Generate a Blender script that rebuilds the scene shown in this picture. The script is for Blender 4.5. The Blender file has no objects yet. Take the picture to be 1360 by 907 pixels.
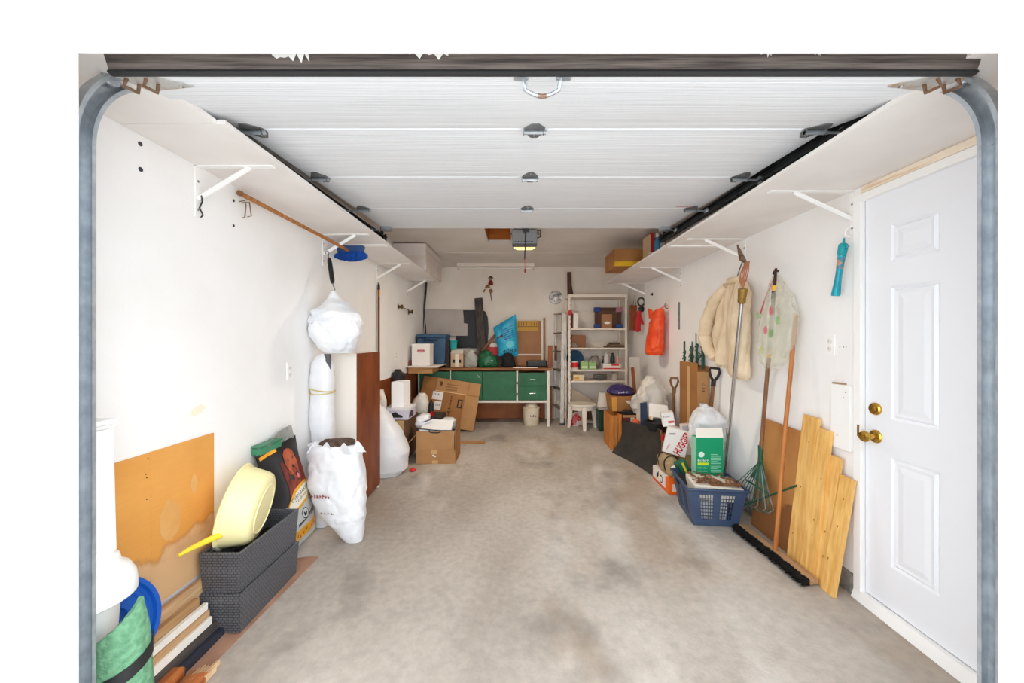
import bpy, bmesh, math, random
from mathutils import Vector, Matrix, noise
V = Vector
rnd = random.Random(7)
scn = bpy.context.scene
COL = scn.collection

# ---------------------------------------------------------------- camera, sky, sun, exposure
ZC = 1.34                      # eye height, camera stands on the driveway at the origin and looks along +Y
cam = bpy.data.cameras.new('camera'); camo = bpy.data.objects.new('camera', cam); COL.objects.link(camo)
camo.location = (0, 0, ZC); camo.rotation_euler = (math.pi/2, 0, 0)
cam.sensor_width = 36; cam.lens = 505/1360*36
cam.shift_x = -7/1360; cam.shift_y = -2.5/1360
cam.clip_start = .02
scn.camera = camo
w = bpy.data.worlds.new('sky'); scn.world = w; w.use_nodes = True
bg = w.node_tree.nodes['Background']; bg.inputs[0].default_value = (.89, .945, 1, 1); bg.inputs[1].default_value = 4.3
sun = bpy.data.lights.new('sun', 'SUN'); sun.energy = 6; sun.angle = .02; sun.color = (1, .99, .97)
suno = bpy.data.objects.new('sun', sun); COL.objects.link(suno)
suno.rotation_euler = V((.62, -.12, -.78)).to_track_quat('-Z', 'Y').to_euler()
vs = scn.view_settings
vs.view_transform = 'Standard'; vs.look = 'None'; vs.gamma = 1; vs.use_curve_mapping = False
vs.exposure = .0
scn.cycles.max_bounces = 16; scn.cycles.diffuse_bounces = 10; scn.cycles.sample_clamp_indirect = 6

# ---------------------------------------------------------------- measuring helpers (metres)
def A(px, py, Y): return V(((px-687)*Y/505, Y, ZC+(451-py)*Y/505))
def FZ(y): return .02*(y-1.5)             # the slab rises gently towards the back
XL, XR, YB, ZT = -1.47, 1.76, 6.05, 2.49
SL, SR = 2.137, 2.119                     # undersides of the left and right shelves

# ---------------------------------------------------------------- materials
def lin(c):
    f = lambda x: x/12.92 if x <= .04045 else ((x+.055)/1.055)**2.4
    return tuple(f(x/255) for x in c)+(1,)
MATS = {}
def mat(name, col, rough=.6, metal=0, col2=None, scale=6, stretch=(1, 1, 1), lo=.35, hi=.65, bump=0, bscale=60,
        bstretch=(1, 1, 1), emit=None, estr=0, alpha=1, detail=4, spec=.4, trans=0):
    if name in MATS: return MATS[name]
    m = bpy.data.materials.new(name); m.use_nodes = True; MATS[name] = m
    nt = m.node_tree; N = nt.nodes; L = nt.links; b = N['Principled BSDF']
    b.inputs['Base Color'].default_value = lin(col); b.inputs['Roughness'].default_value = rough
    b.inputs['Metallic'].default_value = metal; b.inputs['Alpha'].default_value = alpha
    b.inputs['Specular IOR Level'].default_value = spec
    b.inputs['Transmission Weight'].default_value = trans
    if emit: b.inputs['Emission Color'].default_value = lin(emit); b.inputs['Emission Strength'].default_value = estr
    if col2 or bump:
        tc = N.new('ShaderNodeTexCoord')
    if col2:
        mp = N.new('ShaderNodeMapping'); mp.inputs['Scale'].default_value = stretch; L.new(tc.outputs['Object'], mp.inputs[0])
        ns = N.new('ShaderNodeTexNoise'); ns.inputs['Scale'].default_value = scale; ns.inputs['Detail'].default_value = detail
        L.new(mp.outputs[0], ns.inputs[0])
        rp = N.new('ShaderNodeValToRGB'); rp.color_ramp.elements[0].position = lo; rp.color_ramp.elements[1].position = hi
        rp.color_ramp.elements[0].color = lin(col); rp.color_ramp.elements[1].color = lin(col2)
        L.new(ns.outputs[0], rp.inputs[0]); L.new(rp.outputs[0], b.inputs['Base Color'])
    if bump:
        mp2 = N.new('ShaderNodeMapping'); mp2.inputs['Scale'].default_value = bstretch; L.new(tc.outputs['Object'], mp2.inputs[0])
        n2 = N.new('ShaderNodeTexNoise'); n2.inputs['Scale'].default_value = bscale; n2.inputs['Detail'].default_value = 3
        L.new(mp2.outputs[0], n2.inputs[0])
        bp = N.new('ShaderNodeBump'); bp.inputs['Strength'].default_value = bump; bp.inputs['Distance'].default_value = .01
        L.new(n2.outputs[0], bp.inputs['Height']); L.new(bp.outputs[0], b.inputs['Normal'])
    return m
def plain(c, rough=.6, **k):
    return mat('paint_%d_%d_%d_%d' % (*c, int(rough*100)), c, rough, **k)
def node_mat(name):
    m = bpy.data.materials.new(name); m.use_nodes = True; MATS[name] = m
    return m, m.node_tree.nodes, m.node_tree.links, m.node_tree.nodes['Principled BSDF']
def _noise(N, L, src, scale, detail=4, st=(1, 1, 1)):
    mp = N.new('ShaderNodeMapping'); mp.inputs['Scale'].default_value = st; L.new(src, mp.inputs[0])
    n = N.new('ShaderNodeTexNoise'); n.inputs['Scale'].default_value = scale; n.inputs['Detail'].default_value = detail
    L.new(mp.outputs[0], n.inputs[0]); return n.outputs[0]
def _ramp(N, L, src, stops):
    r = N.new('ShaderNodeValToRGB'); e = r.color_ramp.elements
    while len(e) < len(stops): e.new(.5)
    for i, (p, c) in enumerate(stops): e[i].position = p; e[i].color = c if len(c) == 4 else lin(c)
    L.new(src, r.inputs[0]); return r.outputs[0]
def _mix(N, L, fac, a, b, mode='MIX'):
    m = N.new('ShaderNodeMix'); m.data_type = 'RGBA'; m.blend_type = mode
    for s, v in ((m.inputs[0], fac), (m.inputs[6], a), (m.inputs[7], b)):
        if hasattr(v, 'links'): L.new(v, s)
        elif isinstance(v, (int, float)): s.default_value = v
        else: s.default_value = v if len(v) == 4 else lin(v)
    return m.outputs[2]
def concrete(name, tones, warm):
    m, N, L, b = node_mat(name); tc = N.new('ShaderNodeTexCoord').outputs['Object']
    big = _ramp(N, L, _noise(N, L, tc, .9, 6, (1.4, .8, 1)), [(.3, tones[0]), (.52, tones[1]), (.72, tones[2])])
    fine = _ramp(N, L, _noise(N, L, tc, 26, 7), [(.3, (.62, .62, .62, 1)), (.7, (1, 1, 1, 1))])
    c = _mix(N, L, .5, big, fine, 'MULTIPLY')
    st = _ramp(N, L, _noise(N, L, tc, 1.7, 8, (1, .6, 1)), [(.56, (0, 0, 0, 1)), (.68, (1, 1, 1, 1))])
    c = _mix(N, L, _mul(N, L, st, .55), c, warm)
    wh = _ramp(N, L, _noise(N, L, tc, 2.6, 9, (1, .45, 1)), [(.58, (0, 0, 0, 1)), (.72, (1, 1, 1, 1))])
    c = _mix(N, L, _mul(N, L, wh, .5), c, (214, 210, 204))
    dk = _ramp(N, L, _noise(N, L, tc, 2.4, 9, (1, .8, 1)), [(.57, (0, 0, 0, 1)), (.74, (1, 1, 1, 1))])
    c = _mix(N, L, _mul(N, L, dk, .5), c, (88, 80, 74))
    L.new(c, b.inputs['Base Color']); b.inputs['Roughness'].default_value = .75
    bp = N.new('ShaderNodeBump'); bp.inputs['Strength'].default_value = .25; bp.inputs['Distance'].default_value = .004
    L.new(_noise(N, L, tc, 90, 4), bp.inputs['Height']); L.new(bp.outputs[0], b.inputs['Normal'])
    return m
def _mul(N, L, a, k):
    m = N.new('ShaderNodeMath'); m.operation = 'MULTIPLY'; L.new(a, m.inputs[0]); m.inputs[1].default_value = k; return m.outputs[0]
def wicker(name, c1, c2):
    m, N, L, b = node_mat(name); tc = N.new('ShaderNodeTexCoord').outputs['Object']
    sp = N.new('ShaderNodeSeparateXYZ'); L.new(tc, sp.inputs[0])
    ad = N.new('ShaderNodeMath'); ad.operation = 'ADD'; L.new(sp.outputs[0], ad.inputs[0]); L.new(sp.outputs[1], ad.inputs[1])
    cb = N.new('ShaderNodeCombineXYZ'); L.new(ad.outputs[0], cb.inputs[0]); L.new(sp.outputs[2], cb.inputs[1])
    br = N.new('ShaderNodeTexBrick'); br.inputs['Scale'].default_value = 1; br.inputs['Brick Width'].default_value = .017
    br.inputs['Row Height'].default_value = .0125; br.inputs['Mortar Size'].default_value = .0026; br.inputs['Mortar Smooth'].default_value = .9
    br.inputs['Color1'].default_value = lin(c1); br.inputs['Color2'].default_value = lin(c1); br.inputs['Mortar'].default_value = lin(c2)
    L.new(cb.outputs[0], br.inputs[0]); L.new(br.outputs[0], b.inputs['Base Color']); b.inputs['Roughness'].default_value = .5
    iv = N.new('ShaderNodeMath'); iv.operation = 'SUBTRACT'; iv.inputs[0].default_value = 1; L.new(br.outputs[1], iv.inputs[1])
    bp = N.new('ShaderNodeBump'); bp.inputs['Strength'].default_value = .9; bp.inputs['Distance'].default_value = .004
    L.new(iv.outputs[0], bp.inputs['Height']); L.new(bp.outputs[0], b.inputs['Normal'])
    return m
def stained_board(name, base, dark, stain, z0, z1, seed):
    # hardboard whose lower part has been soaked: the stain has a ragged edge of its own
    m, N, L, b = node_mat(name); tc = N.new('ShaderNodeTexCoord').outputs['Object']
    sp = N.new('ShaderNodeSeparateXYZ'); L.new(tc, sp.inputs[0])
    c = _ramp(N, L, _noise(N, L, tc, 3, 4), [(.35, base), (.7, dark)])
    g = _ramp(N, L, _noise(N, L, tc, 9, 3, (1, 1, 12)), [(.4, (.86, .86, .86, 1)), (.6, (1, 1, 1, 1))])
    c = _mix(N, L, .2, c, g, 'MULTIPLY')
    mr = N.new('ShaderNodeMapRange'); mr.inputs[1].default_value = z0; mr.inputs[2].default_value = z1
    mr.inputs[3].default_value = .75; mr.inputs[4].default_value = -.35; L.new(sp.outputs[2], mr.inputs[0])
    ad = N.new('ShaderNodeMath'); ad.operation = 'ADD'; L.new(mr.outputs[0], ad.inputs[0])
    mp = N.new('ShaderNodeMapping'); mp.inputs['Location'].default_value = (seed, seed, 0); L.new(tc, mp.inputs[0])
    L.new(_noise(N, L, mp.outputs[0], 5, 5), ad.inputs[1])
    fac = _ramp(N, L, ad.outputs[0], [(.62, (0, 0, 0, 1)), (.68, (1, 1, 1, 1))])
    edge = _ramp(N, L, ad.outputs[0], [(.58, (0, 0, 0, 1)), (.64, (1, 1, 1, 1)), (.72, (0, 0, 0, 1))])
    c = _mix(N, L, _mul(N, L, fac, .85), c, stain); c = _mix(N, L, _mul(N, L, edge, .35), c, (150, 92, 48))
    L.new(c, b.inputs['Base Color']); b.inputs['Roughness'].default_value = .6
    return m
def see_through(name, col, op):
    m, N, L, b = node_mat(name); tc = N.new('ShaderNodeTexCoord').outputs['Object']
    b.inputs['Base Color'].default_value = lin(col); b.inputs['Roughness'].default_value = .25
    b.inputs['Alpha'].default_value = op
    return m

M_WALL = mat('white_wall_paint', (244, 243, 242), .75, col2=(239, 237, 235), scale=2.2, bump=.12, bscale=150, detail=6)
M_BACK = mat('back_wall_paint', (240, 232, 222), .75, col2=(231, 221, 208), scale=2.2, bump=.12, bscale=120)
M_CEIL = mat('ceiling_paint', (230, 224, 218), .8, col2=(220, 213, 205), scale=2, bump=.1, bscale=90)
M_WHITE = mat('white_gloss_paint', (244, 243, 241), .45)
M_DOORW = mat('white_steel_door', (236, 238, 243), .35)
M_JAMB = mat('jamb_white', (246, 245, 243), .5)
M_GAR = mat('embossed_white_door', (234, 237, 241), .45, col2=(222, 226, 231), scale=5, stretch=(.35, 22, 1), bump=.28, bscale=9, bstretch=(.25, 22, 1), lo=.4, hi=.75)
M_SHELF = mat('shelf_board_white', (238, 234, 231), .55, col2=(230, 225, 221), scale=3)
M_CONC = concrete('concrete_floor', ((162, 151, 140), (186, 176, 165), (202, 195, 186)), (158, 136, 112))
M_DRIVE = concrete('driveway_concrete', ((204, 204, 203), (213, 213, 212), (221, 221, 220)), (198, 195, 190))
M_CURB = mat('rough_curb', (150, 146, 138), .9, col2=(112, 108, 102), scale=22, bump=.8, bscale=40)
M_GALV = mat('galvanised_steel', (190, 197, 202), .32, .6, col2=(166, 173, 180), scale=26, detail=5)
M_STEEL = mat('dull_steel', (140, 142, 142), .4, .5, col2=(112, 114, 114), scale=20)
M_RUST = mat('rusty_steel', (146, 126, 108), .6, .4, col2=(124, 84, 54), scale=30)
M_DARKST = mat('dark_steel', (74, 78, 80), .5, .6, col2=(52, 54, 56), scale=9)
M_CHROME = mat('chrome', (205, 205, 205), .18, .95)
M_BRASS = mat('polished_brass', (202, 160, 72), .2, .95)
M_BRONZE = mat('aged_bronze', (104, 82, 52), .45, .6)
M_OLDWOOD = mat('weathered_grey_wood', (108, 97, 91), .8, col2=(56, 49, 46), scale=6, stretch=(.6, 14, 14), bump=.5, bscale=9, bstretch=(.5, 18, 18))
M_RUBBER = mat('black_rubber', (34, 34, 35), .6)
M_BLACK = mat('black_plastic', (26, 26, 28), .45)
M_PINE_Z = mat('pine_upright', (236, 192, 116), .6, col2=(214, 160, 84), scale=5, stretch=(9, 9, .7), bump=.1, bscale=10, bstretch=(14, 14, .6))
M_PINE_Y = mat('pine_lengthwise', (206, 170, 128), .7, col2=(172, 130, 88), scale=5, stretch=(12, .8, 12), bump=.2, bscale=10, bstretch=(14, .7, 14))
M_PINE_X = mat('pine_crosswise', (196, 150, 98), .7, col2=(160, 112, 66), scale=5, stretch=(.8, 12, 12))
M_REDWOOD_Y = mat('reddish_lumber', (196, 116, 58), .7, col2=(150, 82, 42), scale=5, stretch=(12, .9, 12), bump=.2, bscale=12)
M_BROWNP = mat('brown_hardboard', (150, 78, 34), .5, col2=(112, 54, 26), scale=5, stretch=(4, 4, 1), detail=7, lo=.3, hi=.72)
M_HANDLE = mat('worn_wooden_handle', (186, 128, 74), .55, col2=(150, 96, 52), scale=7, stretch=(8, 8, .8))
M_HANDLE2 = mat('brown_wooden_handle', (138, 96, 62), .6, col2=(108, 72, 46), scale=8, stretch=(8, 8, .8))
M_CARD = mat('cardboard', (186, 140, 92), .8, col2=(170, 124, 78), scale=4, bump=.05, bscale=60)
M_CARD2 = mat('darker_cardboard', (168, 116, 66), .8, col2=(150, 100, 54), scale=4)
M_TAPE = mat('packing_tape', (206, 166, 112), .3)
M_BAG = mat('white_plastic_bag', (234, 234, 236), .38, col2=(222, 223, 227), scale=5, spec=.5)
M_BAGC = mat('cream_plastic_bag', (226, 219, 208), .45, col2=(206, 198, 186), scale=9)
M_GREEN = mat('green_cabinet_paint', (46, 108, 74), .55, col2=(38, 94, 62), scale=6)
M_PAPER = plain((240, 238, 234), .7)
M_INK = plain((40, 38, 38), .8)
M_RED = plain((196, 34, 36), .5)
M_CLEAR = see_through('clear_plastic', (226, 226, 216), .42)
M_CLEAR2 = see_through('clear_floral_plastic', (226, 224, 206), .34)

# ---------------------------------------------------------------- mesh builder
ORG = {}
def basis(d, up=V((0, 0, 1))):
    d = V(d).normalized()
    if abs(d.dot(up)) > .98: up = V((1, 0, 0)) if abs(d.x) < .9 else V((0, 1, 0))
    a = up.cross(d).normalized(); return a, d.cross(a).normalized()
class MB:
    def __init__(s, M=None): s.v = []; s.f = []; s.mi = []; s.M = M or Matrix(); s.cur = 0
    def add(s, vs, fs):
        n = len(s.v); s.v += [s.M @ V(p) for p in vs]; s.f += [tuple(i+n for i in f) for f in fs]; s.mi += [s.cur]*len(fs); return s
    def hexa(s, p):   # 4 bottom, 4 top
        return s.add(p, [(0, 3, 2, 1), (4, 5, 6, 7), (0, 1, 5, 4), (1, 2, 6, 5), (2, 3, 7, 6), (3, 0, 4, 7)])
    def bx(s, x0, x1, y0, y1, z0, z1):
        return s.hexa([(x0, y0, z0), (x1, y0, z0), (x1, y1, z0), (x0, y1, z0), (x0, y0, z1), (x1, y0, z1), (x1, y1, z1), (x0, y1, z1)])
    def taper(s, c, w0, d0, w1, d1, z0, z1):
        x, y = c
        return s.hexa([(x-w0, y-d0, z0), (x+w0, y-d0, z0), (x+w0, y+d0, z0), (x-w0, y+d0, z0), (x-w1, y-d1, z1), (x+w1, y-d1, z1), (x+w1, y+d1, z1), (x-w1, y+d1, z1)])
    def bar(s, p, q, w, h, up=V((0, 0, 1))):
        p = V(p); q = V(q); a, b = basis(q-p, up); a = a*w/2; b = b*h/2
        return s.hexa([p-a-b, p+a-b, p+a+b, p-a+b, q-a-b, q+a-b, q+a+b, q-a+b])
    def tube(s, pts, r, n=8, closed=False):
        pts = [V(p) for p in pts]; k = len(pts); vs = []; fs = []
        rr = r if isinstance(r, (list, tuple)) else [r]*k
        a = None
        for i, p in enumerate(pts):
            if closed: d = pts[(i+1) % k]-pts[i-1]
            else: d = pts[min(i+1, k-1)]-pts[max(i-1, 0)]
            d.normalize()
            if a is None: a, b = basis(d)
            else:
                a = (a-d*a.dot(d)); a = a.normalized() if a.length > 1e-6 else basis(d)[0]; b = d.cross(a)
            for j in range(n):
                t = 2*math.pi*j/n; vs.append(p+(a*math.cos(t)+b*math.sin(t))*rr[i])
        for i in range(k if closed else k-1):
            for j in range(n):
                i2 = (i+1) % k; fs.append((i*n+j, i*n+(j+1) % n, i2*n+(j+1) % n, i2*n+j))
        if not closed: fs += [tuple(range(n))[::-1], tuple(range((k-1)*n, k*n))]
        return s.add(vs, fs)
    def lathe(s, prof, c, axis=(0, 0, 1), n=28, sx=1, sy=1):
        c = V(c); d = V(axis).normalized(); a, b = basis(d, V((0, 1, 0)) if abs(d.z) > .9 else V((0, 0, 1))); vs = []; fs = []
        for r, h in prof:
            for j in range(n):
                t = 2*math.pi*j/n; vs.append(c+d*h+(a*math.cos(t)*sx+b*math.sin(t)*sy)*max(r, 1e-4))
        k = len(prof)
        for i in range(k-1):
            for j in range(n): fs.append((i*n+j, i*n+(j+1) % n, (i+1)*n+(j+1) % n, (i+1)*n+j))
        fs += [tuple(range(n))[::-1], tuple(range((k-1)*n, k*n))]
        return s.add(vs, fs)
    def prism(s, poly, o, u, v, h, off=0):
        o = V(o); u = V(u); v = V(v); wv = u.cross(v).normalized(); n = len(poly)
        vs = [o+u*x+v*y+wv*off for x, y in poly]+[o+u*x+v*y+wv*(off+h) for x, y in poly]
        fs = [tuple(range(n))[::-1], tuple(range(n, 2*n))]+[(i, (i+1) % n, n+(i+1) % n, n+i) for i in range(n)]
        return s.add(vs, fs)
    def sweep(s, prof, frames):   # frames: (origin, a, b); prof closed list of (a, b)
        n = len(prof); vs = []; fs = []
        for o, a, b in frames: vs += [V(o)+V(a)*x+V(b)*y for x, y in prof]
        k = len(frames)
        for i in range(k-1):
            for j in range(n): fs.append((i*n+j, i*n+(j+1) % n, (i+1)*n+(j+1) % n, (i+1)*n+j))
        fs += [tuple(range(n))[::-1], tuple(range((k-1)*n, k*n))]
        return s.add(vs, fs)
    def sheet(s, fn, nu, nv, th):   # a thin curved sheet with real thickness; fn(u, v) -> point
        g = [[V(fn(i/nu, j/nv)) for j in range(nv+1)] for i in range(nu+1)]; vs = []; fs = []
        nn = {}
        for i in range(nu+1):
            for j in range(nv+1):
                du = g[min(i+1, nu)][j]-g[max(i-1, 0)][j]; dv = g[i][min(j+1, nv)]-g[i][max(j-1, 0)]
                nn[i, j] = du.cross(dv).normalized()
        I = lambda i, j, t: (i*(nv+1)+j)*2+t
        for i in range(nu+1):
            for j in range(nv+1): vs += [g[i][j]-nn[i, j]*th/2, g[i][j]+nn[i, j]*th/2]
        for i in range(nu):
            for j in range(nv):
                fs.append((I(i, j, 1), I(i+1, j, 1), I(i+1, j+1, 1), I(i, j+1, 1))); fs.append((I(i, j, 0), I(i, j+1, 0), I(i+1, j+1, 0), I(i+1, j, 0)))
        for i in range(nu):
            fs.append((I(i, 0, 0), I(i+1, 0, 0), I(i+1, 0, 1), I(i, 0, 1))); fs.append((I(i, nv, 1), I(i+1, nv, 1), I(i+1, nv, 0), I(i, nv, 0)))
        for j in range(nv):
            fs.append((I(0, j, 1), I(0, j+1, 1), I(0, j+1, 0), I(0, j, 0))); fs.append((I(nu, j, 0), I(nu, j+1, 0), I(nu, j+1, 1), I(nu, j, 1)))
        return s.add(vs, fs)
    def pouch(s, lev, seed=0, amp=.05, freq=6, fold=0, folds=9, nth=72, nh=56, pw=2.4):
        # a crumpled bag: lev = [(z, cx, cy, rx, ry)] from bottom to top
        lev = sorted(lev); vs = []; fs = []
        for i in range(nh+1):
            z = lev[0][0]+(lev[-1][0]-lev[0][0])*i/nh; k = 0
            while k < len(lev)-2 and z > lev[k+1][0]: k += 1
            a, b = lev[k], lev[k+1]; t = (z-a[0])/(b[0]-a[0]); t = max(0, min(1, t)); t = t*.5+.5*t*t*(3-2*t)
            _, cx, cy, rx, ry = [p+(q-p)*t for p, q in zip(a, b)]
            e = min(1, min(i, nh-i)/3+.15)
            for j in range(nth):
                th = 2*math.pi*j/nth; c, sn = math.cos(th), math.sin(th)
                k2 = (abs(c)**pw+abs(sn)**pw)**(-1/pw)
                p = V((cx+c*k2*rx, cy+sn*k2*ry, z)); q = (p+V((seed*3.1, seed*1.7, seed*.9)))*freq
                qw = q+.5*noise.noise_vector(q*.8); d = noise.voronoi(qw)[0]; d3 = noise.voronoi(V((qw.x*2.2, qw.y*2.2, qw.z*1.3)))[0]
                cr = 1.2*(min(.5, d[1]-d[0])-.25)+.5*(min(.45, d3[1]-d3[0])-.2)+.6*noise.noise(q*.6)+.2*abs(noise.noise(q*2.7))
                fx_ = 1.6*fold*(math.sin(folds*th+3*noise.noise(V((z*3, seed, 0)))+2*noise.noise(q*.4)))*e
                f = 1+amp*cr*1.6*e
                vs.append(V((cx+(p.x-cx)*(f+fx_), cy+(p.y-cy)*f, z+amp*.15*noise.noise(q*1.3)*e)))
        for i in range(nh):
            for j in range(nth): fs.append((i*nth+j, i*nth+(j+1) % nth, (i+1)*nth+(j+1) % nth, (i+1)*nth+j))
        fs += [tuple(range(nth))[::-1], tuple(range(nh*nth, (nh+1)*nth))]
        return s.add(vs, fs)
    def mesh(s, name, org):
        me = bpy.data.meshes.new(name); me.from_pydata([p-org for p in s.v], [], s.f); return me
    def _make(s, name, mats, par, org, sm, bv):
        me = s.mesh(name, org)
        bm = bmesh.new(); bm.from_mesh(me); bmesh.ops.recalc_face_normals(bm, faces=bm.faces); bm.to_mesh(me); bm.free()
        for m in (mats if isinstance(mats, (list, tuple)) else [mats]): me.materials.append(m)
        me.polygons.foreach_set('material_index', s.mi)
        if sm:
            me.polygons.foreach_set('use_smooth', [True]*len(me.polygons)); me.set_sharp_from_angle(angle=math.radians(sm if sm > 1 else 40))
        o = bpy.data.objects.new(name, me); COL.objects.link(o)
        if bv:
            b = o.modifiers.new('bevel', 'BEVEL'); b.width = bv; b.segments = 2; b.limit_method = 'ANGLE'; b.angle_limit = math.radians(35)
        return o
    def o(s, name, m, par, sm=0, bv=0, label=None, kind=None):      # a part
        org = ORG[par]
        o = s._make(name, m, par, org, sm, bv); o.parent = par; ORG[o] = org
        if label: o['label'] = label
        if kind: o['kind'] = kind
        return o
    def top(s, name, label, cat, m, sm=0, bv=0, group=None, kind=None):   # a thing that is one mesh
        xs = [p.x for p in s.v]; ys = [p.y for p in s.v]; zs = [p.z for p in s.v]
        org = V(((min(xs)+max(xs))/2, (min(ys)+max(ys))/2, min(zs)))
        o = s._make(name, m, None, org, sm, bv); o.location = org; ORG[o] = org
        if label: o['label'] = label
        if cat: o['category'] = cat
        if group: o['group'] = group
        if kind: o['kind'] = kind
        return o
    def struct(s, name, m, label=None, sm=0, bv=0): return s.top(name, label, None, m, sm, bv, kind='structure')
def T(name, label, cat, loc, group=None, kind=None):
    o = bpy.data.objects.new(name, None); COL.objects.link(o); o.empty_display_size = .05
    o.location = loc; ORG[o] = V(loc)
    if label: o['label'] = label
    if cat: o['category'] = cat
    if group: o['group'] = group
    if kind: o['kind'] = kind
    return o
TX = {}
def txt(s):
    if s not in TX and isinstance(s, int):        # print too small to read in the photo: broken strokes, no letters
        n = s; r = random.Random(n*7+1); vs = []; fs = []
        for i in range(n):
            x0 = (i+.12*r.random())/n; x1 = (i+.62+.2*r.random())/n; y0 = .08*r.random(); y1 = .55+.45*r.random(); k = len(vs); m = .25+.4*r.random()
            vs += [(x0, y0), (x0+(x1-x0)*.42, y0), (x0+(x1-x0)*.42, y1), (x0, y1), (x0, m*y1), (x1, m*y1-.1), (x1, m*y1+.14), (x0, m*y1+.24)]
            fs += [(k, k+1, k+2, k+3), (k+4, k+5, k+6, k+7)]
        TX[s] = (vs, fs)
    if s not in TX:
        c = bpy.data.curves.new('t', 'FONT'); c.body = s.strip('*'); c.resolution_u = 2; c.offset = .035 if s.endswith('*') else 0
        o = bpy.data.objects.new('t', c); COL.objects.link(o); bpy.context.view_layer.update()
        me = bpy.data.meshes.new_from_object(o.evaluated_get(bpy.context.evaluated_depsgraph_get()))
        vs = [v.co.copy() for v in me.vertices]; fs = [tuple(p.vertices) for p in me.polygons]
        x0 = min(v.x for v in vs); x1 = max(v.x for v in vs); y0 = min(v.y for v in vs); y1 = max(v.y for v in vs)
        TX[s] = ([((v.x-x0)/(x1-x0), (v.y-y0)/(y1-y0)) for v in vs], fs)
        bpy.data.objects.remove(o); bpy.data.curves.remove(c); bpy.data.meshes.remove(me)
    return TX[s]
def lettering(par, s, o, u, v, m, name='lettering', surf=None):   # o lower left corner, u and v full width and height vectors
    vs, fs = txt(s); mb = MB()
    if surf: mb.add([surf(o[0]+u[0]*x+v[0]*y, o[1]+u[1]*x+v[1]*y) for x, y in vs], fs)
    else: mb.add([V(o)+V(u)*x+V(v)*y for x, y in vs], fs)
    return mb.o(name, m, par)
def ell(cx, cy, rx, ry, n=20, rot=0):
    return [(cx+math.cos(t)*rx*math.cos(rot)-math.sin(t)*ry*math.sin(rot), cy+math.cos(t)*rx*math.sin(rot)+math.sin(t)*ry*math.cos(rot)) for t in [2*math.pi*i/n for i in range(n)]]
def rect_loops(mb, o, u, v, wd, ht, loops):
    # nested rectangles: loops = [(inset, height above o along u x v)]
    o = V(o); u = V(u); v = V(v); n = u.cross(v); vs = []; fs = []
    for a, h in loops: vs += [o+u*x+v*y+n*h for x, y in ((a, a), (wd-a, a), (wd-a, ht-a), (a, ht-a))]
    for i in range(len(loops)-1):
        for j in range(4): fs.append((i*4+j, i*4+(j+1) % 4, i*4+4+(j+1) % 4, i*4+4+j))
    k = (len(loops)-1)*4; fs.append((k, k+1, k+2, k+3)); return mb.add(vs, fs)
def TRS(loc, rx=0, ry=0, rz=0):
    return Matrix.Translation(V(loc)) @ Matrix.Rotation(math.radians(rz), 4, 'Z') @ Matrix.Rotation(math.radians(ry), 4, 'Y') @ Matrix.Rotation(math.radians(rx), 4, 'X')

# ================================================================ the setting
def sloped(y0, y1, x0, x1, th=.12):
    return [(x0, y0, FZ(y0)-th), (x1, y0, FZ(y0)-th), (x1, y1, FZ(y1)-th), (x0, y1, FZ(y1)-th), (x0, y0, FZ(y0)), (x1, y0, FZ(y0)), (x1, y1, FZ(y1)), (x0, y1, FZ(y1))]
MB().hexa(sloped(.86, 6.2, -1.6, 1.9)).struct('floor', M_CONC, 'stained grey concrete garage floor')
MB().hexa(sloped(-14, .855, -14, 14)).struct('driveway', M_DRIVE, 'pale concrete driveway in front of the garage')
MB().bx(XL-.12, XL, 1.0, YB, -.1, ZT+.15).struct('wall_left', M_WALL)
MB().bx(XL-.12, XR+.12, YB, YB+.12, -.1, ZT+.15).struct('wall_back', M_BACK)
DY0, DY1, DZ = 1.10, 1.955, 2.062        # side door opening in the right wall
MB().bx(XR, XR+.12, 1.0, DY0, -.1, ZT+.15).bx(XR, XR+.12, DY1, YB, -.1, ZT+.15).bx(XR, XR+.12, DY0, DY1, DZ, ZT+.15).struct('wall_right', M_WALL)
HX0, HX1, HY0, HY1 = -.34, -.07, 3.80, 4.46      # attic hatch
MB().bx(XL, HX0, 1.0, YB, ZT, ZT+.02).bx(HX1, XR, 1.0, YB, ZT, ZT+.02).bx(HX0, HX1, 1.0, HY0, ZT, ZT+.02).bx(HX0, HX1, HY1, YB, ZT, ZT+.02).struct('ceiling', M_CEIL)
MB().bx(XL-.12, XR+.12, .7, YB+.12, ZT+.5, ZT+.56).struct('roof_deck', M_PINE_Y, 'roof deck above the ceiling')
# front wall with the big opening
OX0, OX1, OZ = -1.152, 1.263, 2.09
MB().bx(-4.2, OX0-.03, .80, 1.0, -.1, 3.05).bx(OX1+.03, 4.4, .80, 1.0, -.1, 3.05).bx(OX0-.03, OX1+.03, .80, 1.0, OZ+.03, 3.05).struct('wall_front', M_JAMB)
MB().bx(OX0-.03, OX0-.012, .78, 1.0, -.02, OZ+.012).bx(OX0-.012, OX0, .935, 1.0, -.02, OZ).struct('trim_1', M_JAMB, 'white jamb left of the garage opening', bv=.002)
MB().bx(OX1+.012, OX1+.03, .78, 1.0, -.02, OZ+.012).bx(OX1, OX1+.012, .935, 1.0, -.02, OZ).struct('trim_2', M_JAMB, 'white jamb right of the garage opening', bv=.002)
MB().bx(OX0-.03, OX1+.03, .78, 1.0, OZ+.012, OZ+.03).bx(OX0-.012, OX1+.012, .935, 1.0, OZ, OZ+.012).struct('trim_3', M_JAMB, 'white head jamb above the garage opening', bv=.002)
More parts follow.
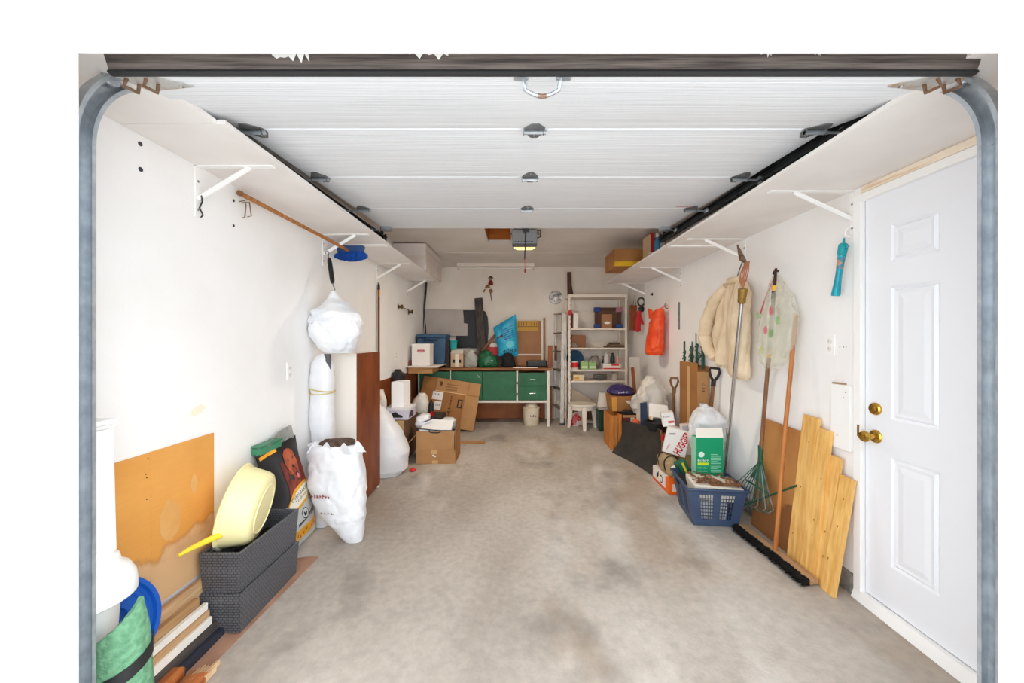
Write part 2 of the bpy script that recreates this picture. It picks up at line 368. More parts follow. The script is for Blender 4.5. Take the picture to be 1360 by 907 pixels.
for n, (a, b, c, d) in enumerate([(OX0-.13, OX0-.03, -.02, OZ+.13), (OX1+.03, OX1+.13, -.02, OZ+.13), (OX0-.03, OX1+.03, OZ+.03, OZ+.13)]):
    MB().bx(a, b, .76, .80, c, d).struct('trim_%d' % (4+n), M_JAMB, ['outer casing left of the opening', 'outer casing right of the opening', 'outer casing above the opening'][n], bv=.004)
# concrete curbs at the foot of the side walls
MB().hexa([(XR-.02, DY1+.02, FZ(2)-.02), (XR+.01, DY1+.02, FZ(2)-.02), (XR+.01, YB, .07), (XR-.02, YB, .07), (XR-.014, DY1+.02, .115), (XR+.01, DY1+.02, .115), (XR+.01, YB, .2), (XR-.014, YB, .2)]).struct('baseboard_right', M_CURB, 'rough concrete curb under the right wall')
MB().hexa([(XL-.01, 1.0, -.02), (XL+.02, 1.0, -.02), (XL+.02, YB, .07), (XL-.01, YB, .07), (XL-.01, 1.0, .1), (XL+.014, 1.0, .1), (XL+.014, YB, .2), (XL-.01, YB, .2)]).struct('baseboard_left', M_CURB, 'rough concrete curb under the left wall')
# brown hardboard along the foot of the back part
MB().bx(XL, XL+.006, 3.5, YB-.01, .19, .90).struct('trim_7', M_BROWNP, 'brown hardboard wainscot on the left wall behind the cabinet')
MB().bx(XL+.01, XR-1.2, YB-.006, YB, .08, .60).struct('trim_8', mat('orange_hardboard', (176, 100, 40), .5, col2=(150, 80, 30), scale=3), 'orange brown hardboard on the back wall under the workbench')
MB().bx(XL, XR, 5.03, 5.05, ZT-.004, ZT).struct('trim_9', M_CEIL, 'thin batten across the ceiling')
# cream board over the side door
MB().bx(XR-.012, XR, 1.02, DY1-.02, DZ+.022, SR-.002).struct('trim_10', mat('cream_board', (240, 226, 206), .7, col2=(206, 170, 122), scale=4, stretch=(1, 1, 14), lo=.5, hi=.8), 'cream board with brown smears above the side door')

# side door
d = T('door_1', 'white six panel steel door with brass knob', None, (XR+.03, 1.53, .05), kind='structure')
xf = XR+.012
lo = [(0, 0), (.012, -.007), (.022, .0015), (.034, -.001), (.06, .004)]
cols = [(1.593, 1.803), (1.255, 1.465)]; rows = [(1.711, 1.886), (.96, 1.59), (.26, .783)]
body = MB()
ys = sorted([DY0+.02, DY1-.02]+[q for c in cols for q in c]); zs = sorted([.06, 2.045]+[q for r in rows for q in r])
for i in range(len(ys)-1):
    for j in range(len(zs)-1):
        if any(abs(ys[i]-c[0]) < 1e-6 for c in cols) and any(abs(zs[j]-r[0]) < 1e-6 for r in rows): continue
        body.add([(xf, ys[i], zs[j]), (xf, ys[i], zs[j+1]), (xf, ys[i+1], zs[j+1]), (xf, ys[i+1], zs[j])], [(0, 1, 2, 3)])
body.bx(xf+.012, xf+.044, ys[0], ys[-1], zs[0], zs[-1])
body.bx(xf, xf+.02, ys[0], ys[0]+.001, zs[0], zs[-1]).bx(xf, xf+.02, ys[-1]-.001, ys[-1], zs[0], zs[-1])
body.o('door_slab', M_DOORW, d)
for c in cols:
    for r in rows:
        mb = MB(); rect_loops(mb, (xf, c[1], r[0]), (0, -1, 0), (0, 0, 1), c[1]-c[0], r[1]-r[0], lo); mb.o('raised_panel', M_DOORW, d)
for a, b, z0, z1 in ((DY1-.018, DY1+.022, .02, DZ+.02), (DY0-.022, DY0+.018, .02, DZ+.02), (DY0+.0185, DY1-.0185, DZ-.018, DZ+.02)):
    MB().bx(XR-.014, XR+.10, a, b, z0, z1).o('door_frame', M_WHITE, d, bv=.002)
MB().hexa([(XR-.028, 1.08, FZ(1.1)), (XR+.1, 1.08, FZ(1.1)), (XR+.1, 1.975, FZ(2)), (XR-.028, 1.975, FZ(2)), (XR-.012, 1.08, .056), (XR+.1, 1.08, .056), (XR+.1, 1.975, .056), (XR-.012, 1.975, .056)]).o('door_sill', M_WHITE, d)
ky = 1.878
MB().lathe([(.033, 0), (.033, .004), (.028, .010), (.014, .014), (.012, .035), (.018, .040), (.026, .050), (.027, .060), (.021, .070), (.008, .073)], (xf, ky, .862), (-1, 0, 0)).o('door_knob', M_BRASS, d, sm=30)
MB().lathe([(.031, 0), (.031, .008), (.026, .014), (.017, .016), (.016, .022), (.005, .023)], (xf, ky, .998), (-1, 0, 0)).o('deadbolt', M_BRASS, d, sm=30)
MB().bx(XR-.017, XR-.013, DY1-.014, DY1-.004, .845, .905).o('strike_plate', M_BRASS, d)

# attic hatch
h = T('attic_hatch', 'open attic hatch with orange plywood sides beside the door opener', 'hatch', (-.02, 4.15, ZT))
M_PLY = mat('orange_plywood', (190, 112, 36), .6, col2=(168, 92, 28), scale=3, stretch=(.6, 6, 6))
for a, b, c, e in ((HX0, HX1, HY1, HY1+.012), (HX0, HX1, HY0-.012, HY0), (HX0-.012, HX0, HY0, HY1), (HX1, HX1+.012, HY0, HY1)):
    MB().bx(a, b, c, e, ZT+.02, ZT+.3).o('side_board', M_PLY, h)
MB().bx(HX0-.02, HX1+.02, HY0-.02, HY1+.02, ZT+.301, ZT+.315).o('lid', M_PLY, h)
for a, b, c, e in ((HX0-.03, HX1+.03, HY1, HY1+.035), (HX0-.03, HX1+.03, HY0-.035, HY0), (HX0-.035, HX0, HY0, HY1), (HX1, HX1+.035, HY0, HY1)):
    MB().bx(a, b, c, e, ZT-.012, ZT-.0005).o('trim_strip', M_CEIL, h, bv=.002)

# ================================================================ overhead door, tracks, opener
DX0, DX1 = -1.148, 1.292
path = [(1.07, 2.09), (1.576, 2.214), (2.11, 2.242), (2.708, 2.273), (3.277, 2.297)]
gd = T('overhead_door', 'white sectional garage door rolled open under the ceiling', 'garage door', (.072, 1.07, 2.09))
tang = []
for i in range(4):
    p, q = V((0, *path[i])), V((0, *path[i+1])); t = (q-p).normalized(); nrm = V((0, -t.z, t.y)); tang.append(t)
    a = p+t*.002; b = q-t*.002; L = (b-a).length
    mb = MB()
    prof = [(0, .004), (.006, 0), (.055, 0), (.058, .0007), (.062, .0007), (.065, 0), (L-.065, 0), (L-.062, .0007), (L-.058, .0007), (L-.055, 0), (L-.006, 0), (L, .004), (L, .042), (0, .042)]
    mb.sweep(prof, [(V((DX0, a.y, a.z)), t, nrm), (V((DX1, a.y, a.z)), t, nrm)])
    mb.o('door_section', M_GAR, gd)
t0 = tang[0]; n0 = V((0, -t0.z, t0.y)); p0 = V((0, *path[0]))
mb = MB(); mb.sweep([(-.004, .0), (.0015, .0), (.0015, .062), (-.012, .058)], [(V((DX0+.005, p0.y, p0.z)), t0, n0), (V((DX1-.005, p0.y, p0.z)), t0, n0)]); mb.o('bottom_rail', M_OLDWOOD, gd, label='weathered dark wooden bottom rail with flaking white paint')
mb = MB(); mb.sweep([(-.002, -.007), (.006, -.007), (.006, .004), (-.008, .006), (-.012, .0)], [(V((DX0+.005, p0.y, p0.z)), t0, n0), (V((DX1-.005, p0.y, p0.z)), t0, n0)]); mb.o('rubber_seal', M_RUBBER, gd)
for x0, x1, yb in ((-.676, -.575, .006), (-.31, -.19, .026), (.66, .70, .030), (.82, .835, .030)):
    k = 9; pts = [(x0+(x1-x0)*i/k, .052-(.052-yb)*(.4+.6*rnd.random())*(1 if i % 2 else .5)) for i in range(k+1)]+[(x1, .061), (x0, .061)]
    mb = MB(); mb.prism([(x, y) for x, y in pts][::-1], p0-t0*.0128, (1, 0, 0), n0, .0012); mb.o('paint_flake', M_PAPER, gd)
def onface(i, s, x, dn=0):        # point on inner face of section i, s along it, dn below the face
    t = tang[i]; return V((x, path[i][0]+t.y*s, path[i][1]+t.z*s))-V((0, -t.z, t.y))*dn
def hinge(i, x, edge=0):
    o = onface(i, 0, x); t = tang[i]; X = V((1, 0, 0)); s = 1.0
    mb = MB()
    wdt = .043
    mb.prism([(-wdt, .004), (wdt, .004), (wdt, .026), (.014, .072), (-.014, .072), (-wdt, .026)], o, X, t, -.004, 0)
    mb.prism([(-wdt, -.004), (-wdt, -.02), (-.012, -.075), (.012, -.075), (wdt, -.02), (wdt, -.004)], o, X, tang[i-1], -.004, 0)
    hg = mb.o('hinge', M_STEEL, gd, bv=.001)
    dn = .016
    c = onface(i, 0, 0, dn)
    MB().tube([V((x-wdt-.004, c.y, c.z)), V((x+wdt+.004, c.y, c.z))], .0085, 10).o('hinge_barrel', M_GALV, hg, sm=40)
    mb = MB()
    for sx in (-wdt, wdt-.004): mb.prism([(-.014, 0), (.014, 0), (.007, .026), (-.007, .026)], V((x+sx, o.y, o.z)), t, V((0, t.z, -t.y)), .004)
    mb.o('hinge_ear', M_STEEL, hg)
    for yy in (.048, -.05): MB().lathe([(.006, 0), (.006, .004), (.003, .006)], onface(i, yy, x, .004), V((0, t.z, -t.y)), n=6).o('bolt', M_CHROME, hg)
TX0, TX1 = -1.236, 1.348
def roller(par, x, sx, Y, z):
    r = MB(); r.tube([V((x-sx*.13, Y, z)), V((x+sx*.006, Y, z))], .0055, 8)
    rr = r.o('roller_stem', M_GALV, par, sm=40)
    MB().lathe([(.011, -.009), (.021, -.008), (.0235, -.004), (.0235, .004), (.021, .008), (.011, .009)], (x, Y, z), (1, 0, 0), n=20).o('roller_wheel', M_GALV, rr, sm=30)
for i in (1, 2, 3): hinge(i, .072)
for i in (1, 2, 3):
    for x, tx, sx in ((DX0+.055, TX0, -1), (DX1-.055, TX1, 1)):
        hinge(i, x)
        c = onface(i, 0, 0, .016); roller(gd, tx+sx*(-.0), sx, c.y, c.z)
for x, tx, sx in ((DX0, TX0, -1), (DX1, TX1, 1)):
    o = onface(0, .035, x); X = V((-sx, 0, 0))
    mb = MB(); mb.prism([(0, -.03), (.10, -.03), (.17, .045), (.165, .055), (.02, .085), (0, .085)], o, X, tang[0], .003*(-1 if sx > 0 else -1)*(-sx))
    br = mb.o('bottom_bracket', mat('rust_streaked_zinc', (186, 186, 182), .45, .4, col2=(166, 138, 108), scale=22, lo=.5, hi=.72), gd)
    mb = MB()
    for q in (.018, .075): mb.tube([o+X*q+V((0, 0, -.002))+tang[0]*(-.004), o+X*q+V((0, -.012, -.03)), o+X*q+tang[0]*.03+V((0, 0, -.03)), o+X*q+tang[0]*.034+V((0, 0, -.002))], .005, 6)
    mb.o('roller_loop', M_RUST, br, sm=40)
    mb = MB(); mb.lathe([(.007, 0), (.007, .004), (.003, .006)], o+X*.135+tang[0]*.045-V((0, -tang[0].z, tang[0].y))*.003, V((0, tang[0].z, -tang[0].y)), n=8); mb.o('bolt', M_CHROME, br)
    c = onface(0, .045, 0, .018); roller(gd, tx, sx, 1.157, 2.133)
    o = onface(3, .54, x); mb = MB(); mb.bx(min(o.x, o.x-sx*.075), max(o.x, o.x-sx*.075), o.y-.05, o.y+.02, o.z-.03, o.z-.002); mb.o('top_bracket', M_GALV, gd, bv=.002)
    roller(gd, tx, sx, o.y-.01, o.z-.025)
# pull handle near the bottom rail
hc = .072
e1, e2 = onface(0, .028, hc-.062, .002), onface(0, .028, hc+.062, .002)
mb = MB()
for e in (e1, e2): mb.prism(ell(0, 0, .022, .011, 16), e, (1, 0, 0), t0, -.004)
hd = mb.o('handle', M_GALV, gd)
pts = [e1+V((.008, 0, 0)), e1+V((.012, 0, -.02))]
for k in range(9):
    s = k/8; pts.append(e1.lerp(e2, .1+.8*s)+V((0, .01, -.026-.02*math.sin(math.pi*s))))
pts += [e2+V((-.012, 0, -.02)), e2+V((-.008, 0, 0))]
MB().tube(pts, .006, 8).o('handle_grip', M_GALV, hd, sm=50)
MB().tube(pts[5:8], .0064, 8).o('rust_patch', M_RUST, hd, sm=50)
# red sticker
mb = MB(); o = onface(2, .545, .0); s0 = A(897, 279, 2.66); s1 = A(920, 275, 2.66)
mb.prism([(0, 0), (.115, 0), (.115, .035), (0, .035)], V((s0.x, o.y-.02, o.z-.003)), (1, 0, 0), tang[2], -.0006)
mb.o('sticker', plain((226, 200, 200), .5), gd)
lettering(gd, 7, V((s0.x+.01, o.y-.012, o.z-.0042)), V((.095, 0, 0)), tang[2]*.018, M_RED)

def track(x, sx, label):
    tr = T('door_track', label, 'door track', (x, 1.075, 0), 'garage door tracks')
    R, Y0, Z0 = .32, 1.075, 1.90
    prof = [(0, -.027), (0, .027), (.032, .027), (.032, .016), (.030, .016), (.030, .025), (.002, .025), (.002, -.025), (.030, -.025), (.030, -.016), (.032, -.016), (.032, -.027)]
    prof = [(a-.016, b) for a, b in prof]
    fr = lambda Y, z, t: (V((x, Y, z)), V((-sx, 0, 0)), V((0, -math.cos(t), math.sin(t))))
    MB().sweep(prof, [fr(Y0, FZ(1.07)+.01, 0), fr(Y0, Z0-.001, 0)]).o('vertical_rail', M_GALV, tr, sm=30)
    arc = [fr(Y0+R-R*math.cos(t), Z0+R*math.sin(t), t) for t in [math.pi/2*k/24 for k in range(25)]]
    MB().sweep(prof, arc).o('curved_rail', M_GALV, tr, sm=30)
    fy = math.pi/2; b = arc[-1][0]
    MB().sweep(prof, [(b, V((-sx, 0, 0)), V((0, 0, 1))), (V((x, 3.57, 2.275)), V((-sx, 0, 0)), V((0, 0, 1)))]).o('horizontal_rail', M_DARKST, tr, sm=30)
    mb = MB(); mb.bx(x+sx*.018-.0015, x+sx*.018+.0015, 1.003, 1.10, .1, 1.95).bx(min(x+sx*.018, x+sx*.05), max(x+sx*.018, x+sx*.05), 1.002, 1.005, .1, 1.95); mb.o('mounting_angle', M_GALV, tr)
    for z in (1.86, 1.83, 1.2, .6): MB().lathe([(.007, 0), (.007, .004), (.003, .006)], (x+sx*.004, 1.047, z), (0, -1, 0), n=8).o('bolt', M_CHROME, tr)
    mb = MB(); mb.bar((x+sx*.02, 3.53, 2.26), (x+sx*.02, 3.53, ZT-.001), .03, .003, V((0, 1, 0)))
    mb.bar((x-sx*.01, 3.535, 2.26), (x-sx*.01, 3.535, 2.32), .02, .003, V((0, 1, 0))); mb.o('hanger_strap', M_DARKST, tr)
    for k in range(5):
        MB().lathe([(.005, 0), (.005, .002)], (x+sx*.02, 3.528, 2.29+.04*k), (0, -1, 0), n=8).o('strap_hole', M_BLACK, tr)
track(TX0, -1, 'galvanised steel door track along the left shelf')
track(TX1, 1, 'galvanised steel door track along the right shelf')

# opener
op = T('garage_door_opener', 'grey ceiling opener with a glowing lamp lens and steel rail', 'door opener', (.075, 4.0, 2.25))
M_OPG = mat('opener_grey', (150, 152, 156), .4); M_OPD = mat('opener_dark_band', (96, 92, 90), .5)
OY = 3.86
MB().hexa([(-.05, OY, 2.315), (.20, OY, 2.315), (.21, OY+.40, 2.40), (-.055, OY+.40, 2.40), (-.058, OY+.01, 2.465), (.208, OY+.01, 2.465), (.21, OY+.40, 2.478), (-.055, OY+.40, 2.478)]).o('housing', M_OPG, op, bv=.012)
MB().hexa([(-.045, OY-.004, 2.278), (.195, OY-.004, 2.278), (.20, OY+.25, 2.34), (-.05, OY+.25, 2.34), (-.052, OY-.004, 2.314), (.202, OY-.004, 2.314), (.205, OY+.25, 2.346), (-.055, OY+.25, 2.346)]).o('lower_band', M_OPD, op, bv=.004)
M_LENS = mat('lit_lens', (255, 226, 160), .4, emit=(255, 206, 116), estr=2.0)
MB().hexa([(.0, OY+.012, 2.252), (.15, OY+.012, 2.252), (.17, OY+.2, 2.305), (-.02, OY+.2, 2.305), (-.04, OY+.0, 2.2775), (.19, OY+.0, 2.2775), (.195, OY+.22, 2.33), (-.045, OY+.22, 2.33)]).o('lamp_lens', M_LENS, op, bv=.008)
for k in range(12): MB().bx(-.025+.016*k, -.018+.016*k, OY-.002, OY+.01, 2.328, 2.342).o('vent_slot', M_BLACK, op)
MB().bar((.075, 1.02, 2.40), (.075, OY, 2.43), .035, .03).o('rail', M_STEEL, op)
MB().bar((.075, 3.36, 2.39), (.075, 3.27, 2.30), .02, .012).bx(.045, .105, 3.265, 3.29, 2.268, 2.305).o('door_arm', M_DARKST, op)
MB().tube([(.075, 3.40, 2.39), (.072, 3.40, 2.2), (.066, 3.40, 2.06)], .006, 6).o('release_lever', M_DARKST, op)
MB().tube([(.066, 3.40, 2.06), (.07, 3.40, 1.97)], .0022, 5).o('release_cord', M_RED, op)
MB().lathe([(.004, 0), (.008, .01), (.008, .03), (.004, .04)], (.07, 3.40, 1.935), n=10).o('release_handle', plain((120, 24, 26), .4), op, sm=40)
MB().tube([(.20, OY+.05, 2.46), (.24, OY+.05, 2.46), (.238, OY+.06, 2.40), (.205, OY+.06, 2.385)], .006, 6).o('power_cable', M_BLACK, op, sm=40)
for x in (-.07, .22): MB().bx(x-.012, x+.012, OY+.2, OY+.215, 2.46, ZT-.0005).o('hanger', M_STEEL, op)
lp = bpy.data.lights.new('opener_bulb', 'AREA'); lp.energy = 22; lp.color = (1, .86, .68); lp.shape = 'RECTANGLE'; lp.size = .14; lp.size_y = .1
lpo = bpy.data.objects.new('opener_bulb', lp); COL.objects.link(lpo); lpo.location = (.075, OY+.13, 2.243)

# fluorescent batten at the back
fl = T('ceiling_light', 'long white fluorescent batten on the ceiling by the back wall', 'ceiling light', (-.3, 5.75, 2.43))
fx0, fx1 = -.905, .255
MB().hexa([(fx0, 5.69, 2.437), (fx1, 5.69, 2.437), (fx1, 5.81, 2.437), (fx0, 5.81, 2.437), (fx0, 5.68, ZT-.001), (fx1, 5.68, ZT-.001), (fx1, 5.82, ZT-.001), (fx0, 5.82, ZT-.001)]).o('housing', mat('fixture_cream', (226, 216, 204), .5), fl, bv=.003)
MB().tube([(fx0+.03, 5.75, 2.42), (fx1-.03, 5.75, 2.42)], .013, 12).o('tube', mat('unlit_tube', (238, 236, 230), .3), fl, sm=40)
for x in (fx0, fx1-.02): MB().bx(x, x+.02, 5.70, 5.80, 2.40, 2.438).o('end_cap', plain((214, 206, 196), .5), fl, bv=.003)

# ================================================================ shelves and brackets
M_SHE = mat('shelf_edge', (244, 242, 238), .5)
sh = T('wall_shelf', 'long white shelf board along the left wall', 'shelf', (-1.28, 3, SL))
MB().bx(XL+.001, -1.112, 1.01, 1.405, SL, SL+.017).o('board', M_SHELF, sh, bv=.001)
MB().bx(XL+.001, -1.082, 1.407, 3.2, SL, SL+.017).o('board', M_SHELF, sh, bv=.001)
MB().bx(XL+.001, -1.092, 3.202, 5.3, SL, SL+.017).o('board', M_SHELF, sh, bv=.001)
MB().bx(XL+.05, -1.10, 3.18, 3.225, SL-.012, SL).o('cleat', M_SHE, sh, bv=.001)
sh = T('wall_shelf', 'deep white shelf board along the right wall above the side door', 'shelf', (1.5, 3, SR))
MB().bx(1.243, XR-.001, 1.01, 3.14, SR, SR+.017).o('board', M_SHELF, sh, bv=.001)
MB().bx(1.240, XR-.001, 3.142, 5.3, SR, SR+.017).o('board', M_SHELF, sh, bv=.001)
MB().bx(1.26, XR-.08, 3.13, 3.175, SR-.012, SR).o('cleat', M_SHE, sh, bv=.001)
ordn = ['nearest the garage door', 'second from the garage door', 'third from the garage door', 'farthest from the garage door']
def bracket(x, sx, Y, z, arm, drop, label, grp):
    b = T('shelf_bracket', label, 'shelf bracket', (x, Y, z-drop), grp)
    MB().bx(min(x, x+sx*.004), max(x, x+sx*.004), Y-.014, Y+.014, z-drop, z-.001).o('wall_leg', M_WHITE, b)
    MB().bx(min(x, x+sx*arm), max(x, x+sx*arm), Y-.014, Y+.014, z-.006, z-.0005).o('arm', M_WHITE, b)
    MB().bar((x+sx*.004, Y, z-drop*.64), (x+sx*arm*.70, Y, z-.006), .022, .006, V((0, 1, 0))).o('brace', M_WHITE, b)
    for k in (.3, .85): MB().lathe([(.006, 0), (.004, .003)], (x+sx*.004, Y, z-drop*k), (sx, 0, 0), n=8).o('screw', M_STEEL, b)
for k, Y in enumerate((1.747, 2.878, 3.99, 5.085)): bracket(XL, 1, Y, SL, .35, .235, 'white metal bracket under the left shelf, '+ordn[k], 'left shelf brackets')
for k, Y in enumerate((1.995, 2.943, 4.096, 5.25)): bracket(XR, -1, Y, SR, .44, .23, 'white metal bracket under the right shelf, '+ordn[k], 'right shelf brackets')

# ================================================================ left side, from the opening to the back
# stained hardboard sheet on the wall
hb = T('hardboard_sheet', 'orange hardboard sheet with pale water stains on the left wall', 'hardboard', (XL, 1.45, .26))
mb = MB(); mb.bx(XL+.001, XL+.008, 1.12, 1.512, .26, .89).bx(XL+.001, XL+.008, 1.515, 1.833, .262, .891)
M_STAIN = stained_board('stained_hardboard', (224, 160, 80), (210, 144, 64), (212, 174, 132), 0, .42, 3.2)
MB().bx(XL+.001, XL+.008, 1.12, 1.517, .26, .89).o('panel', M_STAIN, hb, bv=.001)
MB().bx(XL+.001, XL+.0085, 1.518, 1.833, .262, .891).o('panel', M_STAIN, hb, bv=.001)
M_PALE = mat('dried_stain', (218, 168, 104), .6, col2=(212, 158, 90), scale=9)
for cy, cz, ry, rz, s in ((1.60, .58, .05, .085, 1), (1.72, .69, .018, .04, 2), (1.46, .36, .05, .06, 4)):
    rn = random.Random(s); po = [(x*(1+.12*rn.uniform(-1, 1)), y*(1+.12*rn.uniform(-1, 1))) for x, y in ell(0, 0, ry, rz, 26)]
    MB().prism(po, (XL+.0086, cy, cz), (0, 1, 0), (0, 0, 1), .0004).o('water_stain', M_PALE, hb)
for y, z in ((1.497, .81), (1.50, .795), (1.50, .71), (1.505, .87)): MB().lathe([(.003, 0), (.002, .001)], (XL+.0085, y, z), (1, 0, 0), n=8).o('nail', M_BLACK, hb)

# white pedestal
pd = T('pedestal', 'white plastic pedestal with square post on a stepped round base', 'pedestal', (-1.347, 1.19, FZ(1.18)))
M_PL = mat('white_plastic', (244, 244, 243), .35)
px, py = -1.347, 1.19
MB().taper((px, py), .047, .047, .042, .042, .655, 1.055).o('post', M_PL, pd, bv=.006)
MB().taper((px, py), .044, .044, .049, .049, 1.056, 1.068).taper((px, py), .049, .049, .049, .049, 1.0685, 1.085).o('post_cap', M_PL, pd, bv=.004)
MB().lathe([(.05, .675), (.056, .655), (.072, .645), (.078, .62), (.098, .605), (.112, .575), (.115, .55), (.115, .525), (.10, .515), (.085, .512)], (px, py, 0), n=40).o('stepped_base', M_PL, pd, sm=35)
MB().lathe([(.05, FZ(1.18)), (.058, .02), (.062, .2), (.068, .4), (.074, .5), (.07, .514)], (px, py, 0), n=36).o('lower_body', M_PL, pd, sm=35)
# blue lid leaning on the wall
lid = T('round_lid', 'royal blue round plastic lid leaning on the wall beside the pedestal', 'lid', (-1.40, 1.30, .20))
M_BLUE = mat('royal_blue_plastic', (14, 82, 172), .4)
ax = V((.93, -.05, .36)).normalized()
MB().lathe([(.02, .006), (.095, .006), (.1, .012), (.112, .012), (.118, .006), (.130, .006), (.134, .018), (.148, .020), (.152, .010), (.15, -.004), (.14, -.012), (.02, -.008)], (-1.388, 1.30, .36), ax, n=48).o('disc', M_BLUE, lid, sm=30)
MB().lathe([(.05, .0065), (.052, .010), (.058, .010), (.06, .0065)], (-1.388, 1.30, .36), ax, n=36).o('raised_ring', M_BLUE, lid, sm=30)
# green foam roll with a black strap
gf = T('foam_mat', 'rolled green foam mat with a black strap at the door track', 'foam mat', (-1.23, 1.16, FZ(1.17)))
pl = [(-1.31, 1.116), (-1.272, 1.117), (-1.235, 1.12), (-1.20, 1.128), (-1.176, 1.145), (-1.165, 1.17), (-1.168, 1.20), (-1.185, 1.225)]
def plan(u):
    k = min(len(pl)-2, int(u*(len(pl)-1))); t = u*(len(pl)-1)-k
    a = V(pl[k]); b = V(pl[k+1]); return a.lerp(b, t)
def gtop(u): return (.40+.05*u/.3 if u < .3 else .45+.095*(u-.3)/.45) if u < .75 else .545-.24*(u-.75)/.25
def gfn(u, v):
    p = plan(u); z = .012+(gtop(u)-.012+.008*noise.noise(V((u*30, 0, 0))))*v
    return V((p.x+.012*math.sin(v*3)*(u-.3), p.y, z))
M_FOAM = mat('mottled_green_foam', (112, 160, 124), .9, col2=(90, 138, 104), scale=60, bump=.6, bscale=70)
MB().sheet(gfn, 40, 24, .014).o('foam_sheet', M_FOAM, gf, sm=50)
def strap(u, v):
    z = .30+.11*u-.045+.04*v; p = plan(u); q = gfn(u, max(0, min(1, z/max(gtop(u), .1)))); n = V((plan(min(1, u+.02)).y-plan(max(0, u-.02)).y, -(plan(min(1, u+.02)).x-plan(max(0, u-.02)).x))).normalized()
    return V((q.x+n.x*.0095, q.y+n.y*.0095, z))
MB().sheet(strap, 30, 2, .003).o('strap', M_BLACK, gf, sm=50)

# lumber lying along the wall
def plank(name, label, pts, m, cat='board', grp=None, bv=.0015): return MB().hexa([V(p) for p in pts]).top(name, label, cat, m, bv=bv, group=grp)
g = 'lumber along the left wall'
def lying(name, label, x0, x1, y0, y1, z0, z1, m, dx=0, dz=0):
    return plank(name, label, [(x0, y0, z0), (x1, y0, z0), (x1+dx, y1, z0+dz), (x0+dx, y1, z0+dz), (x0, y0, z1), (x1, y0, z1), (x1+dx, y1, z1+dz), (x0+dx, y1, z1+dz)], m, 'board', g)
lying('wooden_board', 'pale wide board standing on edge under the hardboard sheet', XL+.022, XL+.040, 1.13, 2.05, .115, .255, M_PINE_Y)
lying('wooden_board', 'narrow tan board lying against the left wall below the wide board', XL+.042, XL+.066, 1.13, 1.68, .10, .20, mat('tan_board', (190, 150, 104), .7, col2=(160, 118, 76), scale=5, stretch=(12, .8, 12)))
M_MOULD = mat('white_moulding', (240, 236, 226), .5)
w1 = T('moulding_strip', 'white wooden moulding strip with a bare tan edge along the left wall', 'moulding', (-1.38, 1.4, .08), g)
MB().bx(XL+.068, XL+.088, 1.13, 1.70, .135, .165).o('upper_strip', M_MOULD, w1, bv=.002)
MB().bx(XL+.068, XL+.096, 1.13, 1.70, .105, .1345).o('bare_edge', M_PINE_Y, w1, bv=.002)
MB().bx(XL+.068, XL+.106, 1.13, 1.70, .072, .1045).o('lower_strip', M_MOULD, w1, bv=.002)
lying('wooden_board', 'dark weathered timber under the white moulding strips', XL+.025, XL+.115, 1.13, 1.72, FZ(1.4)+.001, .0715, mat('dark_timber', (92, 82, 76), .8, col2=(66, 58, 54), scale=5, stretch=(10, .8, 10)))
b = lying('metal_bar', 'thin dark blue bar lying beside the weathered timber', XL+.12, XL+.145, 1.42, 1.74, FZ(1.5)+.002, .04, mat('dark_blue_bar', (52, 58, 72), .5, .3))
rb = T('lumber_offcut', 'reddish lumber offcut with a dark sawn end on the floor', 'board', (-1.28, 1.3, 0), g)
MB().hexa([(-1.318, 1.1, .0), (-1.262, 1.1, .0), (-1.314, 1.505, .003), (-1.375, 1.50, .003), (-1.318, 1.1, .05), (-1.262, 1.1, .05), (-1.314, 1.505, .048), (-1.375, 1.50, .048)]).o('timber', M_REDWOOD_Y, rb, bv=.004)
MB().hexa([(-1.375, 1.501, .004), (-1.314, 1.506, .004), (-1.3145, 1.509, .004), (-1.3755, 1.504, .004), (-1.375, 1.501, .047), (-1.314, 1.506, .047), (-1.3145, 1.509, .047), (-1.3755, 1.504, .047)]).o('sawn_end', M_OLDWOOD, rb)
lying('wooden_board', 'flat brown board lying between the two orange offcuts', -1.26, -1.20, 1.06, 1.52, -.002, .02, mat('brown_flat_board', (170, 122, 80), .7, col2=(140, 96, 60), scale=5, stretch=(10, .8, 10)), dx=-.045)
sb = T('lumber_offcut', 'splintered orange plank with a pale frayed end near the planters', 'board', (-1.17, 1.3, 0), g)
MB().hexa([(-1.195, 1.05, .0), (-1.125, 1.05, .0), (-1.215, 1.50, .003), (-1.28, 1.48, .003), (-1.195, 1.05, .04), (-1.125, 1.05, .04), (-1.215, 1.50, .036), (-1.28, 1.48, .036)]).o('timber', M_REDWOOD_Y, sb, bv=.006)
rn = random.Random(3); po = [(-.036+.009*i, .005+.045*rn.random()) for i in range(9)]
for i in range(7):
    x = -1.275+.0095*i; l = .03+.05*rn.random(); y = 1.484+.003*i
    MB().hexa([(x, y-.03, .004), (x+.008, y-.03, .004), (x+.004, y+l, .004), (x+.002, y+l, .004), (x, y-.03, .034), (x+.008, y-.03, .037), (x+.004, y+l, .016+.012*rn.random()), (x+.002, y+l, .018)]).o('splinter', mat('bare_wood', (226, 196, 158), .8, col2=(200, 160, 116), scale=20), sb)
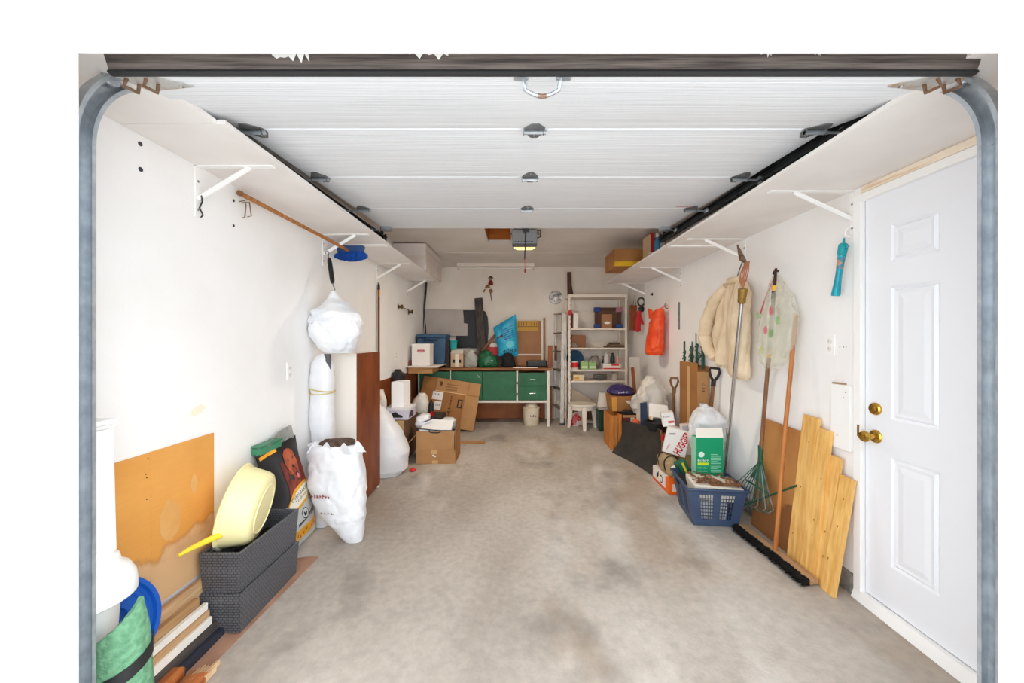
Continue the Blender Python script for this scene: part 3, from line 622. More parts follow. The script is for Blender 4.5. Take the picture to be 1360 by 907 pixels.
# cardboard on the floor under the planters
po = [(-1.395, 1.50), (-1.30, 1.515), (-1.235, 1.47), (-1.25, 1.60), (-1.205, 2.31), (-1.275, 2.31), (-1.40, 2.28)]
mb = MB(); n = len(po)
mb.add([V((x, y, FZ(y)+.0005)) for x, y in po]+[V((x, y, FZ(y)+.005)) for x, y in po], [tuple(range(n))[::-1], tuple(range(n, 2*n))]+[(i, (i+1) % n, n+(i+1) % n, n+i) for i in range(n)])
mb.top('cardboard_sheet', 'flat reddish brown cardboard sheet on the floor under the planters', 'cardboard', mat('floor_cardboard', (176, 136, 112), .85, col2=(150, 112, 90), scale=6, detail=6))

# two stacked wicker planters
M_WICK = wicker('dark_wicker_plastic', (98, 99, 104), (54, 55, 60))
def planter(z0, ht, label, y0=1.708, off=0):
    pn = T('planter_box', label, 'planter', (-1.34+off, 1.93, z0), 'stacked wicker planters')
    xa, xb, ya, yb = -1.432+off, -1.243+off, y0, y0+.46; i = .012; t = .014
    lo_ = [(xa+i, ya+i), (xb-i, ya+i), (xb-i, yb-i), (xa+i, yb-i)]; hi_ = [(xa, ya), (xb, ya), (xb, yb), (xa, yb)]
    ins = lambda q, s: [(q[0][0]+s, q[0][1]+s), (q[1][0]-s, q[1][1]+s), (q[2][0]-s, q[2][1]-s), (q[3][0]+s, q[3][1]-s)]
    for k, nm in enumerate(('front_wall', 'side_wall', 'rear_wall', 'side_wall')):
        a, c = k, (k+1) % 4; L2, H2 = ins(lo_, t), ins(hi_, t)
        MB().hexa([(*lo_[a], z0), (*lo_[c], z0), (*L2[c], z0), (*L2[a], z0), (*hi_[a], z0+ht), (*hi_[c], z0+ht), (*H2[c], z0+ht), (*H2[a], z0+ht)]).o(nm, M_WICK, pn, bv=.002)
    MB().bx(xa+i+.002, xb-i-.002, ya+i+.002, yb-i-.002, z0+.001, z0+.012).o('bottom', M_BLACK, pn)
    return pn
zp = FZ(1.72)+.006
planter(zp, .182, 'dark grey wicker planter on the floor, lower of the stacked pair')
p2 = planter(zp+.183, .184, 'dark grey wicker planter holding the yellow basin, upper of the pair', off=-.002)
zi = zp+.183+.09
MB().bx(-1.415, -1.262, 1.735, 2.14, zi-.02, zi).o('dark_filling', mat('dark_soil_liner', (38, 36, 36), .8, bump=.5, bscale=30), p2)
# cream basin standing on edge in the planter
bs = T('wash_basin', 'cream yellow plastic basin standing on edge in the upper planter', 'basin', (-1.33, 1.92, .29))
M_CREAM = mat('cream_plastic', (246, 236, 178), .38)
ax = V((.92, .25, -.20)).normalized(); c = V((-1.35, 1.905, .505))
MB().lathe([(.168, -.058), (.198, -.060), (.202, -.056), (.198, -.050), (.188, -.046), (.184, -.02), (.170, .045), (.162, .062), (.144, .072), (.05, .074), (.01, .074), (.01, .068), (.142, .066), (.156, .055), (.164, .045), (.178, -.02), (.180, -.05)], c, ax, n=56).o('bowl', M_CREAM, bs, sm=40)
MB().lathe([(.11, .0741), (.112, .078), (.118, .078), (.12, .0735)], c, ax, n=48).o('foot_ring', M_CREAM, bs, sm=40)
# yellow handle
yh = T('yellow_scoop', 'bright yellow plastic handle sticking out of the upper planter', 'scoop', (-1.38, 1.68, .42))
MB().tube([(-1.405, 1.575, .444), (-1.393, 1.62, .449), (-1.37, 1.68, .452), (-1.345, 1.76, .450)], [.007, .011, .0135, .017], 12).o('handle', mat('bright_yellow_plastic', (246, 214, 60), .4), yh, sm=50)
MB().lathe([(.017, 0), (.028, .02), (.03, .06), (.02, .075)], (-1.345, 1.758, .45), (.3, 1, -.25), n=20).o('scoop_bowl', mat('bright_yellow_plastic', (246, 214, 60), .4), yh, sm=40)
# black hooks in the planter
MB().tube([(-1.40, 1.74, .33), (-1.39, 1.735, .385), (-1.375, 1.735, .39), (-1.365, 1.74, .375), (-1.372, 1.745, .362)], .0035, 6).top('wire_hook', 'small curled grey wire hook in the front of the upper planter', 'hook', M_STEEL, sm=50)

# dog food bag
db = T('dog_food_bag', 'black and grey dog food bag with a red setter picture leaning on the wall', 'pet food bag', (-1.40, 2.33, FZ(2.3)))
C00, C10, C01, C11 = V((-1.378, 2.235, .03)), V((-1.378, 2.635, .045)), V((-1.405, 2.065, .705)), V((-1.405, 2.44, .73))
def bag(u, v, side=1):
    q = (C00*(1-u)+C10*u)*(1-v)+(C01*(1-u)+C11*u)*v
    pin = (1-(2*u-1)**4)*min(1, (1-v)*3.2)*min(1, .35+v*4)
    wob = .006*noise.noise(V((u*5, v*7, side)))
    yb = .012*math.sin(v*6)*(2*u-1)
    return q+V(((.045*pin+wob*pin+.003)*side-.02, yb, 0))
NU, NV = 26, 46; mb = MB(); vs_ = []
for side in (1, -1): vs_ += [bag(i/NU, j/NV, side) for i in range(NU+1) for j in range(NV+1)]
I = lambda i, j, s: s*(NU+1)*(NV+1)+i*(NV+1)+j
mb.add(vs_, [])
for i in range(NU):
    for j in range(NV):
        v = (j+.5)/NV; mb.mi += [0 if v > .46 else (2 if .06 < v < .17 else 1)]*2
        mb.f += [(I(i, j, 0), I(i+1, j, 0), I(i+1, j+1, 0), I(i, j+1, 0)), (I(i, j, 1), I(i, j+1, 1), I(i+1, j+1, 1), I(i+1, j, 1))]
for i in range(NU):
    for j in (0, NV): mb.f.append((I(i, j, 0), I(i+1, j, 0), I(i+1, j, 1), I(i, j, 1))); mb.mi.append(1)
for j in range(NV):
    for i in (0, NU): mb.f.append((I(i, j, 0), I(i, j+1, 0), I(i, j+1, 1), I(i, j, 1))); mb.mi.append(0 if j/NV > .46 else 1)
mb.o('bag_body', [mat('bag_black', (42, 40, 42), .35, col2=(30, 29, 31), scale=8), mat('bag_silver', (206, 208, 206), .35, col2=(190, 192, 190), scale=8), mat('bag_yellow', (246, 178, 40), .4, col2=(236, 160, 24), scale=20)], db, sm=60)
def patch(par, name, poly, m, off=.0015, surf=None):
    cx = sum(p[0] for p in poly)/len(poly); cy = sum(p[1] for p in poly)/len(poly); n = len(poly); vs = []; fs = []
    surf = surf or (lambda u, v: bag(u, v)+V((off, 0, 0)))
    for s in (1, .7, .4): vs += [surf(cx+(x-cx)*s, cy+(y-cy)*s) for x, y in poly]
    vs.append(surf(cx, cy))
    for k in range(2):
        for i in range(n): fs.append((k*n+i, k*n+(i+1) % n, (k+1)*n+(i+1) % n, (k+1)*n+i))
    for i in range(n): fs.append((2*n+i, 2*n+(i+1) % n, 3*n))
    return MB().add(vs, fs).o(name, m, par, sm=60)
M_SET = mat('setter_red', (158, 66, 40), .6, col2=(108, 38, 24), scale=30, stretch=(1, 1, .25)); M_SETL = mat('setter_light', (188, 96, 62), .6, col2=(150, 66, 40), scale=40, stretch=(1, 1, .3))
wav = lambda poly, s, k: [(x+k*math.sin(9*i+s), y+k*.6*math.cos(7*i+s)) for i, (x, y) in enumerate(poly)]
M_EAR = mat('setter_dark', (122, 46, 30), .6, col2=(84, 28, 18), scale=34, stretch=(1, 1, .2))
patch(db, 'printed_dog', wav([(.34, .52), (.46, .47), (.62, .45), (.80, .47), (.92, .55), (.88, .68), (.78, .76), (.50, .76), (.40, .66)], 1, .01), M_SET, .0015)
patch(db, 'printed_dog', wav(ell(.41, .715, .075, .135, 28, .10), 2, .010), M_EAR, .002)
patch(db, 'printed_dog', wav(ell(.83, .715, .068, .125, 28, -.10), 3, .010), M_EAR, .002)
patch(db, 'printed_dog', [(.47, .80), (.50, .90), (.58, .935), (.68, .935), (.76, .90), (.78, .80), (.745, .73), (.71, .67), (.64, .655), (.57, .67), (.53, .73)], M_SETL, .003)
patch(db, 'printed_dog', ell(.635, .725, .062, .062, 22), M_SET, .0035)
patch(db, 'printed_dog', ell(.64, .765, .03, .015, 16), M_BLACK, .0042)
patch(db, 'printed_dog', ell(.64, .69, .048, .02, 16), M_BLACK, .0042)
patch(db, 'printed_dog', ell(.645, .672, .03, .026, 16), plain((226, 128, 134), .5), .005)
for ex in (.565, .705): patch(db, 'printed_dog', ell(ex, .838, .017, .009, 12), M_BLACK, .0045)
M_YEL = mat('bag_yellow', (246, 178, 40))
patch(db, 'oval_border', ell(.60, .475, .34, .105, 36, .16), M_YEL, .003)
patch(db, 'oval_label', ell(.60, .475, .33, .070, 36, .16), plain((246, 242, 222), .5), .0045)
sf = lambda o: (lambda u, v: bag(u, v)+V((o, 0, 0)))
lettering(db, 'OVEN-BAKED', (.36, .465), (.48, .045), (-.012, .036), M_INK, surf=sf(.006))
lettering(db, 'Tradition', (.44, .433), (.32, .03), (-.008, .028), plain((120, 70, 50), .7), surf=sf(.006))
patch(db, 'gold_strip', [(.03, .945), (.42, .955), (.42, .985), (.03, .975)], M_YEL, .002)
patch(db, 'round_emblem', ell(.62, .285, .085, .052, 26), M_INK, .002)
patch(db, 'round_emblem', ell(.62, .285, .072, .044, 26), plain((214, 216, 214), .5), .003)
patch(db, 'round_emblem', [(.58, .27), (.60, .26), (.64, .262), (.66, .285), (.65, .31), (.635, .29), (.61, .285), (.595, .31), (.585, .30)], M_INK, .004)
for (a, c, e, f) in ((.40, .205, .66, .025), (.70, .235, .28, .022)): patch(db, 'arrow_band', [(a, c), (a+e*.85, c+.02), (a+e*.93, c+.034), (a+e*.85, c+.045), (a, c+f)], plain((70, 72, 72), .5), .002)
for a, c in ((.80, .375), (.90, .34)): patch(db, 'small_print', [(a, c), (a+.14, c+.008), (a+.14, c+.024), (a, c+.016)], M_INK, .002)
for k in range(9): patch(db, 'printed_bird', ell(.30+.075*k, .105+.02*math.sin(k*2.1), .022, .012, 10, k), plain((170, 96, 18), .5), .002)
# clear torn upper film with green tray
def film(u, v): p = bag(.08+.86*u, .985); return p+V((-.005+.012*math.sin(u*7), -.02*v+.012*v*math.sin(5*u), .085*v*(.55+.5*u)))
MB().sheet(film, 18, 6, .0015).o('torn_film', see_through('grey_film', (150, 154, 148), .55), db, sm=60)
tr = T('plastic_tray', 'small green plastic tray tucked behind the dog food bag', 'tray', (-1.44, 2.16, .70))
MB().bx(-1.462, -1.412, 2.09, 2.28, .70, .742).o('tray_body', mat('green_tray', (58, 130, 96), .45), tr, bv=.006)
MB().bx(-1.464, -1.408, 2.086, 2.284, .743, .752).o('tray_rim', mat('green_tray', (58, 130, 96), .45), tr, bv=.003)

# big white bag in front of the cabinet
wb = T('plastic_bag', 'bulging white plastic bag with brown contents in front of the cabinet', 'plastic bag', (-1.17, 2.53, FZ(2.5)))
z0 = FZ(2.5)+.002
MB().pouch([(z0, -1.075, 2.50, .055, .04), (z0+.06, -1.10, 2.51, .085, .07), (.2, -1.15, 2.52, .145, .10), (.38, -1.185, 2.525, .18, .115), (.5, -1.20, 2.53, .185, .11), (.6, -1.215, 2.535, .17, .10), (.645, -1.225, 2.54, .165, .09)], seed=2, amp=.085, freq=7, nth=96, nh=80).o('bag', M_BAG, wb, sm=25)
MB().pouch([(.60, -1.21, 2.54, .12, .07), (.65, -1.20, 2.54, .115, .065), (.675, -1.19, 2.54, .06, .04)], seed=5, amp=.16, freq=16, nh=16).o('contents', mat('brown_contents', (98, 78, 64), .9, col2=(70, 54, 44), scale=30, bump=.6, bscale=40), wb, sm=30)
for k, (x, y, a) in enumerate(((-1.36, 2.465, 0), (-1.28, 2.455, 1), (-1.16, 2.45, 2), (-1.09, 2.50, 3))):
    MB().sheet(lambda u, v: V((x+.10*u, y+.012*math.sin(3*u+a)-.01*v, .60+.075*v*(1-abs(2*u-1)**1.5)+.004)), 10, 6, .002).o('bag_rim', M_BAG, wb, sm=60)
def wbs(z): return 2.404 if z > .3 else 2.42
M_FR = plain((170, 62, 62), .6)
lettering(wb, 7, (-1.30, 2.398, .34), (.12, 0, -.01), (0, 0, .03), M_FR)
lettering(wb, 4, (-1.245, 2.402, .235), (.09, 0, -.005), (0, 0, .02), plain((150, 120, 120), .6))

# tall cabinet, seen from its side and back
cb = T('tall_cabinet', 'tall narrow cabinet with white side and brown back panel', 'cabinet', (-1.34, 3.13, FZ(3.1)))
zb = FZ(3.1)+.002
MB().bx(-1.455, -1.222, 2.89, 2.908, zb, 1.222).o('side_panel', mat('cabinet_white', (238, 232, 224), .5), cb, bv=.001)
MB().bx(-1.455, -1.222, 3.352, 3.37, zb, 1.222).o('side_panel', mat('cabinet_white', (238, 232, 224), .5), cb, bv=.001)
MB().bx(-1.455, -1.222, 2.888, 3.372, 1.2225, 1.234).o('top_panel', mat('cabinet_white', (238, 232, 224), .5), cb, bv=.001)
MB().bx(-1.2215, -1.216, 2.889, 3.371, zb+.03, 1.234).o('back_panel', mat('mottled_brown_back', (142, 72, 34), .45, col2=(100, 44, 20), scale=5, detail=9, lo=.35, hi=.7, stretch=(1, 1.6, .8)), cb)
for z in (zb+.04, .42, .82): MB().bx(-1.45, -1.2225, 2.909, 3.351, z, z+.016).o('inner_shelf', mat('cabinet_white', (238, 232, 224), .5), cb)
# wrapped roll
wr = T('wrapped_bundle', 'long bundle wrapped in white plastic and tied with yellow string', 'bundle', (-1.385, 2.70, FZ(2.7)))
cx, cy = -1.382, 2.70
MB().pouch([(FZ(2.7)+.002, cx, cy, .05, .05), (.2, cx, cy, .07, .065), (.62, cx+.005, cy, .073, .068), (.8, cx-.004, cy, .08, .07), (.97, cx, cy, .074, .066), (1.05, cx-.002, cy, .080, .068), (1.16, cx, cy, .075, .062), (1.22, cx+.005, cy, .05, .045), (1.24, cx+.008, cy, .02, .02)], seed=8, amp=.05, freq=8, nh=90).o('plastic_wrap', M_BAG, wr, sm=30)
MB().tube([(cx+math.cos(t)*.080, cy+math.sin(t)*.074, .985-.012*math.cos(t)) for t in [2*math.pi*k/24 for k in range(24)]], .004, 6, closed=True).tube([(cx+math.cos(t)*.081, cy+math.sin(t)*.075, .968+.008*math.sin(t)) for t in [2*math.pi*k/24 for k in range(24)]], .003, 6, closed=True).o('string', plain((206, 180, 96), .7), wr, sm=50)
MB().pouch([(1.12, cx+.058, cy-.025, .012, .012), (1.19, cx+.05, cy-.024, .02, .02), (1.238, cx+.04, cy-.01, .022, .022)], seed=3, amp=.08, freq=14, nh=14).o('dark_end', plain((84, 82, 82), .6), wr, sm=40)

# hanging bag and its black strap
hs = T('hanging_strap', 'black rubber strap with metal hooks hanging from the left shelf bracket', 'strap', (-1.40, 2.80, 1.7))
s0 = V((-1.425, 2.862, 1.99)); s1 = V((-1.405, 2.84, 1.945)); s2 = V((-1.34, 2.76, 1.75)); s3 = V((-1.325, 2.74, 1.70))
MB().tube([s1, s1.lerp(s2, .15), s1.lerp(s2, .85), s2], [.012, .017, .017, .011], 10).o('rubber_body', M_BLACK, hs, sm=50)
MB().tube([s1, s1+V((-.006, 0, .02)), s0+V((.006, 0, 0)), s0+V((0, 0, .018)), s0+V((-.016, 0, .012)), s0+V((-.02, 0, -.006))], .0035, 6).o('hook', M_STEEL, hs, sm=50)
MB().tube([s2, s2+V((.004, 0, -.02)), s3+V((.012, 0, 0)), s3+V((.004, 0, -.016)), s3+V((-.01, 0, -.006))], .0035, 6).o('hook', M_STEEL, hs, sm=50)
hbg = T('hanging_bag', 'stuffed white plastic bag hanging above the white cabinet', 'plastic bag', (-1.29, 2.72, 1.24))
MB().pouch([(1.245, -1.27, 2.73, .09, .08), (1.28, -1.28, 2.72, .125, .11), (1.36, -1.29, 2.715, .165, .14), (1.46, -1.295, 2.715, .172, .145), (1.53, -1.295, 2.715, .155, .13), (1.59, -1.30, 2.72, .095, .08), (1.64, -1.315, 2.735, .045, .04), (1.69, -1.325, 2.74, .015, .015)], seed=11, amp=.10, freq=8, nth=96, nh=84).o('bag', mat('hanging_white_plastic', (240, 241, 243), .35, col2=(216, 222, 232), scale=7, lo=.45, hi=.75), hbg, sm=25)
for a in (-.03, .03): MB().tube([(-1.305+a, 2.72, 1.60), (-1.32+a*.8, 2.735, 1.655), (-1.324, 2.74, 1.69)], .006, 6).o('bag_handle', M_BAG, hbg, sm=50)
MB().lathe([(.004, 0), (.003, .002)], (-1.39, 2.575, 1.45), (0, -1, 0), n=8).o('hole', M_INK, hbg)

# broom stored along the underside of the left shelf
br = T('duster_broom', 'blue bristle broom with wooden handle hung under the left shelf', 'broom', (-1.40, 2.5, 2.05))
p = V((-1.435, 1.965, 2.098)); q = V((-1.335, 3.02, 2.045))
MB().tube([p, p.lerp(q, .3), p.lerp(q, .7), q], .0125, 10).o('handle', M_HANDLE, br, sm=50)
MB().lathe([(.0, 0), (.014, .002), (.016, .012), (.0135, .02)], p-V((0, .008, 0)), (q-p), n=12).o('handle_end', M_HANDLE2, br, sm=50)
MB().hexa([(-1.425, 3.0, 2.035), (-1.225, 3.0, 2.035), (-1.235, 3.06, 2.035), (-1.415, 3.06, 2.035), (-1.43, 3.0, 2.085), (-1.215, 3.0, 2.085), (-1.22, 3.06, 2.085), (-1.42, 3.06, 2.085)]).o('head_block', plain((36, 70, 120), .5), br, bv=.006)
M_BRIS = mat('blue_bristles', (16, 92, 190), .8, col2=(10, 60, 140), scale=40, stretch=(1, 1, .2), bump=1, bscale=60)
mb = MB()
for k in range(240):
    t = rnd.random()*2*math.pi; r = math.sqrt(rnd.random()); x = -1.32+.085*r*math.cos(t); y = 3.03+.025*r*math.sin(t)
    d = V(((x+1.32)*.55, (y-3.03)*1.2-.01, -.085+.03*r*r)); mb.tube([(x, y, 2.045), V((x, y, 2.045))+d*.6+V(((x+1.32)*.2, 0, 0)), V((x, y, 2.045))+d], [.0045, .006, .003], 4)
mb.o('bristles', M_BRIS, br, kind='stuff')
for y0_ in (2.01,): MB().tube([(XL+.001, y0_, 2.07), (XL+.03, y0_, 2.075), (XL+.036, y0_, 2.05), (XL+.03, y0_, 1.985), (XL+.02, y0_, 1.985)], .003, 6).tube([(XL+.001, y0_+.02, 2.07), (XL+.04, y0_+.02, 2.075), (XL+.05, y0_+.02, 2.0), (XL+.03, y0_+.02, 1.995)], .003, 6).top('wire_hook', 'bent wire hook holding the blue broom handle', 'hook', M_RUST, sm=50)
MB().tube([(XL+.006, 1.752, 1.99), (XL+.022, 1.745, 2.0), (XL+.028, 1.74, 1.97), (XL+.012, 1.745, 1.945), (XL+.03, 1.742, 1.91), (XL+.02, 1.742, 1.90)], .0035, 6).top('wire_hook', 'small dark S hook on the front left shelf bracket', 'hook', M_DARKST, sm=50)
for (a, b2) in ((186, 191), (186.5, 225)):
    Y = 742.4/(687-a); pt = A(a, b2, Y)
    MB().lathe([(.009, 0), (.009, .002), (.004, .006)], (XL, Y, pt.z), (1, 0, 0), n=10).top('wall_bolt', ('upper' if b2 < 200 else 'lower')+' small dark bolt in the left wall near the door track', 'bolt', M_DARKST)
for k, (Y, z) in enumerate(((2.0, 2.06), (2.0, 1.93))): MB().lathe([(.007, 0), (.007, .002), (.003, .004)], (XL, Y-.03, z), (1, 0, 0), n=10).top('wall_bolt', ['upper', 'lower'][k]+' dark screw beside the broom handle end', 'bolt', M_DARKST)
# outlets
def outlet(x, sx, Y, z, label, wid=.07):
    o = T('wall_outlet', label, 'outlet', (x, Y, z-.057))
    MB().bx(min(x, x+sx*.006), max(x, x+sx*.006), Y-wid/2, Y+wid/2, z-.057, z+.057).o('cover_plate', M_WHITE, o, bv=.002)
    for dz in (.02, -.02):
        s = MB().lathe([(.017, 0), (.017, .0015), (.015, .002)], (x+sx*.006, Y, z+dz), (sx, 0, 0), n=20).o('socket', plain((232, 228, 222), .4), o)
        for dy in (-.006, .006): MB().bx(min(x+sx*.0075, x+sx*.0085), max(x+sx*.0075, x+sx*.0085), Y+dy-.001, Y+dy+.001, z+dz-.004, z+dz+.005).o('slot', M_INK, s)
outlet(XL, 1, 2.45, 1.136, 'white power outlet on the left wall beside the wrapped bundle', .06)
outlet(XL, 1, 4.59, 1.15, 'white power outlet far along the left wall')
# chipped paint spot on the left wall
Y = 742.4/(687-262); c = A(262, 545, Y)
MB().prism([(x*(1+.2*rnd.uniform(-1, 1)), y*(1+.2*rnd.uniform(-1, 1))) for x, y in ell(0, 0, .04, .02, 20, .3)], (XL, Y, c.z), (0, 1, 0), (0, 0, 1), .0012).top('plaster_patch', 'small cream plaster patch on the left wall above the hardboard', 'plaster patch', plain((238, 232, 208), .8))
# stick with orange tag by the third bracket
st = T('hanging_level', 'long brown wooden stick with orange tag hanging from the third left bracket', 'stick', (-1.44, 4.0, .9))
MB().hexa([(-1.452, 3.955, .85), (-1.44, 3.955, .85), (-1.44, 3.985, .85), (-1.452, 3.985, .85), (-1.452, 3.952, 1.86), (-1.44, 3.952, 1.86), (-1.44, 3.988, 1.86), (-1.452, 3.988, 1.86)]).o('shaft', mat('reddish_stick', (122, 74, 42), .55, col2=(96, 54, 30), scale=6, stretch=(8, 8, .6)), st, bv=.003)
MB().tube([(-1.446, 3.97, 1.86), (-1.446, 3.97, 1.91), (-1.45, 3.98, 1.935)], [.015, .012, .004], 8).o('cap', M_BLACK, st, sm=50)
MB().bx(-1.4385, -1.425, 3.948, 3.95, 1.78, 1.86).o('tag', plain((224, 140, 40), .5), st)
# bronze rail with two knobs on the left wall
bh = T('coat_hook_rail', 'small bronze rail with two knobs on the left wall near the workbench', 'hook rail', (XL, 4.9, 1.72))
for Y, z in ((4.68, 1.745), (5.13, 1.715)):
    MB().lathe([(.03, 0), (.03, .006), (.014, .012), (.012, .035), (.02, .045), (.02, .06), (.01, .066)], (XL, Y, z), (1, 0, 0), n=18, sx=.6, sy=1.3).o('knob', M_BRONZE, bh, sm=40)
MB().tube([(XL+.04, 4.68, 1.745), (XL+.035, 4.9, 1.735), (XL+.04, 5.13, 1.715)], .006, 8).o('rod', M_BRONZE, bh, sm=50)

# large white carton on the left shelf
cz = SL+.0175
wc = T('shelf_carton', 'large off white carton sealed with tape on the left shelf', 'carton', (-1.26, 4.93, cz))
M_OW = mat('off_white_card', (232, 224, 220), .7, col2=(222, 212, 206), scale=3)
MB().bx(XL+.006, -1.075, 4.47, 5.40, cz, 2.472).o('carton_body', M_OW, wc, bv=.003)
MB().bx(XL+.01, -1.074, 4.4685, 4.4695, cz+.13, cz+.175).bx(-1.0748, -1.0738, 4.469, 5.0, cz+.13, cz+.175).o('tape', plain((222, 208, 198), .35), wc)
MB().bx(-1.0749, -1.0742, 4.47, 5.4, cz+.235, cz+.24).o('flap_seam', plain((190, 178, 170), .7), wc)

# heap behind the tall cabinet
t = T('plastic_bag', 'large smooth white plastic sack on the floor behind the brown cabinet', 'plastic bag', (-1.25, 3.68, FZ(3.7)))
z0 = FZ(3.6)
MB().pouch([(z0, -1.28, 3.70, .15, .14), (z0+.05, -1.27, 3.70, .19, .17), (.25, -1.26, 3.70, .20, .18), (.42, -1.28, 3.70, .17, .16), (.58, -1.33, 3.72, .10, .12), (.68, -1.37, 3.74, .05, .06)], seed=21, amp=.05, freq=4, nh=64).o('bag', M_BAG, t, sm=25)
MB().pouch([(.66, -1.375, 3.745, .045, .05), (.70, -1.38, 3.75, .025, .03), (.74, -1.385, 3.75, .04, .035)], seed=22, amp=.12, freq=14, nh=14).o('knotted_neck', M_BAG, t, sm=30)
MB().lathe([(.0, 0), (.03, .0), (.035, .012), (.02, .025), (.005, .03)], (-1.03, 3.75, FZ(3.75)+.001), n=14).top('red_toy', 'small round red plastic toy on the floor beside the white sack', 'toy', M_RED, sm=40)
M_DCARD = mat('brown_stack_card', (120, 88, 64), .8, col2=(92, 66, 48), scale=5)
t = T('carton', 'brown carton under the shoe box behind the white sack', 'carton', (-1.28, 4.25, FZ(4.2)))
MB().bx(-1.45, -1.175, 4.02, 4.5, FZ(4.3), .485).o('carton_body', M_DCARD, t, bv=.004)
MB().bx(-1.35, -1.20, 4.0185, 4.0195, .10, .484).o('tape', M_TAPE, t)
t = T('shoe_box', 'white shoe box with a dark printed sneaker under the tall white box', 'shoe box', (-1.27, 4.15, .486))
MB().bx(-1.415, -1.16, 4.04, 4.34, .487, .60).o('box_body', plain((214, 208, 222), .6), t, bv=.003)
MB().bx(-1.418, -1.157, 4.037, 4.343, .585, .612).o('lid', plain((236, 234, 238), .6), t, bv=.003)
MB().prism([(0, 0), (.11, 0), (.115, .02), (.07, .035), (.04, .06), (.0, .05)], (-1.33, 4.0395, .51), (1, 0, 0), (0, 0, 1), .0008).o('printed_shoe', M_INK, t)
MB().prism(ell(0, 0, .022, .022), (-1.385, 4.0395, .535), (1, 0, 0), (0, 0, 1), .0008).o('printed_badge', plain((50, 60, 130), .5), t)
MB().prism([(0, 0), (.16, 0), (.16, .05), (.07, .07), (.0, .04)], (-1.1598, 4.08, .50), (0, 1, 0), (0, 0, 1), .0008).o('printed_shoe', plain((70, 66, 72), .6), t)
t = T('white_box', 'plain tall white box standing on the shoe box', 'box', (-1.24, 4.15, .613))
MB().hexa([(-1.345, 4.06, .613), (-1.225, 4.09, .613), (-1.20, 4.27, .613), (-1.32, 4.25, .613), (-1.345, 4.06, .885), (-1.225, 4.09, .885), (-1.20, 4.27, .885), (-1.32, 4.25, .885)]).o('box_body', plain((244, 243, 242), .5), t, bv=.002)
MB().hexa([(-1.343, 4.061, .8855), (-1.227, 4.091, .8855), (-1.203, 4.268, .8855), (-1.319, 4.248, .8855), (-1.343, 4.061, .887), (-1.227, 4.091, .887), (-1.203, 4.268, .887), (-1.319, 4.248, .887)]).o('top_flap', plain((250, 250, 250), .5), t)
MB().pouch([(.62, -1.40, 4.45, .05, .06), (.75, -1.39, 4.45, .075, .08), (.93, -1.39, 4.46, .07, .08), (.99, -1.40, 4.46, .03, .04)], seed=31, amp=.1, freq=9, nh=30).top('black_bag', 'crumpled black bag behind the tall white box', 'bag', plain((40, 38, 40), .5), sm=30)
MB().pouch([(FZ(3.95), -1.41, 3.93, .04, .07), (.5, -1.41, 3.93, .045, .06), (.7, -1.40, 3.92, .05, .06), (.82, -1.42, 3.94, .03, .04)], seed=33, amp=.12, freq=10, nh=40).top('plastic_bag', 'narrow greyish clear plastic bag beside the brown cabinet back', 'plastic bag', M_BAGC, sm=30)
t = T('storage_crate', 'dark crate under the white plastic jug behind the open carton', 'crate', (-1.05, 4.75, FZ(4.7)))
MB().bx(-1.26, -.92, 4.55, 4.9, FZ(4.7), .40).o('crate_body', plain((64, 56, 52), .6), t, bv=.006)
MB().bx(-1.265, -.915, 4.545, 4.905, .385, .41).o('crate_rim', plain((52, 46, 44), .6), t, bv=.004)
t = T('plastic_jug', 'round white plastic jug in a clear bag behind the open carton', 'jug', (-1.20, 4.68, .41))
MB().pouch([(.411, -1.19, 4.68, .08, .07), (.46, -1.19, 4.68, .098, .085), (.58, -1.19, 4.68, .098, .085), (.63, -1.18, 4.68, .075, .07), (.665, -1.17, 4.68, .05, .05)], seed=41, amp=.05, freq=10, nh=34).o('jug_body', M_BAGC, t, sm=30)
MB().lathe([(.045, .64), (.05, .665), (.045, .68), (.01, .685)], (-1.175, 4.68, 0), n=20).o('jug_lid', plain((226, 222, 214), .5), t, sm=40)
t = T('spray_can', 'small black can with a red base beside the white jug', 'can', (-1.06, 4.66, .41))
MB().lathe([(.03, .411), (.032, .42), (.032, .46)], (-1.055, 4.66, 0), n=18).o('red_base', M_RED, t, sm=40)
MB().lathe([(.031, .4605), (.031, .55), (.018, .57), (.012, .60), (.01, .605)], (-1.055, 4.66, 0), n=18).o('can_body', M_BLACK, t, sm=40)

# open carton with bags
oc = T('open_carton', 'open brown carton on the floor filled with white bags and papers', 'carton', (-.85, 4.12, FZ(4.1)))
x0, x1, y0, y1 = -1.051, -.644, 3.95, 4.30; z0, zm, z1 = FZ(3.95)+.001, .192, .385; th = .005
MB().hexa([(x0, y0, z0), (x1, y0, z0), (x1, y0+th, z0), (x0, y0+th, z0), (x0, y0, zm), (x1, y0, zm), (x1, y0+th, zm), (x0, y0+th, zm)]).o('front_wall', M_CARD, oc)
MB().bx(x0+.002, x1-.012, y0+.001, y0+.006, zm+.001, z1).o('front_flap', M_CARD, oc)
MB().bx(x0, x1, y1-th, y1, z0+.006, z1).o('rear_wall', M_CARD, oc)
MB().bx(x0, x0+th, y0+th, y1-th, z0, z1-.03).o('side_wall', M_CARD, oc)
MB().bx(x1-th, x1, y0+th, y1-th, z0+.004, z1).o('side_wall', M_CARD2, oc)
MB().hexa([(x1-.006, y0+.01, z1), (x1-.001, y0+.01, z1), (x1-.001, y1, z1), (x1-.006, y1, z1), (x1+.03, y0+.03, z1+.06), (x1+.035, y0+.03, z1+.06), (x1+.035, y1, z1+.08), (x1+.03, y1, z1+.08)]).o('side_flap', M_CARD2, oc)
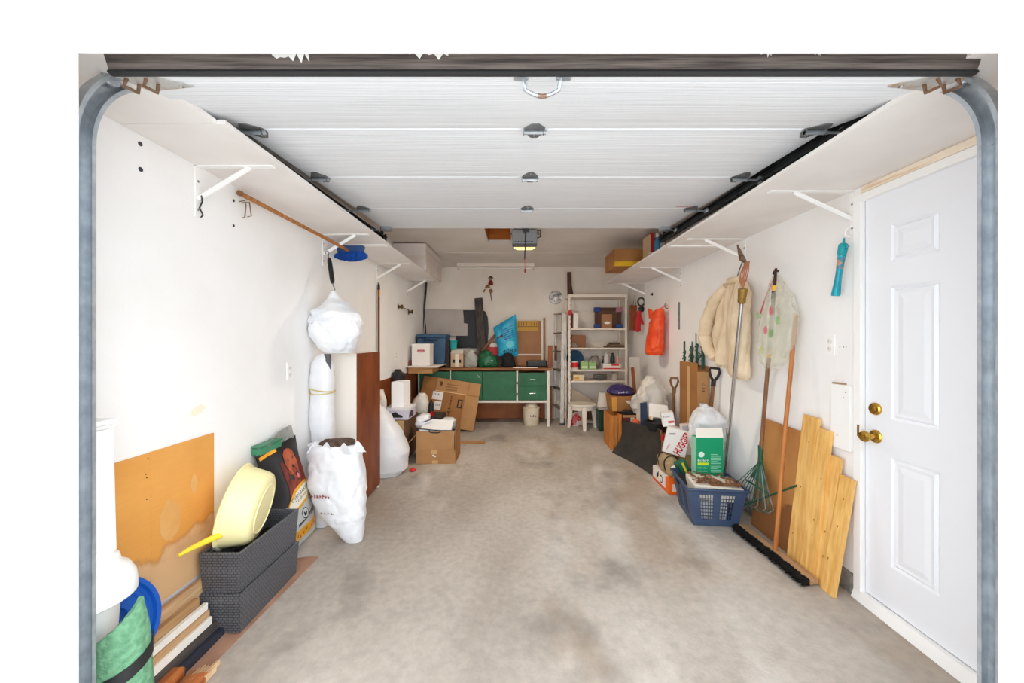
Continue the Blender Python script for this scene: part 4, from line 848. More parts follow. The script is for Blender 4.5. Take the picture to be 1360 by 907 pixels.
MB().hexa([(x0-.001, y0+.02, z1-.03), (x0+.004, y0+.02, z1-.03), (x0+.004, y1, z1-.03), (x0-.001, y1, z1-.03), (x0-.11, y0+.02, .24), (x0-.105, y0+.02, .235), (x0-.10, y1, .25), (x0-.105, y1, .255)]).o('side_flap', M_CARD, oc)
MB().bx(x0+th, x1-th, y0+th, y1-th, z0+.012, z0+.018).o('bottom', M_CARD, oc)
MB().bx(-.885, -.825, y0-.0008, y0, z0, z0+.035).bx(-.895, -.835, y0-.0008, y0, zm-.04, zm).o('tape', M_TAPE, oc)
MB().prism([(0, 0), (.035, -.018), (.042, -.006), (.007, .012)], (-.885, y0-.001, .135), (1, 0, 0), (0, 0, 1), .0008).o('paper_label', M_PAPER, oc)
MB().bx(x0+.04, x1-.05, y0+.03, y1-.03, z0+.02, .34).o('filling', plain((228, 226, 222), .6), oc, bv=.01)
t = T('folder_case', 'white document case with a black handle on top of the open carton', 'document case', (-.83, 4.06, .345))
MB().hexa([(-1.02, 3.965, .38), (-.69, 3.965, .36), (-.70, 4.18, .44), (-.98, 4.18, .46), (-1.02, 3.962, .405), (-.69, 3.962, .385), (-.70, 4.18, .452), (-.98, 4.18, .472)]).o('case_body', plain((238, 238, 238), .4), t, bv=.004)
MB().tube([(-1.045, 3.955, .418), (-.90, 3.95, .402), (-.80, 3.95, .395), (-.655, 3.955, .392)], .006, 6).o('black_edging', plain((36, 36, 48), .5), t, sm=50)
MB().tube([(-.915, 3.95, .402), (-.91, 3.94, .383), (-.885, 3.94, .376), (-.83, 3.94, .373), (-.80, 3.94, .380), (-.795, 3.95, .395)], .006, 6).o('handle', plain((36, 36, 48), .5), t, sm=50)
MB().pouch([(.34, -1.02, 4.18, .06, .09), (.42, -1.03, 4.16, .085, .11), (.48, -1.03, 4.16, .075, .10), (.52, -1.01, 4.18, .05, .06)], seed=51, amp=.1, freq=8, nh=30).top('plastic_bag', 'white plastic bag bulging from the left of the open carton', 'plastic bag', M_BAG, sm=30)
MB().pouch([(.36, -.76, 4.22, .08, .05), (.44, -.76, 4.22, .085, .055), (.475, -.76, 4.22, .05, .035)], seed=52, amp=.1, freq=9, nh=20).top('plastic_bag', 'grey printed plastic bag at the rear of the open carton', 'plastic bag', mat('grey_print_bag', (196, 196, 192), .4, col2=(70, 130, 160), scale=9, lo=.55, hi=.62), sm=30)
MB().bar((-1.0, 4.03, .464), (-.90, 4.12, .488), .022, .006).top('blue_strap', 'short dark blue strap lying on the white document case', 'strap', plain((44, 40, 96), .5), bv=.002)
# short plank on the floor by the bench
MB().hexa([(-.72, 4.66, FZ(4.7)+.001), (-.405, 4.64, FZ(4.7)+.001), (-.40, 4.72, FZ(4.7)+.001), (-.715, 4.74, FZ(4.7)+.001), (-.72, 4.66, FZ(4.7)+.02), (-.405, 4.64, FZ(4.7)+.02), (-.40, 4.72, FZ(4.7)+.02), (-.715, 4.74, FZ(4.7)+.02)]).top('wooden_plank', 'short wooden plank on the floor beside the open carton', 'board', M_PINE_X, bv=.002)
# flattened carton leaning on the bench
fc = T('flat_carton', 'big flattened brown carton with white labels leaning on the green bench', 'carton', (-.85, 5.25, FZ(5.2)))
P00, P10, P11, P01 = A(548, 562, 5.20), A(628.5, 572.5, 5.20), A(639, 510, 5.42), A(563.5, 498.5, 5.42)
P00 = P10+(P01-P11)
U = (P10-P00); W = (P01-P00); Nn = U.cross(W).normalized()
pl = lambda a, b, e=0: P00+U*a+W*b+Nn*e
def slab(par, name, a0, a1, b0, b1, e0, e1, m, bv=.001): return MB().hexa([pl(a0, b0, e0), pl(a1, b0, e0), pl(a1, b1, e0), pl(a0, b1, e0), pl(a0, b0, e1), pl(a1, b0, e1), pl(a1, b1, e1), pl(a0, b1, e1)]).o(name, m, par, bv=bv)
slab(fc, 'main_panel', 0, .76, 0, .715, -.02, 0, M_CARD2); slab(fc, 'side_panel', .762, 1, 0, .715, -.02, 0, M_CARD); slab(fc, 'top_flap', 0, .24, .72, 1, -.018, -.002, M_CARD2); slab(fc, 'top_flap', .243, .80, .72, 1, -.018, 0, M_CARD); slab(fc, 'top_flap', .803, 1, .72, 1, -.018, -.002, M_CARD)
slab(fc, 'shipping_label', .21, .39, .53, .70, .0, .0012, M_PAPER, 0); slab(fc, 'shipping_label', .27, .39, .32, .50, .0, .0012, M_PAPER, 0); slab(fc, 'tape', .24, .78, .712, .728, .0, .001, plain((220, 180, 130), .4), 0)
up = U.normalized(); wp = W.normalized()
lettering(fc, 10, pl(.555, .30, .0013), W*.36, U*-.05, M_INK); lettering(fc, 7, pl(.55, .23, .0013), W*.1, U*-.03, M_INK)
for k in range(3): lettering(fc, 12, pl(.42, .76+.055*k, .0013), U*.19, W*.04, plain((96, 62, 34), .8), name='barcode')
slab(fc, 'printed_box', .655, .74, .42, .60, .0, .0012, M_INK, 0); slab(fc, 'printed_box', .675, .72, .44, .58, .0012, .002, M_CARD2, 0); slab(fc, 'printed_box', .30, .345, .84, .93, .0, .0012, plain((96, 62, 34), .8), 0)
lettering(fc, 5, pl(.225, .62, .0016), W*.0+U*.13, W*.05, M_INK); lettering(fc, 3, pl(.295, .40, .0016), U*.08, W*.04, plain((70, 90, 130), .7))

# ================================================================ workbench and the back wall
YF = 5.50                                 # front of the bench
wbn = T('workbench', 'wooden workbench with green doors and drawers along the back wall', 'workbench', (-.47, 5.75, FZ(5.7)))
M_TOP = mat('worn_bench_top', (150, 98, 54), .6, col2=(112, 68, 36), scale=5, stretch=(.8, 10, 10))
M_FRM = mat('bench_white_frame', (226, 218, 206), .55)
MB().bx(-1.43, .50, YF-.02, YB-.008, .895, .930).o('bench_top', M_TOP, wbn, bv=.004)
def fx(px): return (px-687)*YF/505
def fz(py): return ZC+(451-py)*YF/505
zl = fz(535)
for x0, x1, z0 in ((fx(555), fx(557), zl), (fx(597), fx(599), zl), (fx(685.6), fx(688), zl), (fx(726.5), fx(730), FZ(5.5))): MB().bx(x0, x1, YF, YF+.03, z0, .8945).o('frame_post', M_FRM, wbn, bv=.001)
MB().bx(fx(555), fx(730), YF+.001, YF+.029, zl, fz(531.8)).o('frame_rail', M_FRM, wbn, bv=.001)
MB().bx(fx(730)-.03, fx(730), YB-.05, YB-.02, FZ(6), .8945).o('leg', M_FRM, wbn); MB().bx(fx(556), fx(556)+.03, YB-.05, YB-.02, FZ(6), .8945).o('leg', M_FRM, wbn); MB().bx(fx(556), fx(556)+.03, YF, YF+.03, FZ(5.5), zl).o('leg', M_FRM, wbn)
MB().bx(fx(556), fx(730), YF+.03, YB-.02, zl+.002, zl+.014).o('cabinet_floor', M_TOP, wbn)
MB().bx(fx(556), fx(730), YB-.03, YB-.02, zl+.014, .894).o('cabinet_back', M_TOP, wbn)
for a, b in ((557.5, 596.5), (599.5, 640.6), (641.2, 685)):
    MB().bx(fx(a), fx(b), YF-.012, YF+.004, fz(531.3), fz(493.5)).o('door', M_GREEN, wbn, bv=.002)
for a, b in ((495, 512.3), (513, 531.3)):
    dr = MB().bx(fx(688.6), fx(726), YF-.012, YF+.004, fz(b), fz(a)).o('drawer', M_GREEN, wbn, bv=.002)
    zc = (fz(a)+fz(b))/2
    MB().tube([(fx(704), YF-.012, zc), (fx(704), YF-.03, zc), (fx(711), YF-.03, zc), (fx(711), YF-.012, zc)], .005, 6).o('handle', M_CHROME, dr, sm=40)
for y in (507, 522): MB().bx(fx(685.8), fx(687.6), YF-.003, YF-.0005, fz(y+3), fz(y)).o('hinge', M_BLACK, wbn)
MB().prism([(-.03, .03), (-.024, .036), (.03, -.03), (.024, -.036)], (fx(636), YF-.0128, fz(500)), (1, 0, 0), (0, 0, 1), .0006).o('scratch', plain((150, 180, 150), .7), wbn)
MB().prism([(.03, .03), (.024, .03), (-.012, -.012), (-.008, -.016)], (fx(636), YF-.0129, fz(500)), (1, 0, 0), (0, 0, 1), .0006).o('scratch', plain((150, 180, 150), .7), wbn)
zt = .9305
# bucket under the bench
bk = T('plastic_bucket', 'dirty white plastic bucket with lid under the right end of the bench', 'bucket', (.195, 5.62, FZ(5.6)))
bx_ = A(705.5, 551, 5.62).x; zb = FZ(5.62)+.001
M_BKT = mat('dirty_white_plastic', (226, 214, 194), .5, col2=(206, 190, 164), scale=8)
MB().lathe([(.105, zb), (.112, zb+.02), (.125, zb+.24), (.13, zb+.245), (.13, zb+.262), (.122, zb+.266)], (bx_, 5.62, 0), n=32).o('bucket_body', M_BKT, bk, sm=35)
MB().lathe([(.118, zb+.2665), (.122, zb+.272), (.10, zb+.28), (.085, zb+.30), (.06, zb+.325), (.02, zb+.33)], (bx_, 5.62, 0), n=32).o('lid', M_BKT, bk, sm=35)
lettering(bk, 4, (bx_-.02, 5.495, zb+.13), (.09, .01, 0), (0, -.004, .055), plain((60, 66, 90), .7))

def pbox(name, label, cat, x0, x1, y0, y1, z0, z1, m, bv=.004, M=None):
    t = T(name, label, cat, ((x0+x1)/2, (y0+y1)/2, z0)) if M is None else T(name, label, cat, M @ V(((x0+x1)/2, (y0+y1)/2, z0)))
    MB(M).bx(x0, x1, y0, y1, z0, z1).o('body', m, t, bv=bv); return t
# board and blocks at the left end
t = T('plywood_board', 'white topped board on orange blocks at the left end of the bench', 'board', (-1.2, 5.3, .93))
MB().bx(XL+.012, -1.05, 4.99, 5.95, .972, .99).o('white_top', plain((226, 218, 210), .6), t, bv=.002)
MB().bx(XL+.03, -1.12, 5.02, 5.45, .895, .9715).o('block', M_PINE_X, t, bv=.003)
MB().bx(XL+.015, -1.43, 5.1, 5.2, .9905, 1.06).top('wood_block', 'small brown wooden block on the white board beside the white box', 'block', M_BROWNP, bv=.003)
z2 = .9905
t = pbox('document_box', 'white document box with a red label on the bench in front of the blue tote', 'box', -1.405, -1.165, 5.06, 5.28, z2, 1.27, plain((236, 230, 224), .6))
MB().bx(-1.408, -1.162, 5.057, 5.283, 1.262, 1.285).o('lid', plain((240, 235, 230), .6), t, bv=.003)
MB().bx(-1.33, -1.235, 5.0585, 5.0595, 1.17, 1.205).o('red_label', plain((180, 60, 74), .6), t)
lettering(t, 7, (-1.325, 5.0578, 1.178), (.085, 0, 0), (0, 0, .02), M_PAPER)
M_TOTE = mat('blue_grey_tote', (60, 92, 124), .45, col2=(52, 82, 112), scale=5)
t = T('storage_tote', 'blue grey storage tote with lid on the bench behind the white box', 'tote', (-1.24, 5.65, z2))
MB().taper((-1.235, 5.62), .185, .15, .205, .17, z2, 1.365).o('tote_body', M_TOTE, t, bv=.012)
MB().taper((-1.235, 5.62), .218, .183, .212, .177, 1.366, 1.42).o('lid', M_TOTE, t, bv=.01)
MB().tube([(-1.33, 5.445, 1.37), (-1.33, 5.425, 1.335), (-1.15, 5.425, 1.335), (-1.15, 5.445, 1.37)], .012, 8).o('handle', plain((34, 52, 74), .5), t, sm=50)
for x in (-1.31, -1.235, -1.16): MB().taper((x, 5.458), .012, .006, .014, .007, z2+.02, 1.33).o('rib', M_TOTE, t, bv=.003)
# poles in the corner
MB().tube([A(558.5, 470, 5.92), A(566.5, 372, 5.98)], .016, 8).top('corner_pole', 'long dark metal pole leaning in the left back corner', 'pole', M_DARKST, sm=50)
MB().tube([A(564.5, 470, 5.95), A(565.5, 420, 6.0)], .014, 8).top('corner_pole', 'shorter dark rod beside the tall pole in the left back corner', 'pole', M_DARKST, sm=50)
# grey sheet with notched edge, black panel, dark plank
o = A(563, 446, 5.99); s = 5.99/505
mb = MB(); mb.prism([(0, -.1), (30*s, -.1), (30*s, 0), (58*s, 0), (58*s, 16*s), (53*s, 17*s), (53*s, 22*s), (52*s, 34*s), (0, 35*s)], o, (1, 0, 0), (0, 0, 1), .012)
mb.top('grey_sheet', 'grey insulation sheet with a notched right edge behind the blue tote', 'sheet', mat('grey_sheet', (186, 178, 172), .6, col2=(176, 166, 158), scale=4), bv=.001)
o = A(611, 462, 6.02); s = 6.02/505
MB().prism([(-.06, 0), (33*s, 0), (37*s, 8*s), (38*s, 26*s), (37*s, 40*s), (34*s, 48*s), (30*s, 50*s), (2*s, 50*s), (-.06, 49*s)], o, (1, 0, 0), (0, 0, 1), .02).top('black_sheet', 'black plastic panel with a rounded corner behind the dark plank', 'panel', M_BLACK, bv=.003)
MB().prism([(0, 0), (24*s, 0), (25*s, 22*s), (-4*s, 23*s)], A(607, 486, 5.95), (1, 0, 0), (0, 0, 1), .01).top('white_sheet', 'pale card standing behind the jars on the bench', 'card', mat('pale_card', (210, 202, 192), .7, col2=(190, 180, 170), scale=8))
p, q = A(641.5, 487, 5.80), A(635.5, 396, 5.98)
MB().bar(p, q, .125, .03, V((0, 1, 0))).top('dark_plank', 'dark weathered plank standing upright on the bench', 'plank', mat('dark_plank_wood', (84, 74, 68), .75, col2=(56, 48, 44), scale=5, stretch=(10, 10, .7)), bv=.003)
# small things between tote and green bag
pbox('dark_book', 'tall thin dark folder standing beside the blue tote', 'folder', A(593.5, 0, 5.6).x, A(597, 0, 5.6).x, 5.55, 5.75, zt, 1.33, plain((48, 38, 36), .6), .002)
t = T('coffee_pack', 'beige paper coffee pack with a dark window on the bench', 'package', (-.9, 5.62, zt))
a, b = A(598.5, 0, 5.58).x, A(615, 0, 5.58).x
MB().bx(a, b, 5.58, 5.70, zt, 1.135).o('pack_body', plain((196, 166, 132), .6), t, bv=.006)
MB().hexa([(a, 5.58, 1.1355), (b, 5.58, 1.1355), (b, 5.70, 1.1355), (a, 5.70, 1.1355), (a+.005, 5.635, 1.19), (b-.005, 5.635, 1.19), (b-.005, 5.645, 1.19), (a+.005, 5.645, 1.19)]).o('folded_top', plain((216, 204, 190), .6), t)
MB().bx(a+.03, b-.03, 5.5785, 5.5795, 1.0, 1.045).o('dark_window', M_INK, t); MB().bx(a+.065, b-.06, 5.5775, 5.5783, .94, 1.13).o('pale_stripe', plain((232, 220, 204), .5), t)
t = T('teal_cup', 'small teal plastic cup on top of the coffee pack', 'cup', (-.94, 5.64, 1.19))
MB().lathe([(.045, 1.191), (.05, 1.2), (.062, 1.315), (.066, 1.32), (.066, 1.33), (.058, 1.33), (.045, 1.21)], (A(602, 0, 5.64).x, 5.64, 0), n=24).o('cup_body', plain((44, 168, 168), .45), t, sm=40)
MB().lathe([(.0635, 1.30), (.0665, 1.305), (.0665, 1.312), (.0635, 1.315)], (A(602, 0, 5.64).x, 5.64, 0), n=24).o('rim_band', plain((30, 140, 142), .45), t, sm=40)
for k, (px, r, h, c, lab) in enumerate(((620, .05, .17, (190, 184, 176), 'glass jar with grey lid beside the coffee pack'), (630, .04, .22, (120, 112, 104), 'tall grey jar behind the clear bag on the bench'))):
    x = A(px, 0, 5.75).x; t = T('jar', lab, 'jar', (x, 5.75, zt))
    MB().lathe([(r*.9, zt), (r, zt+.01), (r, zt+h*.8), (r*.75, zt+h*.9), (r*.75, zt+h*.93)], (x, 5.75, 0), n=20).o('jar_body', plain(c, .25), t, sm=40)
    MB().lathe([(r*.8, zt+h*.931), (r*.8, zt+h), (r*.7, zt+h+.005)], (x, 5.75, 0), n=20).o('jar_lid', plain((90, 84, 78), .4, ), t, sm=40)
t = T('clear_bag', 'clear plastic bag with dark green bottles in front of the jars', 'plastic bag', (-.68, 5.6, zt))
x = A(625.5, 0, 5.6).x
MB().pouch([(zt, x, 5.62, .07, .055), (zt+.04, x, 5.62, .095, .07), (zt+.16, x, 5.62, .085, .065), (zt+.25, x, 5.62, .03, .03)], seed=61, amp=.1, freq=10, nh=30).o('bag', M_CLEAR, t, sm=30)
for dx in (-.03, .03): MB().lathe([(.024, zt+.015), (.026, zt+.1), (.012, zt+.13), (.011, zt+.17)], (x+dx, 5.62, 0), n=14).o('bottle', plain((24, 56, 40), .3), t, sm=40)
x = A(648.5, 0, 5.6).x
t = T('green_bag', 'crumpled dark green plastic bag on the bench', 'plastic bag', (x, 5.6, zt))
MB().pouch([(zt, x, 5.60, .11, .06), (zt+.04, x, 5.6, .15, .08), (zt+.13, x-.01, 5.6, .13, .075), (zt+.21, x-.03, 5.6, .08, .05), (zt+.25, x-.04, 5.6, .03, .02)], seed=63, amp=.14, freq=9, nh=40).o('bag', mat('glossy_green_bag', (22, 104, 62), .3, col2=(14, 70, 42), scale=12), t, sm=30)
MB().sheet(lambda u, v: V((x-.09+.1*u, 5.56+.02*math.sin(6*u), zt+.19+.09*v*(1-abs(2*u-1)))), 10, 6, .002).o('bag_mouth', mat('glossy_green_bag', (22, 104, 62)), t, sm=50)
# red box, mallet handle, cyan sack, black cloth
t = pbox('red_box', 'red and white carton behind the green bag', 'box', A(648, 0, 5.85).x, A(669, 0, 5.85).x, 5.85, 5.98, 1.10, 1.225, plain((192, 36, 40), .5), .003)
MB().bx(A(650, 0, 5.85).x, A(664, 0, 5.85).x, 5.84, 5.97, 1.2255, 1.29).o('white_top', plain((232, 222, 212), .6), t, bv=.004)
pbox('brown_box', 'low brown box under the red carton on the bench', 'box', A(640, 0, 5.85).x, A(672, 0, 5.85).x, 5.80, 6.0, zt, 1.0995, plain((70, 56, 48), .7), .004)
t = T('wooden_mallet', 'slanting wooden tool handle leaning on the cyan sack', 'tool', (-.4, 5.75, 1.1))
p, q = A(641, 466, 5.76), A(665, 436, 5.80)
MB().tube([p, p.lerp(q, .5), q], [.03, .022, .018], 8).o('handle', M_HANDLE2, t, sm=40)
MB().bar(q-V((.0, 0, .02)), q+V((.03, 0, .035)), .05, .04).o('tool_head', plain((150, 60, 44), .5), t, bv=.006)
t = T('cyan_sack', 'crumpled cyan sack with black lettering standing on the bench', 'sack', (-.1, 5.72, 1.1))
o = A(657, 475, 5.70); s = 5.70/505
def sack(u, v, sd=1):
    x = (8+30*u)*(1-v)+(v)*(1+28*u)*1; x = (-1+ (6 if v < .2 else 6-7*(v-.2)/.8) + (26+ (0 if v < .2 else 4*(v-.2)/.8))*u); z = (2+ (53-12*(1-u)+6*(u-.5))*v)
    bul = (1-(2*u-1)**4)*(1-(2*v-1)**6)
    return V((o.x+x*s, o.y-sd*(.05*bul+.004)+.012*noise.noise(V((u*6, v*6, sd)))*bul, o.z+z*s))
mb = MB(); NU, NV = 22, 34
vs_ = [sack(i/NU, j/NV, sd) for sd in (1, -1) for i in range(NU+1) for j in range(NV+1)]
I = lambda i, j, q_: q_*(NU+1)*(NV+1)+i*(NV+1)+j; fs_ = []
for i in range(NU):
    for j in range(NV): fs_ += [(I(i, j, 0), I(i+1, j, 0), I(i+1, j+1, 0), I(i, j+1, 0)), (I(i, j, 1), I(i, j+1, 1), I(i+1, j+1, 1), I(i+1, j, 1))]
for i in range(NU):
    for j in (0, NV): fs_.append((I(i, j, 0), I(i+1, j, 0), I(i+1, j, 1), I(i, j, 1)))
for j in range(NV):
    for i in (0, NU): fs_.append((I(i, j, 0), I(i, j+1, 0), I(i, j+1, 1), I(i, j, 1)))
mb.add(vs_, fs_); mb.o('sack_body', mat('cyan_sack', (40, 172, 206), .4, col2=(24, 140, 184), scale=7), t, sm=50)
ss = lambda e: (lambda u, v: sack(u, v)-V((0, e, 0)))
lettering(t, '4084', (.22, .10), (.70, 0), (0, .10), M_INK, surf=ss(.003))
M_CYD = plain((18, 96, 140), .5)
for k in range(6): patch(t, 'small_print', [(.38, .48+.055*k), (.82, .48+.055*k), (.82, .505+.055*k), (.38, .505+.055*k)], M_CYD, surf=ss(.002))
patch(t, 'printed_badge', ell(.62, .32, .2, .09, 20), plain((96, 196, 214), .5), surf=ss(.002)); patch(t, 'printed_badge', [(.07, .56), (.34, .58), (.34, .66), (.07, .64)], plain((96, 40, 60), .5), surf=ss(.002))
x = A(676, 0, 5.62).x
MB().pouch([(zt, x, 5.66, .09, .06), (zt+.03, x, 5.66, .10, .07), (zt+.14, x-.01, 5.67, .085, .06), (zt+.2, x-.02, 5.68, .06, .045), (zt+.215, x-.02, 5.68, .03, .02)], seed=66, amp=.12, freq=9, nh=30).top('black_cloth', 'bunched black cloth on the bench below the cyan sack', 'cloth', plain((22, 22, 24), .8), sm=30)
# framed brown board with yellow template
t = T('framed_board', 'brown board in a pale frame with a yellow gridded template on the bench', 'board', (.2, 5.9, zt))
Yb = 5.96; fX = lambda px: (px-687)*Yb/505; fZ = lambda py: ZC+(451-py)*Yb/505
MB().bx(fX(684), fX(719), Yb, Yb+.012, zt+.001, fZ(426)).o('board', mat('tan_board2', (170, 122, 84), .7, col2=(158, 110, 74), scale=4), t)
MB().bx(fX(719), fX(721.4), Yb-.015, Yb+.014, zt+.001, fZ(424)).o('frame_side', M_FRM, t, bv=.002)
MB().bx(fX(721.6), fX(724), Yb-.01, Yb+.02, zt+.001, fZ(422)).o('frame_side', M_HANDLE, t, bv=.002)
MB().bx(fX(683), fX(721), Yb-.012, Yb-.0005, fZ(472), fZ(470)).o('frame_rail', M_FRM, t, bv=.001)
ym = MB().bx(fX(686), fX(714.6), Yb-.008, Yb-.0005, fZ(439), fZ(426)).o('yellow_template', plain((196, 146, 34), .5), t)
for k in range(8): MB().bx(fX(688.5+3.4*k), fX(689.3+3.4*k), Yb-.0088, Yb-.0081, fZ(433), fZ(427)).o('tick_mark', plain((110, 78, 20), .6), ym)
MB().bx(fX(686), fX(714.6), Yb-.0088, Yb-.0081, fZ(434.2), fZ(433.4)).o('tick_mark', plain((110, 78, 20), .6), ym)
t = T('black_pouch', 'flat black zip pouch on the right end of the bench', 'pouch', (.3, 5.62, zt))
x0, x1 = A(699, 0, 5.6).x, A(727, 0, 5.6).x
MB().bx(x0, x1, 5.56, 5.74, zt, zt+.10).o('pouch_body', M_BLACK, t, bv=.025)
MB().tube([(x0+.02, 5.558, zt+.055), (x1-.02, 5.558, zt+.055)], .003, 6).o('zip', plain((70, 70, 72), .4), t)
MB().bx(A(681, 0, 5.5).x, A(714, 0, 5.5).x, 5.49, 5.54, zt, zt+.010).top('white_strip', 'thin white strip lying on the front edge of the bench', 'strip', M_PAPER, bv=.001)
MB().bx(A(728, 0, 5.55).x, A(734, 0, 5.55).x, 5.54, 5.60, zt, 1.255).top('wooden_post', 'short brown wooden post standing at the right end of the bench', 'post', M_BROWNP, bv=.004)

# wall ornament, metal disc
or_ = T('wall_ornament', 'small jointed wooden figure with red coat hanging on the back wall', 'ornament', (A(650, 380, 6.03).x, 6.03, 1.95))
def bp(px, py): return A(px, py, 6.025)
MB().lathe([(.042, 0), (.044, .006), (.022, .012), (.018, .03), (.004, .038)], bp(651.8, 369.5), (0, 0, 1), n=16).o('hat', plain((92, 70, 48), .7), or_, sm=40)
MB().lathe([(.005, -.026), (.02, -.016), (.022, 0), (.015, .012), (.002, .016)], bp(651.5, 370.8), (0, 0, 1), n=14).o('head', plain((178, 138, 104), .7), or_, sm=40)
MB().lathe([(.012, .05), (.026, .03), (.04, -.01), (.036, -.03), (.01, -.036)], bp(651.8, 375.8), (0, 0, 1), n=16, sy=.6).o('coat', plain((134, 36, 30), .7), or_, sm=40)
M_FIG = plain((150, 112, 68), .7)
for (a, b, r0, r1) in (((650.5, 380), (646.5, 380.5), .028, .024), ((646.5, 380), (645.5, 383), .022, .016), ((644.3, 384), (642, 388), .011, .015)): MB().tube([bp(*a), bp((a[0]+b[0])/2, (a[1]+b[1])/2), bp(*b)], [r0*.8, r0, r1], 10).o('leg', M_FIG, or_, sm=50)
MB().lathe([(.004, -.036), (.026, -.02), (.032, .0), (.026, .02), (.006, .034)], bp(652, 386.5), (0, 0, 1), n=14, sy=.6).o('barrel', M_FIG, or_, sm=40)
MB().tube([bp(651.5, 389), bp(653, 400)], [.009, .005], 8).o('stick', plain((116, 92, 66), .7), or_, sm=50)
ds = T('metal_disc', 'round crumpled silver metal disc on the back wall beside the shelves', 'wall disc', (A(738, 395, 6.04).x, 6.04, 1.9))
M_DISC = mat('mottled_silver', (206, 200, 194), .35, .5, col2=(92, 84, 78), scale=16, lo=.38, hi=.68, bump=.9, bscale=18)
MB().lathe([(.1, 0), (.108, .004), (.104, .012), (.095, .008), (.05, .014), (.005, .016)], A(738, 395, 6.046), (0, -1, 0), n=36).o('disc', M_DISC, ds, sm=40)
MB().lathe([(.101, .0115), (.104, .015), (.107, .012)], A(738, 395, 6.046), (0, -1, 0), n=36).o('rim', M_DISC, ds, sm=40)

# ================================================================ white metal shelf unit
SY0, SY1 = 5.62, 6.02; ux0, ux1 = .757, 1.625
M_UN = mat('cream_metal', (232, 222, 208), .5)
un = T('shelf_unit', 'white metal shelf unit against the back wall', 'shelf unit', (1.19, 5.82, FZ(5.8)))
ztp = 2.008
for x in (ux0, ux1-.03):
    for y in (SY0, SY1-.03): MB().bx(x, x+.03, y, y+.03, FZ(5.62 if y == SY0 else 6), ztp).o('post', M_UN, un, bv=.002)
sz = [1.507, 1.218, .895, .731, .13]
for z in sz: MB().bx(ux0+.002, ux1-.002, SY0+.002, SY1-.002, z-.022, z).o('shelf', M_UN, un, bv=.002)
MB().bx(ux0, ux1, SY0-.002, SY1, ztp-.045, ztp+.001).o('shelf', M_UN, un, bv=.002)
MB().bx(ux0+.03, ux1-.03, SY1-.008, SY1, 1.80, 1.83).o('back_rail', M_UN, un, bv=.001)
for s_ in (0, 1): MB().bx(ux1-.004, ux1, SY0+.03, SY1-.03, 1.22, 1.96).o('side_sheet', M_UN, un) if s_ else None
for k in range(24):
    for x in (ux0+.012,): MB().bx(x+.010, x+.016, SY0-.0006, SY0, .3+.07*k, .32+.07*k).o('slot', plain((120, 96, 90), .6), un)
sx = lambda px, Y=5.72: (px-687)*Y/505
def sbox(name, label, cat, p0, p1, y0, y1, z, ht, c, bv=.003): return pbox(name, label, cat, sx(p0, y0), sx(p1, y0), y0, y1, z+.0005, z+ht, plain(c, .6), bv)
def bottle(name, label, px, Y, z, r, h, c, cap, cat='bottle'):
    x = sx(px, Y); t = T(name, label, cat, (x, Y, z))
    MB().lathe([(r*.95, z+.0005), (r, z+.006), (r, z+h*.62), (r*.45, z+h*.8), (r*.4, z+h*.86)], (x, Y, 0), n=18).o('bottle_body', plain(c, .35), t, sm=40)
    MB().lathe([(r*.5, z+h*.861), (r*.5, z+h*.99), (r*.4, z+h)], (x, Y, 0), n=14).o('cap', plain(cap, .4), t, sm=40); return t
# top shelf things
MB().bar((sx(756.5, 5.8), 5.8, ztp+.002), (sx(756, 5.8), 5.8, 2.37), .065, .04, V((0, 1, 0))).top('wooden_stick', 'dark brown wooden stick standing on top of the shelf unit', 'stick', plain((78, 46, 30), .6), bv=.004)
MB().hexa([(sx(758, 5.8), 5.79, ztp+.002), (sx(761.5, 5.8), 5.79, ztp+.002), (sx(761.5, 5.8), 5.83, ztp+.002), (sx(758, 5.8), 5.83, ztp+.002), (sx(758.2, 5.8), 5.79, 2.16), (sx(759.5, 5.8), 5.79, 2.16), (sx(759.5, 5.8), 5.83, 2.16), (sx(758.2, 5.8), 5.83, 2.16)]).top('wooden_wedge', 'small dark wedge beside the stick on top of the shelf unit', 'wedge', plain((58, 38, 28), .6), bv=.003)
MB().pouch([(1.70, ux0+.02, SY0-.03, .02, .015), (1.735, ux0+.02, SY0-.03, .032, .025), (1.77, ux0+.02, SY0-.03, .018, .015)], seed=71, amp=.2, freq=40, nh=14, nth=30).top('red_bow', 'small red bow on the left post of the shelf unit', 'bow', M_RED, sm=30)
z = sz[0]
sbox('white_carton', 'slim white carton upright on the shelf with the brown frame', 'box', 761.5, 768, 5.66, 5.8, z, .225, (232, 226, 218))
sbox('dark_carton', 'narrow dark red box beside the slim white carton', 'box', 757.5, 761, 5.68, 5.8, z, .22, (92, 44, 40))
t = T('picture_frame', 'brown square picture frame with blue corner guards on the shelf', 'picture frame', (1.36, 5.85, z))
a, b, zz0, zz1 = sx(790, 5.82), sx(825, 5.82), z+.001, z+.325
for q in ((a, b, zz0, zz0+.05), (a, b, zz1-.05, zz1), (a, a+.05, zz0+.05, zz1-.05), (b-.05, b, zz0+.05, zz1-.05)): MB().bx(q[0], q[1], 5.82, 5.85, q[2], q[3]).o('frame_bar', plain((84, 50, 34), .5), t, bv=.003)
MB().bx(a+.05, b-.05, 5.835, 5.845, zz0+.05, zz1-.05).o('picture', plain((104, 72, 54), .6), t)
for cx_, cz_, c in ((a, zz0, (52, 76, 140)), (a, zz1-.07, (40, 66, 136)), (b-.07, zz0, (44, 84, 150)), (b-.07, zz1-.07, (170, 116, 130))): MB().bx(cx_-.012, cx_+.085, 5.805, 5.855, cz_+.001, cz_+.072).o('corner_guard', plain(c, .5), t, bv=.006)
